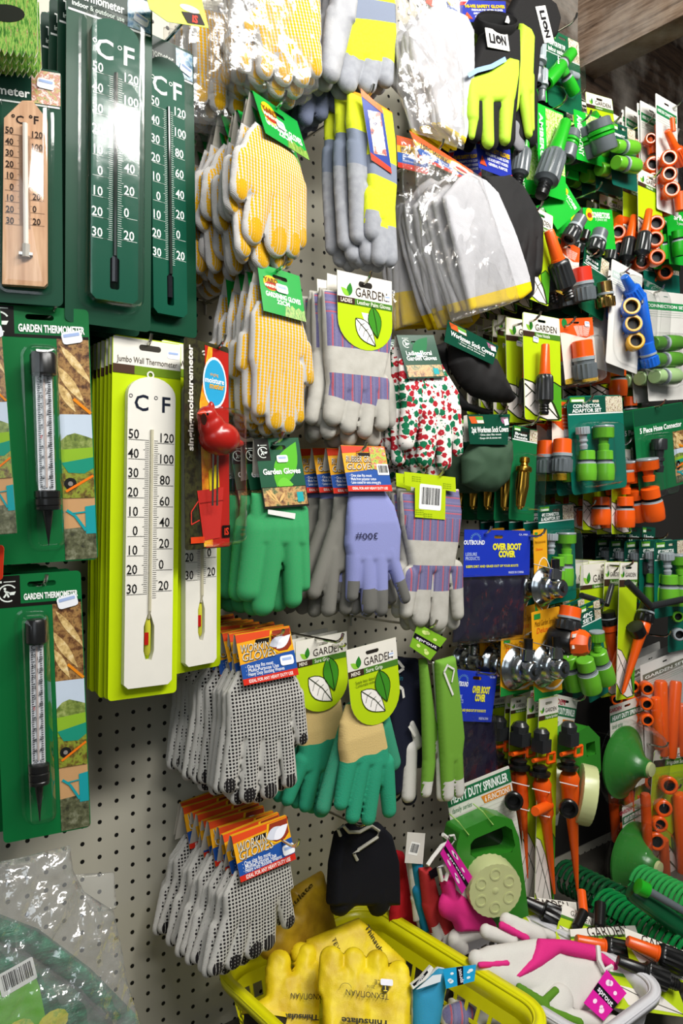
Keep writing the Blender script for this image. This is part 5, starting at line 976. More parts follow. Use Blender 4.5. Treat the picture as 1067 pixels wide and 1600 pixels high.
# ---------------- sprout gloves ----------------
def sprout_tag(it, pts, col, rot, dy, blobc='#f2d8ec', bar='#15111a', tx='#e6e0ea', name='swing_tag'):
    q = it.P(pts, dy); u = lambda a, b: tuple(((1-b)*((1-a)*q[0][k]+a*q[1][k])+b*((1-a)*q[3][k]+a*q[2][k])) for k in (0, 1)); U = lambda l: [u(*p) for p in l]; mb = MB(); mb.X = Matrix.Translation((0, -dy, 0)); mb.prism(q, 0, .0006, card(col))
    mb.poly(U([(0, .40), (1, .40), (1, .60), (0, .60)]), ink(bar), 2); L = math.hypot(q[1][0]-q[0][0], q[1][1]-q[0][1]); H = math.hypot(q[3][0]-q[0][0], q[3][1]-q[0][1]); an = math.atan2(q[1][1]-q[0][1], q[1][0]-q[0][0])
    mb.text('sprout', *u(.5, .5), H*.13, ink(tx), layer=3, rot=an, bold=.02, fit=L*.7)
    for a, b, r in ((.3, .2, .1), (.38, .16, .09), (.7, .25, .07), (.3, .78, .08), (.7, .84, .10), (.62, .78, .07)): mb.poly([u(a+r*math.cos(t), b+r*.8*math.sin(t)) for t in [i*.7 for i in range(9)]], ink(blobc), 1)
    return mb.build(name, it.e, False)
WSU = cloth('white_suede', '#dcd9d2', '#a8a59d', .9)
def two(name, a, b, t_): return twotone(name, a, b, 'rim', t_)
SPG = twotone('leaf_green_jersey', '#6ea62a', '#dcd9d2', 'along', .62, edge=None, bumpsc=700)
it = It('garden_glove_pair', 'leaf green and white gloves on lime polka dot sprout tag', 'gloves', (652, 1012), (712, 1022), (652, 1060), y=-.19, yaw=0)
glove(it, SPG, [(697, 1180, 698, 1240, 10, 8), (711, 1180, 716, 1236, 9, 7)], [(679, 1032), (708, 1024), (712, 1060), (722, 1150), (718, 1190), (688, 1196), (682, 1110)], dy=.012, T=.011, wave=.002, cuff=0)
glove(it, WSU, [(690, 1190, 690, 1240, 9, 8), (712, 1180, 718, 1232, 8, 6)], [(675, 1034), (700, 1030), (712, 1190), (684, 1200), (680, 1110)], dy=.002, T=.009, wave=.002, cuff=0)
glove(it, SPG, [(668, 1190, 664, 1236, 9, 7), (676, 1130, 677, 1170, 7, 6)], [(654, 1030), (664, 1028), (676, 1120), (676, 1200), (660, 1208)], dy=-.006, T=.010, wave=.003, cuff=0)
mb = MB(); mb.line([it.L(700, 1038, .026), it.L(694, 1050, .026), it.L(700, 1066, .026), it.L(708, 1086, .026)], .004, paint('#e8e6e0', .6), 0); o = mb.build('cuff_strap', it.e, False); o.location = (0, -.026, 0); mb = MB(); mb.line([it.L(700, 1040, .026), it.L(710, 1046, .026), it.L(706, 1066, .026)], .003, paint('#e8e6e0', .6), 0); o = mb.build('cuff_strap', it.e, False); o.location = (0, -.026, 0)
sprout_tag(it, [(653, 974), (698, 998), (672, 1032), (640, 1010)][0:4], '#7fb52a', 0, .014, '#d6e88a')
hook((683, 968), 'chrome hook carrying the leaf green sprout gloves', -.22)
it = It('garden_glove_pair', 'dark navy gloves with white palm and straps, between tan cuff gloves and leaf green ones', 'gloves', (610, 1020), (645, 1026), (610, 1080), y=-.15, yaw=0)
glove(it, cloth('dark_navy_jersey', '#161a2e', '#07080f'), [(618, 1190, 616, 1230, 10, 9), (636, 1190, 638, 1244, 12, 10)], [(602, 1025), (650, 1028), (656, 1120), (656, 1200), (606, 1200)], T=.012, wave=.003, cuff=0)
glove(it, WSU, [(640, 1130, 650, 1160, 6, 8), (640, 1170, 638, 1240, 10, 10)], None, dy=.008, T=.010, name='palm_patch', cuff=0)
for pts in ([(610, 1030), (622, 1034), (630, 1044), (622, 1050)], [(615, 1068), (628, 1076), (630, 1090)], [(638, 1134), (648, 1150)]): mb = MB(); mb.line(it.P(pts, .02), .005, paint('#dcd9d0', .7), 0); o = mb.build('cuff_strap', it.e, False); o.location = (0, -.0215, 0)
mb = MB(); mb.text('skin', *it.L(622, 1058, .02), .009, ink('#2a6a7a'), layer=0); o = mb.build('printed_word', it.e, False); o.location = (0, -.0215, 0)
stack(it, 2, .03, 'dark navy gloves with white palm, hidden row', 'dark navy gloves, upper hook', jit=.6)
it = It('garden_glove_pair', 'black navy gloves with pale looped strap hanging behind the yellow basket', 'gloves', (528, 1284), (604, 1296), (528, 1340), y=-.16, yaw=0)
glove(it, cloth('midnight_jersey', '#0b0c16', '#040408'), [(545, 1390, 530, 1410, 18, 14), (585, 1390, 590, 1410, 18, 14)], [(524, 1300), (545, 1286), (590, 1284), (606, 1300), (616, 1340), (618, 1412), (510, 1412), (514, 1350)], T=.018, wave=.004, cuff=0)
mb = MB(); mb.tube([(*(lambda q: (q[0], -.022, q[1]))(it.L(a, b, .022)),) for a, b in ((532, 1306), (528, 1296), (536, 1290), (545, 1300), (562, 1300), (580, 1290), (592, 1298), (590, 1308), (560, 1328), (553, 1334), (558, 1344))], .0026, paint('#b8b4a6', .6), 6); mb.build('looped_strap', it.e)
hook((572, 1281), 'brass tipped hook behind the green dipped fingers', -.21)
# red, teal and pink sprout gloves
RED = twotone('red_jersey_white_fingers', '#b81420', '#dcd9d2', 'along', .6); PNK = cloth('hot_pink_jersey', '#e32f86', '#a01658', .8); TEA = cloth('teal_jersey', '#1a86ac', '#0c4a66', .8)
it = It('garden_glove_pair', 'red jersey gloves hanging at the left of the barcode tag, behind the basket rim', 'gloves', (612, 1322), (636, 1326), (612, 1380), y=-.12, yaw=0)
glove(it, cloth('red_jersey', '#b81420', '#6a0a12', .8), [(628, 1410, 640, 1440, 12, 10)], [(613, 1326), (628, 1330), (636, 1390), (644, 1430), (606, 1440), (608, 1420), (618, 1390)], T=.012, wave=.004, cuff=0)
it = It('garden_glove_pair', 'white and red gloves behind plain barcode tag, left of the pink ones', 'gloves', (640, 1330), (668, 1336), (640, 1390), y=-.155, yaw=0)
glove(it, WSU, [(650, 1400, 664, 1460, 8, 7)], [(636, 1330), (656, 1332), (664, 1440), (646, 1440)], dy=0, T=.008, cuff=0); glove(it, TEA, [(652, 1390, 664, 1448, 7, 6)], [(642, 1340), (658, 1340), (662, 1400), (650, 1400)], dy=.006, T=.008, name='teal_back', cuff=0)
mb = MB(); mb.prism(it.P([(636, 1300), (664, 1302), (660, 1350), (632, 1348)], .016), -.0166, -.016, card('#d8d4cc')); mb.X = Matrix.Translation((0, -.0166, 0)); q = it.L(647, 1326, .0166); barcode(mb, q[0], q[1], .022, .02, 1); mb.build('barcode_tag', it.e, False)
it = It('garden_glove_pair', 'red gloves with white fingertips, right in front of the teal glove', 'gloves', (654, 1350), (682, 1356), (654, 1400), y=-.175, yaw=0)
glove(it, RED, [(684, 1420, 700, 1475, 9, 7), (668, 1410, 682, 1462, 8, 7), (696, 1440, 712, 1490, 7, 6)], [(654, 1356), (672, 1354), (684, 1400), (694, 1440), (676, 1440), (660, 1410)], T=.011, cuff=0)
mb = MB(); mb.tube([(*(lambda q: (q[0], -.012, q[1]))(it.L(a, b, .012)),) for a, b in ((668, 1352), (676, 1340), (684, 1330), (690, 1322), (698, 1318), (700, 1310), (692, 1304))], .0035, paint('#e2e0da', .7), 6); q = it.L(675, 1366, .013); mb.poly(it.P([(669, 1362), (681, 1354), (684, 1368), (673, 1374)], .013), ink('#15131a'), y=-.0135); mb.build('cuff_strap', it.e)
it = It('garden_glove_pair', 'hot pink and white gloves hanging from pink sprout tag over the white basket', 'gloves', (686, 1350), (706, 1356), (686, 1400), y=-.20, yaw=0)
glove(it, PNK, [(700, 1410, 735, 1432, 15, 12), (730, 1430, 768, 1444, 12, 9)], [(686, 1370), (704, 1366), (708, 1400), (745, 1418), (775, 1440), (770, 1452), (712, 1454), (696, 1420)], T=.014, cuff=0, wave=.003)
glove(it, WSU, [(716, 1462, 752, 1452, 9, 8), (710, 1465, 722, 1482, 9, 7)], [(700, 1340), (715, 1345), (730, 1400), (728, 1425), (706, 1410)], dy=-.004, T=.011, name='white_palm', cuff=0)
mb = MB(); mb.tube([(*(lambda q: (q[0], -.014, q[1]))(it.L(a, b, .014)),) for a, b in ((690, 1376), (686, 1356), (694, 1350), (700, 1362), (696, 1376))], .0034, paint('#e2e0da', .7), 6); mb.build('cuff_strap', it.e); mb = MB(); mb.tube([(*(lambda q: (q[0], -.014, q[1]))(it.L(a, b, .014)),) for a, b in ((700, 1316), (702, 1306), (709, 1305), (711, 1312), (706, 1320))], .002, paint('#dcdad4', .5), 6); mb.build('hang_loop', it.e)
sprout_tag(it, [(700, 1312), (738, 1370), (722, 1397), (688, 1334)], '#d81f9c', 0, .022)
# ---------------- baskets ----------------
def basket(lab, x0, x1, y0, y1, zr, hgt, col, r=.045, lip=.016, tap=.03, cell=.0135):
    e = bpy.data.objects.new('plastic_basket', None); C.objects.link(e); e.location = ((x0+x1)/2, (y0+y1)/2, zr-hgt); e['label'] = lab; e['category'] = 'basket'
    hx, hy = (x1-x0)/2, (y1-y0)/2; pl = paint(col, .32, kind='plastic')
    def ring(ins, z, rr=None):
        rr = max(r-ins*.5, .02) if rr is None else rr; per = []
        a, b = hx-ins-rr, hy-ins-rr
        for cx, cy, t0 in ((a, b, 0), (-a, b, pi/2), (-a, -b, pi), (a, -b, 1.5*pi)):
            for i in range(7): per.append((cx+rr*math.cos(t0+pi/2*i/6), cy+rr*math.sin(t0+pi/2*i/6)))
        # resample to even spacing
        P = per+[per[0]]; D = [0]
        for p, q in zip(P[:-1], P[1:]): D.append(D[-1]+math.dist(p, q))
        n = N; out = []
        for k in range(n):
            s_ = D[-1]*k/n; j = max(i for i in range(len(D)) if D[i] <= s_+1e-9); j = min(j, len(P)-2); f = (s_-D[j])/max(D[j+1]-D[j], 1e-9); out.append((P[j][0]+(P[j+1][0]-P[j][0])*f, P[j][1]+(P[j+1][1]-P[j][1])*f, z))
        return out
    N = int(4*(hx+hy)/cell/2)*2*2
    H = hgt
    mb = MB(); rs = [ring(lip*.15, H-.014, r+lip*.8), ring(-0.0, H-.002, r+lip), ring(lip*.1, H, r+lip), ring(lip*.9, H, r), ring(lip*1.05, H-.004, r), ring(lip*1.25, H-.028, r)]
    for a, b in zip(rs[:-1], rs[1:]): mb.add(a+b, [(i, (i+1) % N, N+(i+1) % N, N+i) for i in range(N)], pl)
    o = mb.build('rim', e); m = o.modifiers.new('s', 'SOLIDIFY'); m.thickness = .002; m.offset = 0
    mb = MB(); rows = [(.028, 2), (.046, 0), (.066, 1), (.071, 0), (.091, 1), (.096, 0), (.116, 1)]; zb = .012; rr = [q for q in rows if H-q[0] > zb+.006]
    lv = [(H-q[0], q[1]) for q in rr]+[(zb, 1)]
    prev = None; rings = [(ring(lip*1.25+tap*(H-z-.028)/H, z), s) for z, s in lv]
    for (a, s0), (b, s1) in zip(rings[:-1], rings[1:]):
        solid = s0 in (1, 2)
        f = [(i, (i+1) % N, N+(i+1) % N, N+i) for i in range(N) if solid or i % 4 == 0] if True else 0
        mb.add(a+b, f, pl)
    bt = rings[-1][0]; b2 = ring(lip*1.25+tap, 0.002); mb.add(bt+b2, [(i, (i+1) % N, N+(i+1) % N, N+i) for i in range(N)], pl); mb.add(b2, [tuple(range(N))[::-1]], pl)
    o = mb.build('lattice_body', e, False); m = o.modifiers.new('s', 'SOLIDIFY'); m.thickness = .002; m.offset = 0
    return e
basket('bright yellow plastic basket with lattice sides holding yellow leather gloves', .145, .468, -.455, -.045, .765, .135, '#e4e00a')
basket('white plastic basket with lattice sides full of pink gloves at lower right', .500, .715, -.48, -.15, .725, .09, '#d9d8dc', r=.04, tap=.015)
# ---------------- yellow leather gloves in the basket ----------------
YL = leather('yellow_leather', '#f2da1c', '#cfae0e'); YLD = leather('yellow_leather_darker', '#b9961a', '#8a6a10')  # the upright glove gets a darker tone of the yellow
def ltext(it, t, px, py, size, dy, rot, fit=None, bold=.0, col='#26240f'):
    mb = MB(); x, z = it.L(px, py, dy); mb.X = Matrix.Translation((0, -dy, 0)); mb.text(t, x, z, size, ink(col), layer=0, rot=rot, fit=fit, bold=bold); return mb.build('printed_word', it.e, False)
def plane_y(px, py, z): return atz(px, py, z).y
it = It('leather_glove', 'yellow leather glove with upside down printed name, front right in the yellow basket', 'gloves', (500, 1488), (642, 1500), (498, 1600), y=plane_y(570, 1494, .80), yaw=-25, pitch=-42)
glove(it, YL, [(517, 1540, 518, 1499, 21, 19), (553, 1545, 553, 1500, 19, 18), (589, 1545, 589, 1504, 19, 18), (622, 1545, 623, 1520, 18, 17)], [(497, 1515), (500, 1505), (520, 1508), (560, 1512), (600, 1512), (636, 1512), (642, 1530), (640, 1640), (505, 1640), (504, 1570)], T=.011, R=.012, wr=.0032, wrs=40, cuff=0, name='glove_body')
ltext(it, 'TEXNOΠΛAN', 574, 1554, .0072, .0175, pi-.03, it.sc(570, 1555)*66); ltext(it, 'Thinsulate', 571, 1597, .0072, .0175, pi+.0, it.sc(570, 1595)*74, .03)
mb = MB(); mb.X = Matrix.Translation((0, -.0178, 0)); x, z = it.L(603, 1544, .0215); mb.poly(ell(x, z, .005, .0048, 14), ink('#26240f'), 1); mb.text('T', x, z, .006, YL, layer=2, rot=pi, bold=.03); q = it.L(605, 1534, .0215); mb.poly(rrect(q[0]-.009, q[1]-.004, q[0]+.009, q[1]+.004, .002), card('#e6e6f2'), 2); a = it.L(541, 1539, .0215); mb.line(ell(a[0], a[1]-.003, .008, .006, 12, 0, 0, pi), .0006, ink('#5a5410'), 1); mb.text('CE', *it.L(591, 1534, .0215), .006, ink('#3a380f'), layer=1, rot=pi); mb.text('2016', *it.L(580, 1541, .0215), .004, ink('#3a380f'), layer=1, rot=pi); mb.build('printed_marks', it.e, False)
it = It('leather_glove', 'yellow leather glove with open cuff, lying at the left of the basket', 'gloves', (415, 1480), (500, 1470), (400, 1590), y=plane_y(455, 1475, .79), yaw=-25, pitch=-42)
glove(it, YL, [(434, 1530, 436, 1504, 20, 19), (472, 1530, 480, 1492, 17, 16)], [(414, 1510), (450, 1520), (498, 1500), (500, 1560), (496, 1640), (410, 1620), (384, 1592), (392, 1570), (416, 1556)], T=.013, R=.013, wr=.0030, wrs=40, cuff=0, name='glove_body')
ltext(it, 'TEXNOΠΛAN', 484, 1557, .0072, .0175, pi-.15, it.sc(470, 1555)*58); ltext(it, 'Thinsulate', 468, 1589, .0066, .0175, pi-.15, it.sc(460, 1590)*60, .03)
mb = MB(); q = it.L(415, 1590); M = Matrix.Translation((q[0], -.008, q[1])) @ Matrix.Rotation(.2, 4, 'Y'); mb.lathe([(-.006, .034, YL), (.0, .036, YL), (.0, .032, paint('#241c08', .9)), (.02, .03, paint('#241c08', .9))], M @ Matrix.Rotation(0.0, 4, 'X') @ Matrix.Rotation(pi, 4, 'X'), 28, .42); mb.build('open_cuff', it.e)
it = It('leather_glove', 'yellow leather glove behind with Thinsulate printed along its slanting cuff', 'gloves', (470, 1450), (620, 1480), (470, 1540), y=plane_y(545, 1465, .785), yaw=-20, pitch=-38)
glove(it, YL, [(500, 1500, 470, 1490, 18, 16)], [(478, 1468), (530, 1446), (560, 1434), (600, 1470), (632, 1500), (636, 1530), (480, 1530)], T=.016, R=.02, wr=.0015, wrs=30, cuff=0, dy=-.006, name='glove_body')
ltext(it, 'Thinsulate', 588, 1472, .0072, .0115, -.85, it.sc(588, 1472)*52, .02); ltext(it, 'TEX', 525, 1475, .007, .0115, -1.0, None)
it = It('leather_glove', 'darker yellow leather glove standing up against the pegboard in the basket', 'gloves', (440, 1380), (520, 1360), (440, 1480), y=-.09, yaw=0, pitch=-8)
glove(it, YLD, [(430, 1450, 420, 1480, 14, 14)], [(452, 1390), (478, 1374), (502, 1360), (506, 1375), (523, 1448), (520, 1500), (416, 1500), (414, 1470), (432, 1430), (452, 1426)], T=.018, R=.02, wr=.003, wrs=35, cuff=0, name='glove_body')
ltext(it, 'Thinsulate', 457, 1413, .0085, .0225, .55, it.sc(457, 1413)*70, .02, '#30280c')
it = It('garden_glove_pair', 'turquoise glove with white edge and blue sprout tag in the yellow basket', 'gloves', (640, 1520), (694, 1512), (640, 1600), y=plane_y(665, 1540, .76), yaw=-25, pitch=-20)
glove(it, twotone('turquoise_jersey', '#1b95c4', '#dfe6ea', 'rim', .0012), [(660, 1600, 660, 1640, 14, 12)], [(642, 1542), (660, 1532), (682, 1510), (694, 1512), (698, 1530), (690, 1580), (680, 1640), (642, 1640)], T=.016, R=.02, wr=.001, cuff=0)
mb = MB(); q = it.P([(641, 1538), (656, 1526), (672, 1508), (676, 1512), (666, 1528), (644, 1545)], .02); mb.prism(q, -.024, -.016, paint('#e6e6e4', .7)); mb.X = Matrix.Translation((0, -.024, 0)); mb.poly(it.P([(644, 1538), (658, 1527), (667, 1516), (669, 1519), (660, 1530), (647, 1541)], .024), ink('#15151a'), 1); x, z = it.L(656, 1530, .024); mb.text('sprout', x, z, .004, ink('#e6e6ea'), layer=2, rot=.75, bold=.02); mb.poly(it.P([(650, 1534+12), (676, 1524), (690, 1522), (688, 1534), (652, 1546)], .024), paint('#dfe6ee', .7), 0); mb.build('cuff_strap', it.e, False)
sprout_tag(it, [(697, 1545), (692, 1514), (744, 1507), (741, 1533)], '#1fa0d8', 0, .026, '#e6f0f6')
it = It('leather_palm_glove_pair', 'striped leather palm gloves lying at the bottom of the yellow basket', 'gloves', (690, 1545), (780, 1560), (690, 1600), y=plane_y(735, 1560, .70), yaw=-10, pitch=-50)
glove(it, WSU, [(720, 1550, 760, 1560, 12, 10), (700, 1590, 740, 1600, 12, 12), (740, 1580, 790, 1590, 12, 11)], [(700, 1560), (760, 1555), (780, 1600), (700, 1610)], T=.013, wr=.001, cuff=0, dy=-.006); glove(it, leatherpalm('leather_palm_cloth_basket', (-9, -8), 2), [(700, 1590, 720, 1590, 14, 14)], [(692, 1572), (720, 1562), (746, 1582), (740, 1600), (690, 1606)], T=.012, cuff=0, name='striped_back', dy=.004)
# pink gloves in the white basket
it = It('garden_glove_pair', 'hot pink and white gloves heaped on the white basket with tilted pink sprout tag', 'gloves', (800, 1462), (960, 1480), (800, 1560), y=plane_y(880, 1480, .75), yaw=-10, pitch=-40)
glove(it, WSU, [(860, 1530, 840, 1560, 30, 24), (745, 1500, 790, 1520, 13, 14)], [(735, 1490), (760, 1478), (838, 1466), (880, 1490), (935, 1500), (950, 1560), (900, 1590), (830, 1560), (780, 1545), (740, 1520)], T=.016, R=.02, wr=.0015, cuff=0, name='white_palm')
glove(it, PNK, [], [(840, 1466), (884, 1468), (934, 1478), (932, 1502), (875, 1490), (845, 1512), (810, 1530), (802, 1526), (828, 1498)], dy=.012, T=.010, R=.012, cuff=0, name='pink_back')
glove(it, PNK, [(750, 1508, 792, 1505, 4, 4)], None, dy=.014, T=.005, cuff=0, name='pink_finger_seam'); glove(it, PNK, [(940, 1498, 958, 1510, 7, 6)], None, dy=.004, T=.01, cuff=0, name='pink_cuff')
mb = MB(); mb.tube([(*(lambda q: (q[0], -.024, q[1]))(it.L(a, b, .024)),) for a, b in ((934, 1478), (936, 1500), (944, 1516), (956, 1510))], .004, paint('#e2e0da', .7), 6); mb.build('cuff_strap', it.e)
sprout_tag(it, [(948, 1515), (979, 1552), (943, 1595), (912, 1567)][0:4], '#d81f9c', 0, .032)
it = It('garden_glove_pair', 'white glove with pink lining lying on top beside the cream sprinkler wheel', 'gloves', (780, 1430), (860, 1450), (780, 1480), y=plane_y(820, 1440, .77), yaw=-10, pitch=-35)
glove(it, WSU, [(792, 1440, 840, 1462, 11, 12), (840, 1455, 862, 1462, 7, 6), (760, 1456, 800, 1470, 10, 8)], [(784, 1430), (830, 1445), (862, 1465), (800, 1470)], T=.012, cuff=0, wr=.001); glove(it, PNK, [(784, 1446, 822, 1466, 5, 5)], None, dy=.008, T=.007, cuff=0, name='pink_lining')
it = It('garden_glove_pair', 'green edged white glove cuff curling inside the white basket', 'gloves', (830, 1540), (900, 1560), (830, 1600), y=plane_y(865, 1555, .72), yaw=-10, pitch=-40)
glove(it, WSU, [(870, 1570, 876, 1560, 20, 18), (880, 1590, 960, 1600, 12, 10)], None, T=.012, cuff=0); glove(it, cloth('leaf_green_lining', '#5d8f22', '#37601a', .8), [(812, 1544, 850, 1570, 6, 8), (850, 1578, 905, 1598, 7, 6), (868, 1548, 846, 1568, 5, 5)], None, dy=.008, T=.007, cuff=0, name='green_lining')
# ---------------- big clear bag with green tarpaulin, lower left ----------------
it = It('wrapped_ground_sheet', 'green woven ground sheet in big crinkled clear bag at the lower left corner', 'packaged sheet', (-60, 1360), (120, 1330), (-40, 1600), y=-.24, yaw=0, pitch=-8)
t = NT('woven_green_sheet'); n = t.noise(t.scl(t.uvv(), (1, 2.4, 1)), 40, 4, .7); c = t.ramp(n, [(.35, '#0a3a28'), (.5, '#14694a'), (.62, '#2a8a66'), (.75, '#8fb8a8')]); t.bump(n, .004, .9); TARP = t.fin(c, .35, spec=.6)
inflate('ground_sheet', it.e, [], [it.P([(-60, 1420), (0, 1440), (60, 1475), (130, 1530), (190, 1590), (215, 1640), (-60, 1640)])], TARP, T=.03, R=.05, wr=.006, wrs=26, seed=4, g=.004)
inflate('rolled_hem', it.e, [(*it.L(-40, 1432), .012, *it.L(40, 1462), .012), (*it.L(40, 1462), .012, *it.L(120, 1520), .011), (*it.L(120, 1520), .011, *it.L(190, 1590), .011), (*it.L(190, 1590), .011, *it.L(215, 1640), .011)], [], TARP, T=.012, dy=.018, wr=.002, wrs=60, g=.003)
mb = MB(); q = it.P([(-40, 1540), (45, 1500), (60, 1540), (80, 1640), (-40, 1640)], .04); mb.prism(q, -.043, -.042, card('#6cbf2a')); mb.X = Matrix.Translation((0, -.043, 0)); a = it.L(27, 1526, .043); mb.X = mb.X @ Matrix.Translation((a[0], 0, a[1])) @ Matrix.Rotation(-.3, 4, 'Y'); barcode(mb, 0, 0, .034, .022, 2); mb.poly(ell(-.012, -.05, .016, .012, 12), photo_mix('print_yellow_flower', ['#c8c81c', '#e8e04a', '#7ab82a'], 90), 2); mb.poly(ell(.02, -.06, .016, .012, 12), photo_mix('print_yellow_flower', [], 90), 2); mb.build('paper_insert', it.e, False)
inflate('plastic_bag', it.e, [], [it.P([(-60, 1360), (40, 1340), (112, 1322), (116, 1360), (134, 1395), (180, 1425), (192, 1480), (200, 1530), (222, 1600), (230, 1650), (-60, 1650)], .04)], BAGM, T=.02, R=.06, dy=.035, wr=.007, wrs=48, seed=8, g=.003)
inflate('bag_flap', it.e, [], [it.P([(116, 1370), (184, 1366), (188, 1425), (150, 1430)], .01)], clear('flap_film', 0, haze=.10), T=.002, R=.006, dy=.0, wr=.001, g=.004)
# ---------------- hose fittings, right side ----------------
OR = plas('#f05c10'); DKO = plas('#cf4a0e'); GY = plas('#5d6468'); DG2 = plas('#26282a'); BK = plas('#101011'); LG = plas('#69b62c'); BG = plas('#1fa51f'); LGY = plas('#9aa3a8'); BRS = brass(); HOLE = paint('#080808', .6); BLU = plas('#1660c8'); YEL = plas('#e3a81a'); CRM = plas('#c6cc92'); STL = paint('#b4bcc0', .2, 1, 'zinc'); PGR = plas('#9fbf84'); GLD = paint('#d2ac62', .22, 1, 'brass_light')
def prof(kind, L, r, c1, c2):
    rb = r*.10
    if kind == 'nozzle': P = [(0, .40, c1), (.015, .46, c1), (.40, .60, c1), (.405, .66, c1), (.43, .66, c1), (.431, .70, c2), (.46, .92, c2, rb), (.50, .96, c2, rb), (.78, 1.0, c2, rb), (.80, .96, c2), (.83, .60, DG2), (.86, .46, BK), (.88, .54, BK), (.90, .46, BK), (.92, .54, BK), (.94, .46, BK), (.96, .54, BK), (1, .46, BK)]
    elif kind == 'conn': P = [(0, .74, c1), (.02, .82, c1), (.30, .84, c1), (.31, .74, c2), (.36, .70, c2), (.38, .88, LGY), (.43, .90, LGY), (.44, .95, c1), (.70, 1.0, c1), (.96, .96, c1), (1, .90, c1), (1.0, .62, HOLE), (.86, .58, HOLE)]
    elif kind == 'cap': P = [(0, .72, c1), (.02, .82, c1), (.42, .84, c1), (.43, .92, LGY), (.52, .92, LGY), (.53, .84, c2), (.60, .84, c2), (.62, 1.0, c2, rb), (.95, 1.0, c2, rb), (1, .92, c2), (1, .6, HOLE), (.9, .55, HOLE)]
    elif kind == 'tail': P = [(0, .9, c1), (.02, 1.0, c1, rb), (.30, 1.0, c1, rb), (.33, .92, c1), (.34, .6, c1), (.55, .5, c1), (.58, .62, c1), (.66, .62, c1), (.68, .45, c1), (.78, .45, c1), (.82, .6, c1), (1, .5, c1)]
    elif kind == 'screw': P = [(0, .96, LGY), (.05, 1.0, LGY), (.09, 1.0, c1, rb), (.46, 1.0, c1, rb), (.50, .9, c1), (.52, .5, c1), (.72, .42, c1), (.76, .56, c1), (1, .5, c1)]
    elif kind == 'brass': P = [(0, .4, c1), (.02, .6, c1), (.10, .62, c1), (.12, .45, c1), (.16, .5, c1), (.20, .95, c1), (.24, 1.0, c1), (.28, .95, c1), (.30, .72, c1), (.55, .80, c1, rb), (.80, .62, c1), (.94, .52, c1), (.97, .30, c1), (1, .28, c1)]
    elif kind == 'barrel': P = [(0, .85, c1), (.02, .95, c1, rb), (.40, .95, c1, rb), (.42, 1.05, c1), (.50, 1.05, c1), (.52, .7, c2), (.62, .75, c2), (.64, .62, c2), (.80, .62, c2), (.82, .72, c2), (.97, .70, c2), (1, .62, HOLE), (.93, .5, HOLE)]
    elif kind == 'coupling': P = [(0, .72, c2), (.03, .86, c2), (.28, .92, c2, rb*.5), (.30, .84, c1), (.34, .98, c1), (.42, 1.0, c1), (.44, .8, c1), (.48, .96, c1), (.54, .96, c1), (.56, .9, c2), (.90, .95, c2, rb*.5), (.97, .88, c2), (1, .7, c2), (1, .45, c1), (.96, .35, c1), (.94, .2, HOLE)]
    elif kind == 'tube': P = [(0, .8, c1), (.03, 1, c1), (.97, .95, c1), (1, .8, c1)]
    elif kind == 'cone': P = [(0, 1, c1), (1, .25, c1)]
    elif kind == 'spike': P = [(0, .8, c1), (.03, 1, c1), (.18, 1.0, c1), (.2, .8, c1), (.95, .28, c1), (1, .02, c1)]
    return [(p[0]*L, p[1]*r)+tuple(p[2:]) for p in P]
PN = {'nozzle': 'spray_nozzle', 'conn': 'hose_connector', 'cap': 'tap_connector', 'tail': 'tail_piece', 'screw': 'threaded_adaptor', 'brass': 'brass_nozzle', 'barrel': 'grey_barrel', 'coupling': 'hose_coupling', 'tube': 'pipe', 'spike': 'ground_spike', 'cone': 'cone'}
def fitting(it, kind, p0, p1, rpx, c1, c2=None, dy=.02, parent=None, n=32, name=None, dy1=None):
    a = it.L(*p0, dy); b = it.L(*p1, dy if dy1 is None else dy1); A = Vector((a[0], -dy, a[1])); B = Vector((b[0], -(dy if dy1 is None else dy1), b[1])); D = B-A; L = D.length
    wp = it.hit(*p0, dy); r = rpx*((wp-CAM).dot(RC @ Vector((0, 1, 0))))/FPX
    M = Matrix.Translation(A) @ D.to_track_quat('Z', 'X').to_matrix().to_4x4(); mb = MB(); mb.lathe(prof(kind, L, r, c1, c2 or DG2), M, n); return mb.build(name or PN[kind], parent or it.e)
def endring(it, p, rpx, c1, c2=None, dy=.03, depth=.026, name='hose_connector', tilt=(0, -.8)):
    a = it.L(*p, dy); wp = it.hit(*p, dy); r = rpx*((wp-CAM).dot(RC @ Vector((0, 1, 0))))/FPX
    M = Matrix.Translation((a[0], -dy, a[1])) @ Matrix.Rotation(tilt[0], 4, 'X') @ Matrix.Rotation(tilt[1], 4, 'Z') @ Matrix.Rotation(-pi/2, 4, 'X'); mb = MB(); d = c2 or HOLE
    f_ = c2 or c1; mb.lathe([(.012, r*.5, HOLE), (.002, r*.60, f_), (-.001, r*.66, f_), (-.001, r*.84, f_), (0, r*.9, c1), (.001, r*.97, c1), (.004, r, c1), (depth*.4, r, c1), (depth*.42, r*.85, DG2), (depth*.5, r*.85, c1), (depth*.52, r*.95, c1), (depth, r*.9, c1)], M, 22)
    return mb.build(name, it.e)
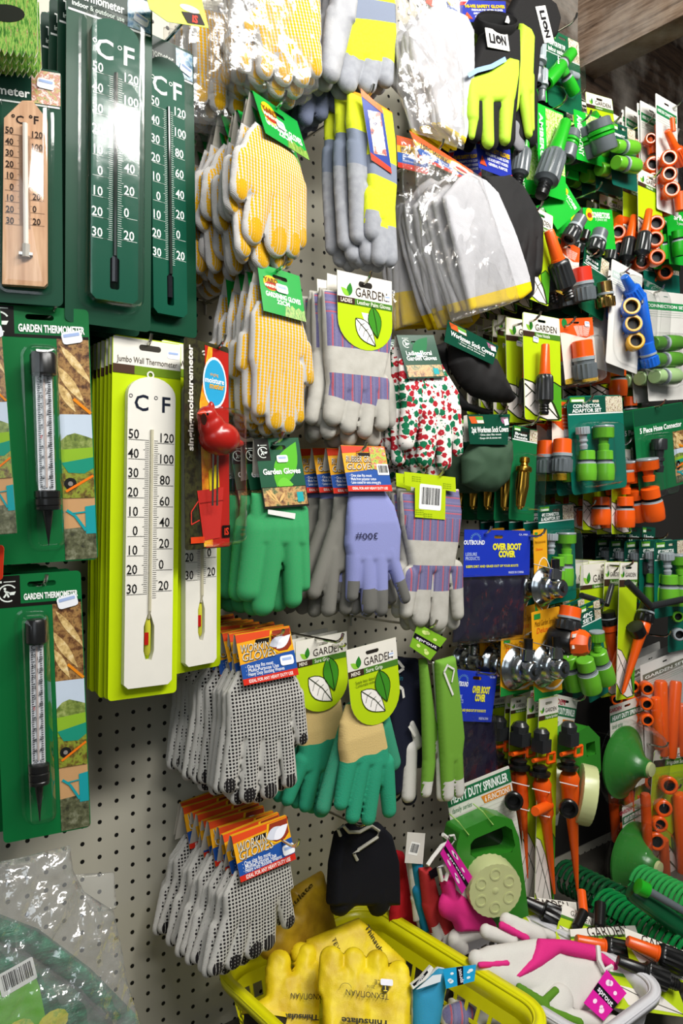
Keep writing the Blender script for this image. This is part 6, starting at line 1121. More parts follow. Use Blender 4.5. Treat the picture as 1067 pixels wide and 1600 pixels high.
def teal_card(it, mb, l1='CONNECTOR', l2='ADAPTOR SET', hdr=.30, body='#0a6a58', hc='#0a4a3a', photo=True):
    w, h = it.w, it.h; sl = slotpts(0, -min(.011, h*.06), min(.024, w*.4), .005); mb.prism(rrect(-w/2, -h, w/2, 0, min(w, h)*.06), 0, .0006, card(body), holes=[sl]); mb.poly(it.N([(.01, .01), (.99, .01), (.99, hdr), (.01, hdr)]), card(hc), 1, holes=[sl]); mb.quad(*it.n2(.01, hdr+.012), *it.n2(.99, hdr), ink('#e6efe8'), 2)
    xs = .66 if photo else 1; mb.text(l1, *it.n2(.5*xs, hdr*.58), h*hdr*.20, ink('#f0f5f0'), layer=3, bold=.03, fit=w*xs*.72); mb.text(l2, *it.n2(.5*xs, hdr*.84), h*hdr*.20, ink('#f0f5f0'), layer=3, bold=.03, fit=w*xs*.78)
    mb.quad(*it.n2(.05, hdr*.36), *it.n2(.3, hdr*.08), ink('#5aa22a'), 3); mb.quad(*it.n2(.07, hdr*.33), *it.n2(.28, hdr*.2), ink('#e6eedc'), 4)
    if photo: mb.poly(it.N([(.67, .012), (.985, .012), (.985, hdr-.002), (.67, hdr-.002)]), photo_mix('print_garden_tools', ['#4a5a2a', '#c8b890', '#e8e2d0', '#8a5a30', '#b8c8a0'], 180), 3)
def bright_card(it, mb, body='#18b030', title='HOSE FITTINGS', vert=False, logo=True):
    w, h = it.w, it.h; mb.prism(rrect(-w/2, -h, w/2, 0, .002), 0, .0006, card(body)); 
    if vert: mb.text(title, *it.n2(.14, .5), w*.13, ink('#e6f6dc'), layer=2, rot=-pi/2, bold=.03, fit=h*.8); mb.poly(it.N([(.32, .02), (.98, .02), (.98, .72), (.32, .72)]), photo_mix('print_hedge', ['#2f7a1a', '#9ad03a', '#e0f0b0', '#5aa82a'], 200), 1)
    else: mb.text(title, *it.n2(.58, .16), w*.10, ink('#f0f8ec'), layer=2, bold=.04, fit=w*.62); mb.text('3 piece set', *it.n2(.58, .26), w*.06, ink('#e0f0dc'), layer=2, fit=w*.4)
    if logo: mb.poly(ell(*it.n2(.2, .16), w*.12, w*.12, 14), ink('#e8c21c'), 2); mb.poly(ell(*it.n2(.2, .18), w*.08, w*.05, 12), ink('#a83a1c'), 3)
def orange_card(it, mb, hdr=.30):
    w, h = it.w, it.h; mb.prism(rrect(-w/2, -h, w/2, 0, .003), 0, .0006, card('#e6d9cc'), holes=[slotpts(0, -.009, min(w*.4, .02), .004)]); mb.poly(it.N([(.0, .0), (1, 0), (1, hdr*.9), (.75, hdr*1.05), (.45, hdr*.9), (.1, hdr*.7), (0, hdr*.7)]), card('#e2561c'), 1, holes=[slotpts(0, -.009, min(w*.4, .02), .004)])
    for k in range(5): mb.text('quick hose connector', *it.n2(.66, hdr*(.42+.11*k)), w*.055, ink('#f6e6da'), layer=2, fit=w*(.5-.04*k))
    mb.poly(it.N([(0, .93), (.3, .90), (.6, .92), (1, .90), (1, 1), (0, 1)]), photo_mix('print_meadow', ['#6a5a1a', '#b8a83a', '#c8881c', '#5a7a1a'], 260), 2); mb.poly(ell(*it.n2(.14, .07), w*.08, w*.08, 12), ink('#1f7a3a'), 2)
def strip_card(it, mb, title='HOSE END CONNECTOR SET', band='#1a7a42'):
    w, h = it.w, it.h; mb.prism(rrect(-w/2, -h, w/2, 0, .004), 0, .0006, card('#dcdad4'), holes=[slotpts(0, -.012, min(w*.4, .02), .004)]); mb.quad(*it.n2(.04, .17), *it.n2(.96, .10), card(band), 1); mb.text(title, *it.n2(.5, .135), h*.028, ink('#f2f6f0'), layer=2, bold=.02, fit=w*.84)
    for k in range(3): mb.line([it.n2(.06, .19+.02*k), it.n2(.94, .19+.02*k)], .0005, ink('#5a8a6a'), 1)
def white_card(it, mb, title='HEAVY DUTY SPRINKLER', sub='6 FUNCTIONS', bt=.12, bb=.24):
    w, h = it.w, it.h; mb.prism(rrect(-w/2, -h, w/2, 0, .003), 0, .0006, card('#dedbd0'), holes=[slotpts(0, -.010, min(w*.3, .024), .005)])
    for k in range(18): mb.line([it.n2(.02, .28+.04*k), it.n2(.98, .28+.04*k)], .0005, ink('#b9b6a6'), 1)
    mb.poly(it.N([(0, bb), (1, bb), (1, bt), (0, bt)]), card('#1c6a40'), 2); mb.text(title, *it.n2(.5, (bt+bb)/2), h*(bb-bt)*.62, ink('#eef4ee'), layer=3, bold=.03, fit=w*.9)
    if sub: mb.poly(it.N([(.5, bb+.02), (.97, bb+.02), (.97, bb+.10), (.54, bb+.10)]), card('#e08a2a'), 2); mb.text(sub, *it.n2(.75, bb+.06), h*.055, ink('#fbeee0'), layer=3, bold=.02, fit=w*.4)
    mb.text('GARDEN', *it.n2(.15, .05), h*.04, ink('#b83a4a'), layer=2, bold=.02); mb.text('family series', *it.n2(.2, bb+.05), h*.05, ink('#3a7a4a'), layer=2, shear=.3, fit=w*.3)
def yellow_card(it, mb):
    w, h = it.w, it.h; mb.prism(rrect(-w/2, -h, w/2, 0, .003), 0, .0006, card('#eaa71e')); mb.poly(ell(*it.n2(.75, .62), w*.55, h*.36, 20, 0, pi*.5, pi*1.5)+[it.n2(.98, .97), it.n2(.98, .3)], card('#e8e4d4'), 1) if False else None
    mb.poly(it.N([(.0, .82), (.3, .93), (1, .97), (1, 1), (0, 1)]), card('#1f8a3a'), 1); mb.text('Metal Garden Sprinkler', *it.n2(.5, .14), w*.12, ink('#7a4a10'), layer=2, shear=.2, fit=w*.8); mb.text('Deluxe', *it.n2(.4, .22), w*.12, ink('#d8431c'), layer=2, shear=.2); mb.quad(*it.n2(.08, .09), *it.n2(.3, .03), ink('#2a8a3a'), 2); mb.line(ell(*it.n2(.7, .62), w*.55, h*.3, 24), w*.05, ink('#f2efe4'), 2)
def pack(lab, TL, TR, BL, cardf, items, y=-.185, yaw=0, tip=None, n=0, step=.022, phrase='', bl=None, cat='hose fitting', name='hose_fitting_pack', jit=1, dx=0, kw={}, bd=.03, stk=None, hl=None):
    it = It(name, lab, cat, TL, TR, BL, y=y, yaw=yaw)
    if cardf: mb = MB(); cardf(it, mb, **kw); c = mb.build('backing_card', it.e, False)
    if stk: it.sticker(stk[0], stk[1], c, .008, .1)
    for f in items:
        if f[0] == 'end': endring(it, *f[1:]) if len(f) < 6 or not isinstance(f[-1], dict) else endring(it, *f[1:-1], **f[-1])
        elif isinstance(f[-1], dict): fitting(it, *f[:-1], **f[-1])
        else: fitting(it, *f)
    if bl: a = it.L(*bl[0]); b = it.L(*bl[1]); blister(it, min(a[0], b[0]), min(a[1], b[1]), max(a[0], b[0]), max(a[1], b[1]), bd, r=.2)
    step = max(step, .036); n = min(n, int((-y-.004)/step))
    if n: stack(it, n, step, phrase, phrase+' stack', jit=jit, dx=dx)
    if tip: hook(tip, hl or 'hook carrying the '+' '.join(lab.split()[:8]), y-.025)
    return it
# --- top rows ---
pack('green tap connector pack on teal card under the wooden joist', (850, 40), (904, 66), (840, 158), teal_card, [('conn', (894, 82), (854, 130), 11, BG, DG2), ('conn', (876, 104), (898, 146), 10, BG, DG2), ('tube', (872, 108), (884, 112), 6, LGY), ('tube', (890, 116), (902, 120), 6, LGY)], y=-.15, tip=(902, 20), n=4, phrase='green tap connector pack below the wooden joist', kw=dict(l1='ADAPTOR FOR TAP', l2='indoor outdoor', body='#0c5a3c', hc='#0e5a3a'), bl=((848, 78), (900, 156)))
pack('grey fluted hose nozzle beside the lime and black gloves', (820, 40), (846, 50), (820, 150), lambda it, mb: bright_card(it, mb, vert=True, logo=False), [('barrel', (842, 66), (838, 132), 13, LGY, GY), ('barrel', (848, 110), (846, 160), 9, LGY, GY)], y=-.17)
pack('bright green spray nozzle with grey grip on tilted green card', (838, 160), (880, 178), (812, 292), bright_card, [('nozzle', (884, 190), (845, 306), 20, BG, GY)], y=-.19, tip=(886, 148), kw=dict(vert=True, title='AMBERGONY', logo=False), hl='chrome hook above the tilted bright green spray nozzle')
pack('bright green and dark grey spray nozzle hanging below the lime fingers', (806, 220), (838, 226), (800, 300), lambda it, mb: bright_card(it, mb, vert=True, title='AMBERGONY', logo=False), [('nozzle', (824, 190), (808, 292), 15, BG, GY)], y=-.165, n=2, phrase='bright green spray nozzle behind the lime fingers')
pack('large green and grey hose coupling on bright green card', (896, 170), (952, 190), (912, 252), bright_card, [('coupling', (934, 186), (946, 238), 21, BG, GY, dict(dy=.03))], y=-.18, tip=(924, 172), n=3, phrase='green and grey hose coupling on bright green card', kw=dict(vert=True, title='AMBERGONY', logo=False), jit=.6)
pack('grey and green hose coupling half hidden behind the tilted green spray nozzle', (862, 182), (900, 196), (866, 272), lambda it, mb: bright_card(it, mb, title='Connector', logo=False), [('coupling', (894, 206), (884, 250), 15, BG, GY, dict(dy=.03))], y=-.14, n=3, phrase='grey and green coupling behind the tilted nozzle')
pack('GARDEN card with white header high above the green connectors', (914, 143), (956, 155), (914, 250), garden_card, [('conn', (926, 178), (940, 200), 9, BG, DG2)], y=-.10, n=3, phrase='white headed GARDEN card in the top right row', kw=dict(sub='Connector'))
pack('two lime green twin connectors in blister on dark teal card, tilted', (952, 188), (992, 204), (943, 284), teal_card, [('conn', (960, 228), (992, 232), 12, LG, GY), ('conn', (962, 254), (994, 260), 13, LG, GY)], y=-.19, tip=(971, 176), n=4, phrase='tilted dark teal card with lime connectors', kw=dict(l1='Connector', l2='', body='#08584a', hc='#0c4a38'), bl=((954, 216), (998, 272)), jit=.7)
pack('tall white strip card with orange connectors, second from the right at the top', (995, 160), (1030, 176), (1003, 272), strip_card, [('end', (1017, 216), 9, OR), ('end', (1019, 257), 12, OR), ('tube', (1016, 214), (1020, 240), 8, OR)], y=-.15, n=4, phrase='white strip card with orange connectors, left one', tip=(1022, 178), bl=((1004, 200), (1032, 272)), jit=.5)
pack('tall white strip card with three orange ring connectors at the right edge', (1024, 145), (1058, 165), (1036, 330), strip_card, [('end', (1046, 246), 13, OR), ('end', (1046, 271), 12, OR), ('end', (1050, 295), 13, OR), ('nozzle', (1042, 204), (1072, 268), 11, OR, DKO), ('tube', (1050, 184), (1052, 206), 4, OR), ('tube', (1062, 300), (1064, 330), 9, OR)], y=-.19, n=5, phrase='white strip card with three orange ring connectors', tip=(1068, 152), bl=((1034, 200), (1072, 325)), jit=.4)
# --- second band ---
pack('bright green folded card with small grey connectors, left half', (884, 286), (908, 326), (875, 366), lambda it, mb: bright_card(it, mb, title='HOSE'), [('cap', (908, 340), (888, 374), 13, GY, DG2)], y=-.19, yaw=-15)
pack('bright green YARD connector card with two grey hose connectors', (910, 324), (956, 328), (904, 388), bright_card, [('cap', (938, 362), (928, 394), 15, GY, DG2), ('tube', (916, 362), (912, 376), 7, BK)], y=-.17, n=4, phrase='bright green card with grey hose connectors', kw=dict(title='CONNECTORS'), tip=(940, 284))
pack('bright green card behind the black rubber gloves at mid height', (848, 314), (882, 308), (860, 368), bright_card, [], y=-.15, n=2, phrase='bright green card behind the black gloves', kw=dict(title='ADAPTOR'), tip=(887, 268))
pack('lime GARDEN card with orange nozzle and orange ring connectors, right of the centre top', (996, 262), (1034, 280), (981, 378), garden_card, [('nozzle', (1014, 328), (1000, 412), 12, OR, DG2), ('end', (1026, 348), 13, OR), ('end', (1024, 373), 13, OR), ('end', (1027, 401), 13, OR)], y=-.185, n=4, phrase='lime GARDEN card with orange nozzle and rings', tip=(1034, 262), kw=dict(sub='Hose Set'), jit=.6)
pack('shaded GARDEN card with two orange ring connectors left of the lime one', (936, 302), (982, 318), (948, 400), garden_card, [('end', (966, 362), 12, OR), ('end', (968, 387), 13, OR), ('tube', (966, 345), (990, 350), 9, OR)], y=-.12, n=3, phrase='shaded GARDEN card with orange ring connectors', tip=(982, 298), kw=dict(sub='Connectors'))
pack('lime GARDEN card with orange tipped black nozzle, tilted beside the black gloves', (826, 318), (864, 338), (864, 482), garden_card, [('nozzle', (857, 360), (891, 468), 17, OR, DG2)], y=-.19, n=4, step=.03, phrase='tilted lime GARDEN card with orange nozzle', tip=(848, 314), kw=dict(sub='Hose Nozzle'), jit=.5)
pack('white card with orange top and red grey connector below the bright green cards', (868, 368), (906, 388), (882, 462), orange_card, [('cap', (908, 418), (914, 470), 18, plas('#d8321c'), GY)], y=-.18, n=3, phrase='orange topped card with red connector', tip=(896, 370), bl=((890, 414), (930, 478)))
pack('dark green card with polished brass connector beside the blue fittings', (914, 384), (952, 410), (924, 492), lambda it, mb: teal_card(it, mb, 'Brass', 'Connector', .26, '#0d5a3c', '#0c4634'), [('cap', (944, 440), (948, 480), 14, GLD, GLD)], y=-.18, n=3, phrase='dark green card with brass connector', tip=(938, 384))
pack('white blister strip with bright blue and yellow hose fittings', (956, 404), (1004, 430), (988, 582), strip_card, [('nozzle', (975, 432), (1000, 474), 14, BLU, BLU), ('end', (987, 478), 15, BLU, YEL), ('end', (990, 505), 15, BLU, YEL), ('end', (994, 532), 14, YEL), ('tube', (1000, 458), (1014, 540), 9, BLU), ('cap', (1009, 536), (1017, 572), 14, BLU, BLU), ('tube', (1004, 470), (1012, 520), 6, YEL)], y=-.20, n=1, phrase='white blister strip with blue fittings', tip=(986, 412), kw=dict(title='HOSE END SET', band='#b9c8c0'), bl=((964, 424), (1026, 588)))
pack('white CONNECTION card with three green hose connectors lying sideways', (1003, 452), (1074, 460), (999, 628), lambda it, mb: strip_card(it, mb, 'CONNECTION SET', '#1f8a4a'), [('conn', (1020, 536), (1060, 536), 13, plas('#4f8a2a'), GY), ('conn', (1020, 562), (1060, 562), 13, plas('#4f8a2a'), GY), ('conn', (1022, 588), (1056, 588), 14, PGR, GY)], y=-.17, n=4, phrase='white CONNECTION card with green connectors', tip=(1038, 444), bl=((1018, 520), (1064, 604)), jit=.5)
pack('upright lime GARDEN card with orange and black hose nozzle, price sticker, mid right', (816, 487), (874, 498), (814, 655), garden_card, [('nozzle', (852, 538), (850, 648), 14, OR, DG2)], y=-.20, n=3, step=.035, phrase='upright lime GARDEN nozzle card', tip=(845, 486), kw=dict(sub='Hose Nozzle', split=.3, lsz=.6, lv=.8), stk=(.32, .24), jit=.8)
pack('lime GARDEN card with orange nozzle behind the black sock covers', (777, 490), (808, 498), (780, 640), garden_card, [('nozzle', (799, 550), (798, 634), 12, DKO, DG2)], y=-.13, n=2, step=.03, phrase='lime GARDEN card behind the sock covers', kw=dict(sub='Hose Nozzle'), tip=(790, 494))
pack('orange topped white card with orange and grey hose connector, price sticker', (873, 498), (925, 496), (874, 602), orange_card, [('cap', (909, 532), (915, 592), 19, OR, GY)], y=-.185, n=4, phrase='orange topped card with orange grey connector', tip=(899, 494), stk=(.8, .10), bl=((890, 526), (932, 598)))
pack('CONNECTOR ADAPTOR SET on teal card with two lime connectors and grey tail', (885, 619), (972, 617), (884, 776), teal_card, [('tail', (910, 667), (912, 702), 11, LGY), ('screw', (943, 665), (943, 704), 16, LG), ('conn', (917, 704), (917, 751), 15, LG, GY), ('conn', (945, 704), (945, 751), 15, LG, GY)], y=-.20, n=5, phrase='CONNECTOR ADAPTOR SET card of the middle row', tip=(927, 616), kw=dict(hdr=.18), bl=((897, 660), (962, 756)), jit=.6, bd=.034)
pack('pinkish white card with orange and grey connector left of the CONNECTOR ADAPTOR SET', (862, 626), (898, 630), (838, 750), orange_card, [('cap', (879, 686), (877, 738), 17, OR, GY)], y=-.185, n=3, phrase='pinkish card with orange connector', tip=(888, 624), kw=dict(hdr=.4), bl=((862, 682), (896, 742)))
pack('dark green card with slim antique brass nozzle', (801, 664), (840, 672), (800, 812), lambda it, mb: teal_card(it, mb, 'Brass', 'Nozzle', .14, '#0f6a3c', '#0b2a20'), [('brass', (820, 714), (812, 796), 13, BRS)], y=-.19, n=4, phrase='dark green card with slim brass nozzle', tip=(842, 650), bl=((806, 706), (834, 802)), jit=.6)
def five(it, mb):
    w, h = it.w, it.h; mb.prism(rrect(-w/2, -h, w/2, 0, .004), 0, .0006, card('#0f6a3a'), holes=[slotpts(0, -.012, .024, .005)]); mb.quad(*it.n2(.01, .2), *it.n2(.99, .01), card('#0e4a30'), 1); mb.text('5 Piece Hose Connector', *it.n2(.52, .26), h*.06, ink('#f0f5f0'), layer=2, bold=.03, fit=w*.84); gardenphoto(mb, it.n2(.74, 0)[0], it.n2(.98, 0)[0], -h*.34, -h*.97)
pack('5 Piece Hose Connector on green card with orange connectors and black tail', (988, 640), (1066, 628), (984, 780), five, [('tail', (1030, 686), (1030, 738), 12, DG2), ('screw', (1011, 716), (1014, 752), 17, OR), ('conn', (1015, 762), (1023, 812), 17, OR, BK)], y=-.19, n=4, phrase='5 Piece Hose Connector green card', tip=(1040, 624), bl=((1000, 680), (1042, 772)), jit=.5, bd=.036)
pack('orange hose connectors on lime GARDEN card below the teal ADAPTOR SET, right one', (955, 700), (985, 702), (952, 835), garden_card, [('screw', (976, 735), (978, 772), 14, OR), ('conn', (977, 776), (977, 824), 15, OR, BK)], y=-.16, n=3, phrase='lime card with orange hose connectors, right one', kw=dict(sub='Connector'), tip=(986, 684))
pack('orange hose connectors on lime GARDEN card below the teal ADAPTOR SET, left one', (912, 702), (945, 706), (906, 828), garden_card, [('conn', (939, 776), (939, 820), 15, OR, BK)], y=-.13, n=3, phrase='lime card with orange hose connectors, left one', kw=dict(sub='Connector'), tip=(931, 781), hl='chrome hook below the CONNECTOR ADAPTOR SET card')
pack('4PC CONNECTOR card in shade with lime connectors, above the metal sprinklers', (840, 791), (896, 786), (836, 950), teal_card, [('tail', (862, 834), (861, 866), 10, LGY), ('screw', (885, 832), (885, 866), 15, LG), ('conn', (883, 866), (882, 915), 14, LG, GY), ('conn', (872, 870), (870, 918), 12, LG, GY)], y=-.15, n=4, phrase='shaded 4PC CONNECTOR card', kw=dict(l1='4PC CONNECTOR', l2='& ADAPTOR SET', hdr=.16), bl=((850, 828), (896, 920)), jit=.6)
pack('teal card with grey tail and lime connectors at the right edge', (1022, 846), (1074, 842), (1029, 966), teal_card, [('tail', (1042, 864), (1043, 898), 11, LGY), ('screw', (1062, 866), (1063, 898), 13, LG), ('conn', (1046, 898), (1046, 946), 15, LG, GY), ('conn', (1066, 898), (1067, 946), 14, LG, GY)], y=-.19, n=4, phrase='right edge teal card with lime connectors', kw=dict(l1='4PC CONNECTOR', l2='& ADAPTOR', hdr=.24), tip=(1044, 832), jit=.6)
pack('dark teal card with grey ring ends at the right edge below the lime connectors', (1044, 955), (1076, 950), (1044, 1020), lambda it, mb: teal_card(it, mb, '', '', .1), [('end', (1060, 964), 9, LG), ('end', (1062, 992), 10, LGY)], y=-.17)
pack('black hose gun card in shade between the orange spikes and right edge', (1003, 822), (1024, 824), (1003, 915), teal_card, [('tail', (1013, 878), (1013, 935), 12, DG2)], y=-.14, n=3, phrase='shaded 5 function gun card', kw=dict(l1='5 Function', l2='Hose', body='#0c3a2c', photo=False))
# --- metal sprinklers on yellow cards ---
def sprink(lab, TL, TR, BL, c, R, y, n=0, ph='', tip=None):
    it = It('lawn_sprinkler', lab, 'sprinkler', TL, TR, BL, y=y, yaw=0); mb = MB(); yellow_card(it, mb); mb.build('backing_card', it.e, False)
    a = it.L(*c, .02); wp = it.hit(*c, .02); r = R*((wp-CAM).dot(RC @ Vector((0, 1, 0))))/FPX
    M = Matrix.Translation((a[0], -.003, a[1])) @ Matrix.Rotation(pi/2, 4, 'X'); mb = MB()
    mb.lathe([(0, r, STL), (.002, r*1.04, STL), (.005, r*.98, STL), (.007, r*.9, STL), (.010, r*.86, STL), (.013, r*.72, STL), (.020, r*.66, STL), (.024, r*.60, STL), (.026, r*.52, STL), (.042, r*.47, STL), (.045, r*.40, STL), (.046, r*.2, BK), (.050, r*.18, STL), (.051, r*.05, STL)], M, 36); mb.build('metal_base', it.e)
    mb = MB(); mb.tube([(a[0], -.03, a[1]+r*.5), (a[0], -.032, a[1]+r*1.05)], r*.34, paint('#cdd0d2', .2, 1), 12); mb.tube([(a[0], -.032, a[1]+r*.95), (a[0], -.032, a[1]+r*1.5)], r*.22, BK, 10); mb.build('riser', it.e)
    mb = MB(); mb.tube([(a[0]-r, -.01, a[1]+r*1.3), (a[0], -.045, a[1]+r*.9), (a[0]+r, -.01, a[1]+r*.6)], .0009, BK, 6); mb.build('tie_wire', it.e)
    if n: stack(it, n, .05, ph, ph+' stack', jit=.4)
    if tip: hook(tip, 'hook above the '+' '.join(lab.split()[:7]), y-.03)
sprink('shiny metal lawn sprinkler on yellow card right of the upper boot cover pack', (833, 828), (854, 826), (848, 966), (860, 918), 30, -.19, 2, 'metal lawn sprinkler beside the boot cover pack', (852, 826))
sprink('shiny metal lawn sprinkler on yellow card, lower right one above HEAVY DUTY card', (830, 957), (874, 947), (842, 1094), (862, 1042), 33, -.20, 1, 'lower right metal lawn sprinkler')
sprink('metal lawn sprinkler on yellow card with wide rim, lower left one', (783, 998), (828, 992), (786, 1088), (816, 1046), 33, -.17, 2, 'lower left metal lawn sprinkler')
sprink('metal lawn sprinkler half hidden between OVER BOOT COVER packs', (718, 1006), (752, 1002), (720, 1080), (732, 1032), 24, -.09)
sprink('metal lawn sprinkler above the lower OVER BOOT COVER header', (760, 1000), (792, 996), (760, 1080), (776, 1030), 24, -.10)
# --- tap timer and teal pack ---
pack('teal card swung to the right with two lime connectors under the orange timer', (905, 948), (936, 934), (906, 1108), teal_card, [('conn', (913, 1030), (925, 1080), 17, LG, GY), ('conn', (934, 1018), (948, 1066), 16, LG, GY), ('screw', (932, 986), (934, 1018), 12, LG)], y=-.19, kw=dict(l1='4PC', l2='SET', hdr=.2), n=3, phrase='teal card under the orange timer', tip=(944, 942), jit=.6)
it = It('tap_timer', 'black water timer with big orange dial and orange cap', 'tap timer', (866, 950), (910, 945), (866, 1020), y=-.215, yaw=0)
fitting(it, 'cap', (892, 948), (886, 985), 20, OR, DG2, dy=.02, name='orange_cap'); mb = MB()
a = it.L(884, 1002, .02); M = Matrix.Translation((a[0], -.02, a[1])) @ Matrix.Rotation(pi/2, 4, 'X') @ Matrix.Rotation(.35, 4, 'Y'); r = .026; mb.lathe([(-.03, r*.9, BK), (-.025, r, BK), (.006, r, BK), (.012, r*.9, BK)], M, 20); mb.build('body', it.e)
mb = MB(); mb.lathe([(.012, r*.86, OR), (.014, r*.98, OR), (.034, r*.90, OR), (.042, r*.7, OR), (.043, r*.55, STL), (.044, r*.1, GY)], M, 8); mb.build('dial', it.e)
mb = MB(); mb.box((a[0]-.02, -.048, a[1]+.012), (a[0]-.004, -.0465, a[1]+.018), ink('#e6e6e0')); mb.box((a[0]-.02, -.048, a[1]-.008), (a[0]-.004, -.0465, a[1]-.002), ink('#e6e6e0')); mb.build('scale_mark', it.e, False)
# --- spike sprinklers ---
def arms(it, pts, rp, nm='spray_arm'):
    for a, b in pts:
        p = it.L(*a, .03); q = it.L(*b, .035); mb = MB(); mb.tube([(p[0], -.03, p[1]), (q[0], -.04, q[1])], rp, DG2, 12); mb.build(nm, it.e)
it = pack('GARDEN card with black armed sprinkler in shade, orange collar below', (906, 882), (966, 877), (908, 1010), garden_card, [('cap', (948, 955), (950, 975), 15, BK, BK), ('spike', (950, 972), (958, 1040), 13, DKO)], y=-.15, n=2, phrase='GARDEN card with black armed sprinkler', tip=(966, 884), kw=dict(sub='Garden Sprinkler', hdr=.26), cat='sprinkler', name='spike_sprinkler'); arms(it, [((956, 914), (944, 945)), ((940, 940), (905, 930))], .006)
it = pack('narrow GARDEN card with black arms and long slanting orange spike', (968, 878), (996, 878), (956, 1096), garden_card, [('cap', (1012, 942), (1006, 972), 14, BK, BK), ('spike', (1008, 966), (972, 1086), 11, OR), ('tube', (992, 978), (998, 990), 13, BK)], y=-.20, n=3, phrase='narrow GARDEN card with slanting orange spike', tip=(990, 875), kw=dict(sub='Sprinkler', hdr=.13, lsz=.9), cat='sprinkler', name='spike_sprinkler', jit=.5); arms(it, [((980, 910), (1012, 946)), ((1012, 948), (1064, 936))], .0075)
hook((1048, 986), 'chrome hook between the orange spikes and the right edge', -.2)
def spikey(lab, TL, TR, BL, hx, hy, rr, bot, y, nozzle=None, capd=None, n=0, ph=''):
    it = It('spike_sprinkler', lab, 'sprinkler', TL, TR, BL, y=y, yaw=0); mb = MB(); garden_card(it, mb, 'Impulse Sprinkler', hdr=.08, band=.02, lsz=1.0, lv=.78, split=.3); mb.build('backing_card', it.e, False)
    def P3(px, py, d=.03): q = it.L(px, py, d); return Vector((q[0], -d, q[1]))
    k = .00115*1.0; u = ((it.hit(hx, hy, .03)-CAM).dot(RC @ Vector((0, 1, 0))))/FPX
    mb = MB(); c = P3(hx, hy); mb.box((c.x-11*u, c.y-12*u, c.z-14*u), (c.x+11*u, c.y+10*u, c.z+6*u), DG2); mb.lathe([(0, 12*u, DG2, u), (12*u, 13*u, DG2, u), (18*u, 8*u, DG2)], Matrix.Translation((c.x, c.y, c.z+4*u)), 14); mb.build('sprinkler_head', it.e)
    mb = MB(); z = c.z-26*u; cx = c.x+22*u; f = 9*u
    for (p, q) in (((-f, -f*.8), (f, -f*.8)), ((f, -f*.8), (f, f*.8)), ((f, f*.8), (-f, f*.8)), ((-f, f*.8), (-f, -f*.8))): mb.tube([(cx+p[0], c.y-4*u, z+p[1]), (cx+q[0], c.y-4*u, z+q[1])], 2.6*u, OR, 6)
    mb.tube([(c.x-18*u, c.y, z), (cx-f, c.y, z)], 3.5*u, OR, 8); mb.build('deflector_clip', it.e)
    mb = MB(); mb.lathe([(-10*u, 8*u, BK), (-7*u, 16*u, BK), (-2*u, 17*u, BK), (0, 10*u, BK), (6*u, 12*u, BK), (9*u, 8*u, BK)], Matrix.Translation((c.x, c.y, c.z-44*u)), 20); mb.build('adjusting_ring', it.e)
    top = P3(hx+1, hy+58); b = P3(*bot); mid = top.lerp(b, .36); D = (b-top); M = Matrix.Translation(top) @ D.to_track_quat('Z', 'X').to_matrix().to_4x4(); L = D.length; mb = MB()
    mb.lathe([(0, rr*u*.9, OR), (.01, rr*u*1.15, OR), (.02, rr*u, OR), (L*.30, rr*u, OR), (L*.33, rr*u*.8, OR), (L*.36, rr*u*.7, OR), (L, rr*u*.15, OR)], M, 14); mb.build('ground_spike', it.e)
    if nozzle: fitting(it, 'tube', nozzle[0], nozzle[1], 8, OR, dy=.035, name='inlet', dy1=.06)
    if capd: endring(it, capd, 15, BK, dy=.06, depth=.014, name='end_cap')
    mb = MB(); 
    for j in (0, 1): p = P3(hx-14, hy+72+j*38, .035); q = P3(hx+14, hy+76+j*38, .035); mb.tube([p, Vector(((p.x+q.x)/2, p.y-16*u, (p.z+q.z)/2)), q], .0009, paint('#e6e6e6', .4), 5)
    mb.build('cable_tie', it.e)
    if n: stack(it, n, .05, ph, ph+' stack', jit=.5)
spikey('orange and black spike sprinkler, leftmost of the three on long lime cards', (798, 1090), (822, 1086), (796, 1345), 813, 1150, 9, (824, 1372), -.15, capd=(803, 1253), n=1, ph='leftmost spike sprinkler on long lime card')
spikey('orange and black spike sprinkler, middle of the three, inlet pointing left', (824, 1090), (862, 1084), (824, 1418), 845, 1160, 13, (866, 1396), -.18, nozzle=((858, 1258), (836, 1268)), n=1, ph='middle spike sprinkler on long lime card')
spikey('orange and black spike sprinkler, rightmost of the three, black round cap', (842, 1092), (872, 1086), (880, 1416), 888, 1150, 14, (902, 1392), -.205, capd=(889, 1265))
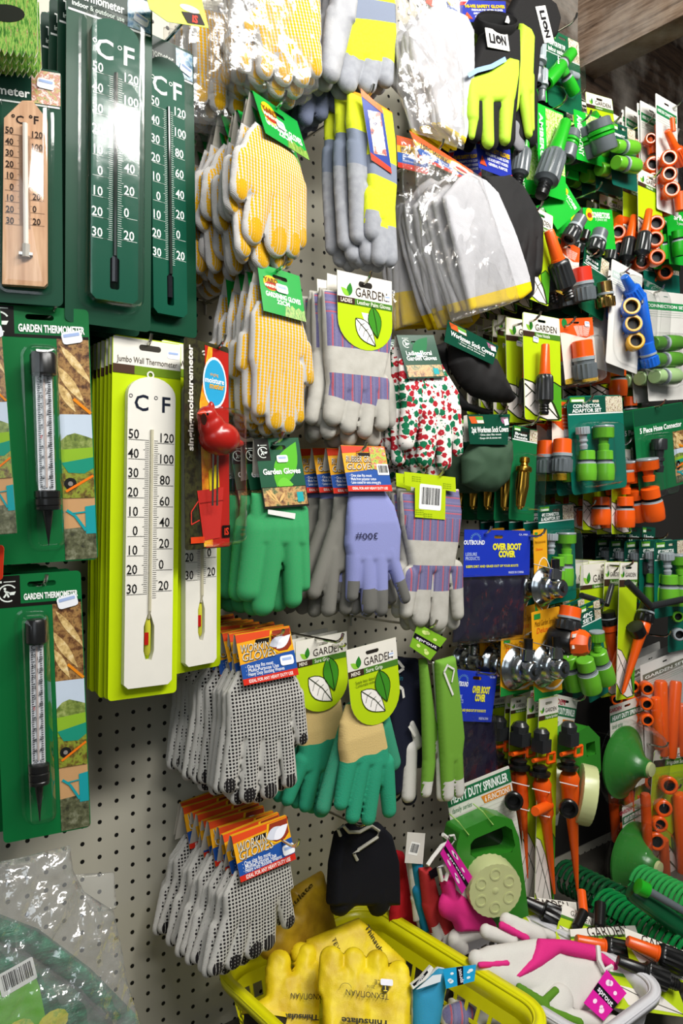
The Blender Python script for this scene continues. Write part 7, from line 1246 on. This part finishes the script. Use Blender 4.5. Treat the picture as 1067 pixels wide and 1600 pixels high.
# --- heavy duty sprinklers ---
SGN = plas('#2c7d1f')
def wheel(it, c, R, dy, depth, n=5, ax=0.0):
    a = it.L(*c, dy); u = ((it.hit(*c, dy)-CAM).dot(RC @ Vector((0, 1, 0))))/FPX; r = R*u; mb = MB(); out = ell(0, 0, r*.93, r*.93, 44); holes = []
    for k in range(6):
        t = 2*pi*k/6+.35; holes.append(ell(r*.60*math.cos(t), r*.60*math.sin(t), r*.15, r*.15, 12))
    mb.prism(out, -.002, .004, CRM, holes=holes); mb.lathe([(-.006, r*.93, CRM), (-.006, r*.98, CRM, r*.02), (.0, r, CRM, r*.03), (depth, r*1.0, CRM, r*.03), (depth+.002, r*.9, CRM)], Matrix.Rotation(-pi/2, 4, 'X'), 56)
    for k in range(6): t = 2*pi*k/6+.35; mb.lathe([(0, r*.19, CRM), (.006, r*.22, CRM), (.0061, r*.155, CRM), (.001, r*.15, CRM), (.0005, r*.14, SGN)], Matrix.Translation((r*.60*math.cos(t), -.001, r*.60*math.sin(t))) @ Matrix.Rotation(pi/2, 4, 'X'), 16)
    mb.lathe([(0, r*.30, CRM), (.003, r*.28, CRM), (.0035, r*.18, CRM), (.006, r*.10, CRM)], Matrix.Translation((0, -.001, 0)) @ Matrix.Rotation(pi/2, 4, 'X'), 24)
    return mb.build('pattern_wheel', it.e, M=Matrix.Translation((a[0], -dy, a[1])) @ Matrix.Rotation(ax, 4, 'Z'))
it = It('lawn_sprinkler', 'green handled heavy duty sprinkler with large cream pattern wheel on white card', 'sprinkler', (696, 1236), (795, 1196), (700, 1400), y=-.17, yaw=-14); mb = MB(); white_card(it, mb, bt=.03, bb=.17); mb.build('backing_card', it.e, False)
o_ = it.P([(700, 1315), (706, 1290), (760, 1266), (786, 1272), (797, 1300), (806, 1370), (812, 1420), (760, 1440), (720, 1400), (708, 1350)], .02); h_ = it.P([(722, 1310), (728, 1302), (776, 1282), (786, 1288), (791, 1312), (786, 1322), (730, 1332), (722, 1326)], .02)
mb = MB(); mb.prism(o_, -.045, -.003, SGN, holes=[h_[::-1]]); o = mb.build('handle_body', it.e); bv = o.modifiers.new('b', 'BEVEL'); bv.width = .005; bv.segments = 3; bv.limit_method = 'ANGLE'
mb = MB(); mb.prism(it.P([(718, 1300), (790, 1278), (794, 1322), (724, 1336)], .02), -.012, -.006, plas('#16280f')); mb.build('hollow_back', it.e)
wheel(it, (772, 1389), 44, .075, .028, ax=-.25)
mb = MB()
for a, b in (((716, 1284), (732, 1304)), ((754, 1268), (770, 1288))): p, q = it.L(*a, .047), it.L(*b, .047); mb.tube([(p[0], -.02, p[1]+.004), (p[0], -.0475, p[1]), (q[0], -.0475, q[1]), (q[0], -.02, q[1]-.002)], .0011, paint('#a8d070', .3), 6)
mb.build('cable_tie', it.e)
it = It('lawn_sprinkler', 'green sprinkler with cream wheel seen edge on below HEAVY DUTY card', 'sprinkler', (866, 1084), (903, 1092), (868, 1290), y=-.17, yaw=0); mb = MB(); white_card(it, mb, bt=.08, bb=.16); mb.build('backing_card', it.e, False)
o_ = it.P([(884, 1150), (912, 1132), (930, 1150), (932, 1200), (924, 1222), (896, 1214)], .04); h_ = it.P([(908, 1160), (922, 1156), (924, 1176), (910, 1180)], .04); mb = MB(); mb.prism(o_, -.05, -.003, SGN, holes=[h_[::-1]]); o = mb.build('handle_body', it.e); bv = o.modifiers.new('b', 'BEVEL'); bv.width = .005; bv.segments = 3; bv.limit_method = 'ANGLE'
wheel(it, (920, 1243), 46, .075, .02, ax=.75)
stack(it, 1, .07, 'green sprinkler with cream wheel below HEAVY DUTY card', 'green cream sprinklers', jit=.3); hook((915, 1086), 'chrome hook through the small HEAVY DUTY card', -.2)
def cone(lab, TL, TR, BL, c, R, y, tip=None):
    it = It('lawn_sprinkler', lab, 'sprinkler', TL, TR, BL, y=y, yaw=0); mb = MB(); white_card(it, mb, sub='', bt=.10, bb=.18); mb.build('backing_card', it.e, False)
    a = it.L(*c, .0); u = ((it.hit(*c)-CAM).dot(RC @ Vector((0, 1, 0))))/FPX; r = R*u; M = Matrix.Translation((a[0], -.001, a[1])) @ Matrix.Rotation(pi/2, 4, 'X'); g = plas('#2f7a2c'); mb = MB()
    mb.lathe([(0, r, g), (.004, r*1.0, g), (.006, r*.9, g), (.012, r*.82, g), (.03, r*.52, g), (.045, r*.30, g), (.060, r*.24, g), (.062, r*.2, CRM), (.068, r*.18, CRM), (.069, r*.08, CRM)], M, 36); mb.build('cone_body', it.e)
    blister(it, a[0]-r*1.1, a[1]-r*1.15, a[0]+r*1.1, a[1]+r*1.15, .075, r=.45)
    if tip: hook(tip, 'chrome hook in front of the '+' '.join(lab.split()[:7]), y-.05)
cone('green cone sprinkler in clear blister, upper one at the right', (953, 1104), (1006, 1086), (960, 1246), (972, 1190), 56, -.16, (1044, 1160))
cone('green cone sprinkler in clear blister, lower one above the hoses', (972, 1262), (1006, 1244), (970, 1418), (984, 1340), 56, -.17)
# --- orange fittings in bag, right edge ---
pack('orange pipe fittings in clear bag at the right edge, upper bag', (1000, 1040), (1074, 1010), (1010, 1200), lambda it, mb: strip_card(it, mb, 'GARDEN SET', '#6a6a5a'), [('end', (1012, 1077), 10, OR), ('end', (1011, 1101), 10, OR), ('end', (1012, 1126), 10, OR), ('tube', (1032, 1064), (1036, 1180), 10, OR), ('tube', (1056, 1064), (1048, 1184), 9, OR), ('tube', (1024, 1090), (1030, 1170), 8, OR), ('tube', (1064, 1100), (1066, 1180), 9, OR)], y=-.16, n=2, phrase='upper clear bag of orange pipe fittings', bl=((1002, 1060), (1076, 1200)), bd=.05)
pack('orange pipe fittings in clear bag at the right edge, lower bag', (1022, 1172), (1080, 1166), (1016, 1380), lambda it, mb: garden_card(it, mb, 'Irrigation Set', hdr=.08), [('end', (1046, 1228), 14, OR), ('end', (1038, 1264), 13, OR), ('end', (1032, 1289), 12, OR), ('end', (1027, 1316), 14, OR), ('tube', (1062, 1240), (1070, 1370), 11, OR), ('tube', (1036, 1310), (1040, 1372), 8, OR), ('tube', (1008, 1240), (1012, 1330), 8, DKO)], y=-.18, n=2, phrase='lower clear bag of orange pipe fittings', bl=((1004, 1215), (1082, 1390)), bd=.05)
hook((1064, 1226), 'hook at the right edge inside the orange fittings', -.22)
# dense stock filling the wall behind: more cards per hook, deeper row
deep = [((880, 400), '#8fb01c', 'lime'), ((1040, 560), '#c8c6bd', 'white')]
# --- on the shelf at lower right ---
def lying(lab, cardpts, items, z, name='hose_nozzle_pack', pitch=-55, yaw=-15, y=None):
    c = cardpts; cx = sum(p[0] for p in c)/len(c); cy = sum(p[1] for p in c)/len(c); yy = plane_y(cx, cy, z); it = It(name, lab, 'hose fitting', c[0], c[1], c[3], y=yy, yaw=yaw, pitch=pitch)
    q = it.P(c); mb = MB(); mb.prism(q, 0, .0006, card('#b4cc1a')); u = lambda a, b: tuple(((1-b)*((1-a)*q[0][k]+a*q[1][k])+b*((1-a)*q[3][k]+a*q[2][k])) for k in (0, 1))
    mb.poly([u(0, 0), u(1, 0), u(1, .25), u(0, .25)], card('#e4e0d6'), 1); mb.poly([u(0, .25), u(1, .25), u(1, .32), u(0, .32)], ink('#4a7a2a'), 2); mb.poly([u(.05, .5), u(.7, .6), u(.95, .95), u(.2, .9)], card('#e4ded4'), 1); mb.line([u(.05, .5), u(.5, .75), u(.95, .95)], .0012, ink('#2a2a1a'), 2)
    an = math.atan2(q[1][1]-q[0][1], q[1][0]-q[0][0]); L = math.dist(q[0], q[1]); mb.text('GARDEN', *u(.55, .14), L*.16, ink('#3a2f2a'), layer=3, rot=an, fit=L*.6); mb.build('backing_card', it.e, False)
    for f in items: fitting(it, *f[:-1], **f[-1]) if isinstance(f[-1], dict) else fitting(it, *f)
    return it
lying('orange and black hose nozzle lying on lime card behind the white basket', [(890, 1452), (992, 1446), (1010, 1500), (896, 1500)], [('nozzle', (900, 1468), (1002, 1494), 17, OR, BK)], .70)
lying('orange and black hose nozzle lying at the right edge, largest of those on the shelf', [(975, 1450), (1080, 1490), (1085, 1540), (985, 1512)], [('nozzle', (980, 1470), (1090, 1516), 18, OR, BK)], .70)
lying('black nozzle on lime card lying right beside the white basket rim', [(950, 1500), (1050, 1520), (1075, 1590), (960, 1575)], [('nozzle', (965, 1500), (1060, 1540), 17, BK, BK)], .67)
lying('black hose nozzle with grey tip lying behind the pink gloves', [(812, 1400), (900, 1410), (905, 1470), (820, 1460)], [('nozzle', (820, 1408), (884, 1440), 17, BK, BK)], .70)
lying('GARDEN header card lying flat on the shelf beside the orange nozzles', [(932, 1448), (985, 1452), (958, 1476), (915, 1468)], [], .72)
lying('lime and green leaf printed card leaning behind the white glove', [(880, 1412), (935, 1440), (920, 1480), (862, 1480)], [('tube', (908, 1392), (912, 1428), 7, OR), ('tube', (912, 1425), (900, 1450), 8, BK), ('tube', (938, 1412), (936, 1450), 9, BK)], .71)
def coil(lab, p0, p1, R, z, turns, r, mat, yaw=0):
    A = atz(*p0, z); B = atz(*p1, z); e = bpy.data.objects.new('coiled_hose', None); C.objects.link(e); e.location = (A+B)/2; e['label'] = lab; e['category'] = 'hose'; D = B-A; dn = D.normalized(); s_ = dn.cross(Vector((0, 0, 1))).normalized(); up = s_.cross(dn); pts = []
    n = turns*18
    for i in range(n+1): t = 2*pi*i/18; pts.append(tuple(A+D*(i/n)+s_*R*math.cos(t)+up*R*math.sin(t)-(A+B)/2))
    mb = MB(); mb.tube(pts, r, mat, 8); mb.build('hose_coil', e); return e
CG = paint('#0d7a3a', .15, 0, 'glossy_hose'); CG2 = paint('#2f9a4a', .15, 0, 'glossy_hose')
coil('glossy green coiled hose lying at lower right, nearer coil', (945, 1418), (1085, 1500), .034, .70, 15, .0042, CG)
coil('glossy light green coiled hose at the right edge above the green bar', (1000, 1378), (1095, 1425), .030, .745, 12, .004, CG2)
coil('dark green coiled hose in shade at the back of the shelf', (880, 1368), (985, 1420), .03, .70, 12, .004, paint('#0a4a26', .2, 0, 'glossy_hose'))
it = It('hose_wand', 'dark green watering wand with bright green collar lying across the coiled hoses', 'watering wand', (984, 1382), (1030, 1400), (984, 1410), y=plane_y(1000, 1392, .80), yaw=-20, pitch=-30)
fitting(it, 'tube', (985, 1391), (1100, 1476), 15, plas('#0c5a34'), dy=.0, name='handle'); fitting(it, 'tube', (996, 1384), (1012, 1392), 12, BG, dy=.03, name='collar'); fitting(it, 'tube', (1010, 1390), (1100, 1442), 6, GY, dy=.03, name='steel_tube')
# extra orange bits deep in the rows
pack('orange and black connector set in shade behind the 5 Piece card', (955, 560), (1000, 564), (955, 660), garden_card, [('conn', (940+26, 575), (966, 620), 14, OR, BK), ('conn', (985, 620), (986, 668), 12, OR, BK), ('tail', (990, 590), (1004, 616), 14, BK)], y=-.10, n=2, phrase='shaded connector set behind the 5 Piece card', kw=dict(sub='Connector'))
pack('dark GARDEN card in shade below the brass connector', (918, 530), (975, 534), (918, 640), garden_card, [('conn', (938, 560), (940, 600), 14, OR, BK)], y=-.10, n=3, phrase='shaded GARDEN card below the brass connector', kw=dict(sub='Connector'))

pack('bright green blister card at the right edge beside the orange rings', (1040, 322), (1080, 330), (1042, 412), bright_card, [('conn', (1058, 360), (1062, 400), 11, BG, DG2)], y=-.15, n=4, phrase='bright green blister card at the right edge', kw=dict(title='SPRAY', logo=False), tip=(1050, 318))
pack('dark green card in shade between blue strip and lime nozzle card', (1004, 400), (1060, 410), (1004, 470), teal_card, [('end', (1040, 425), 12, OR)], y=-.09, n=2, phrase='dark shaded card behind the CONNECTION card', kw=dict(l1='Hose', l2='Set'))
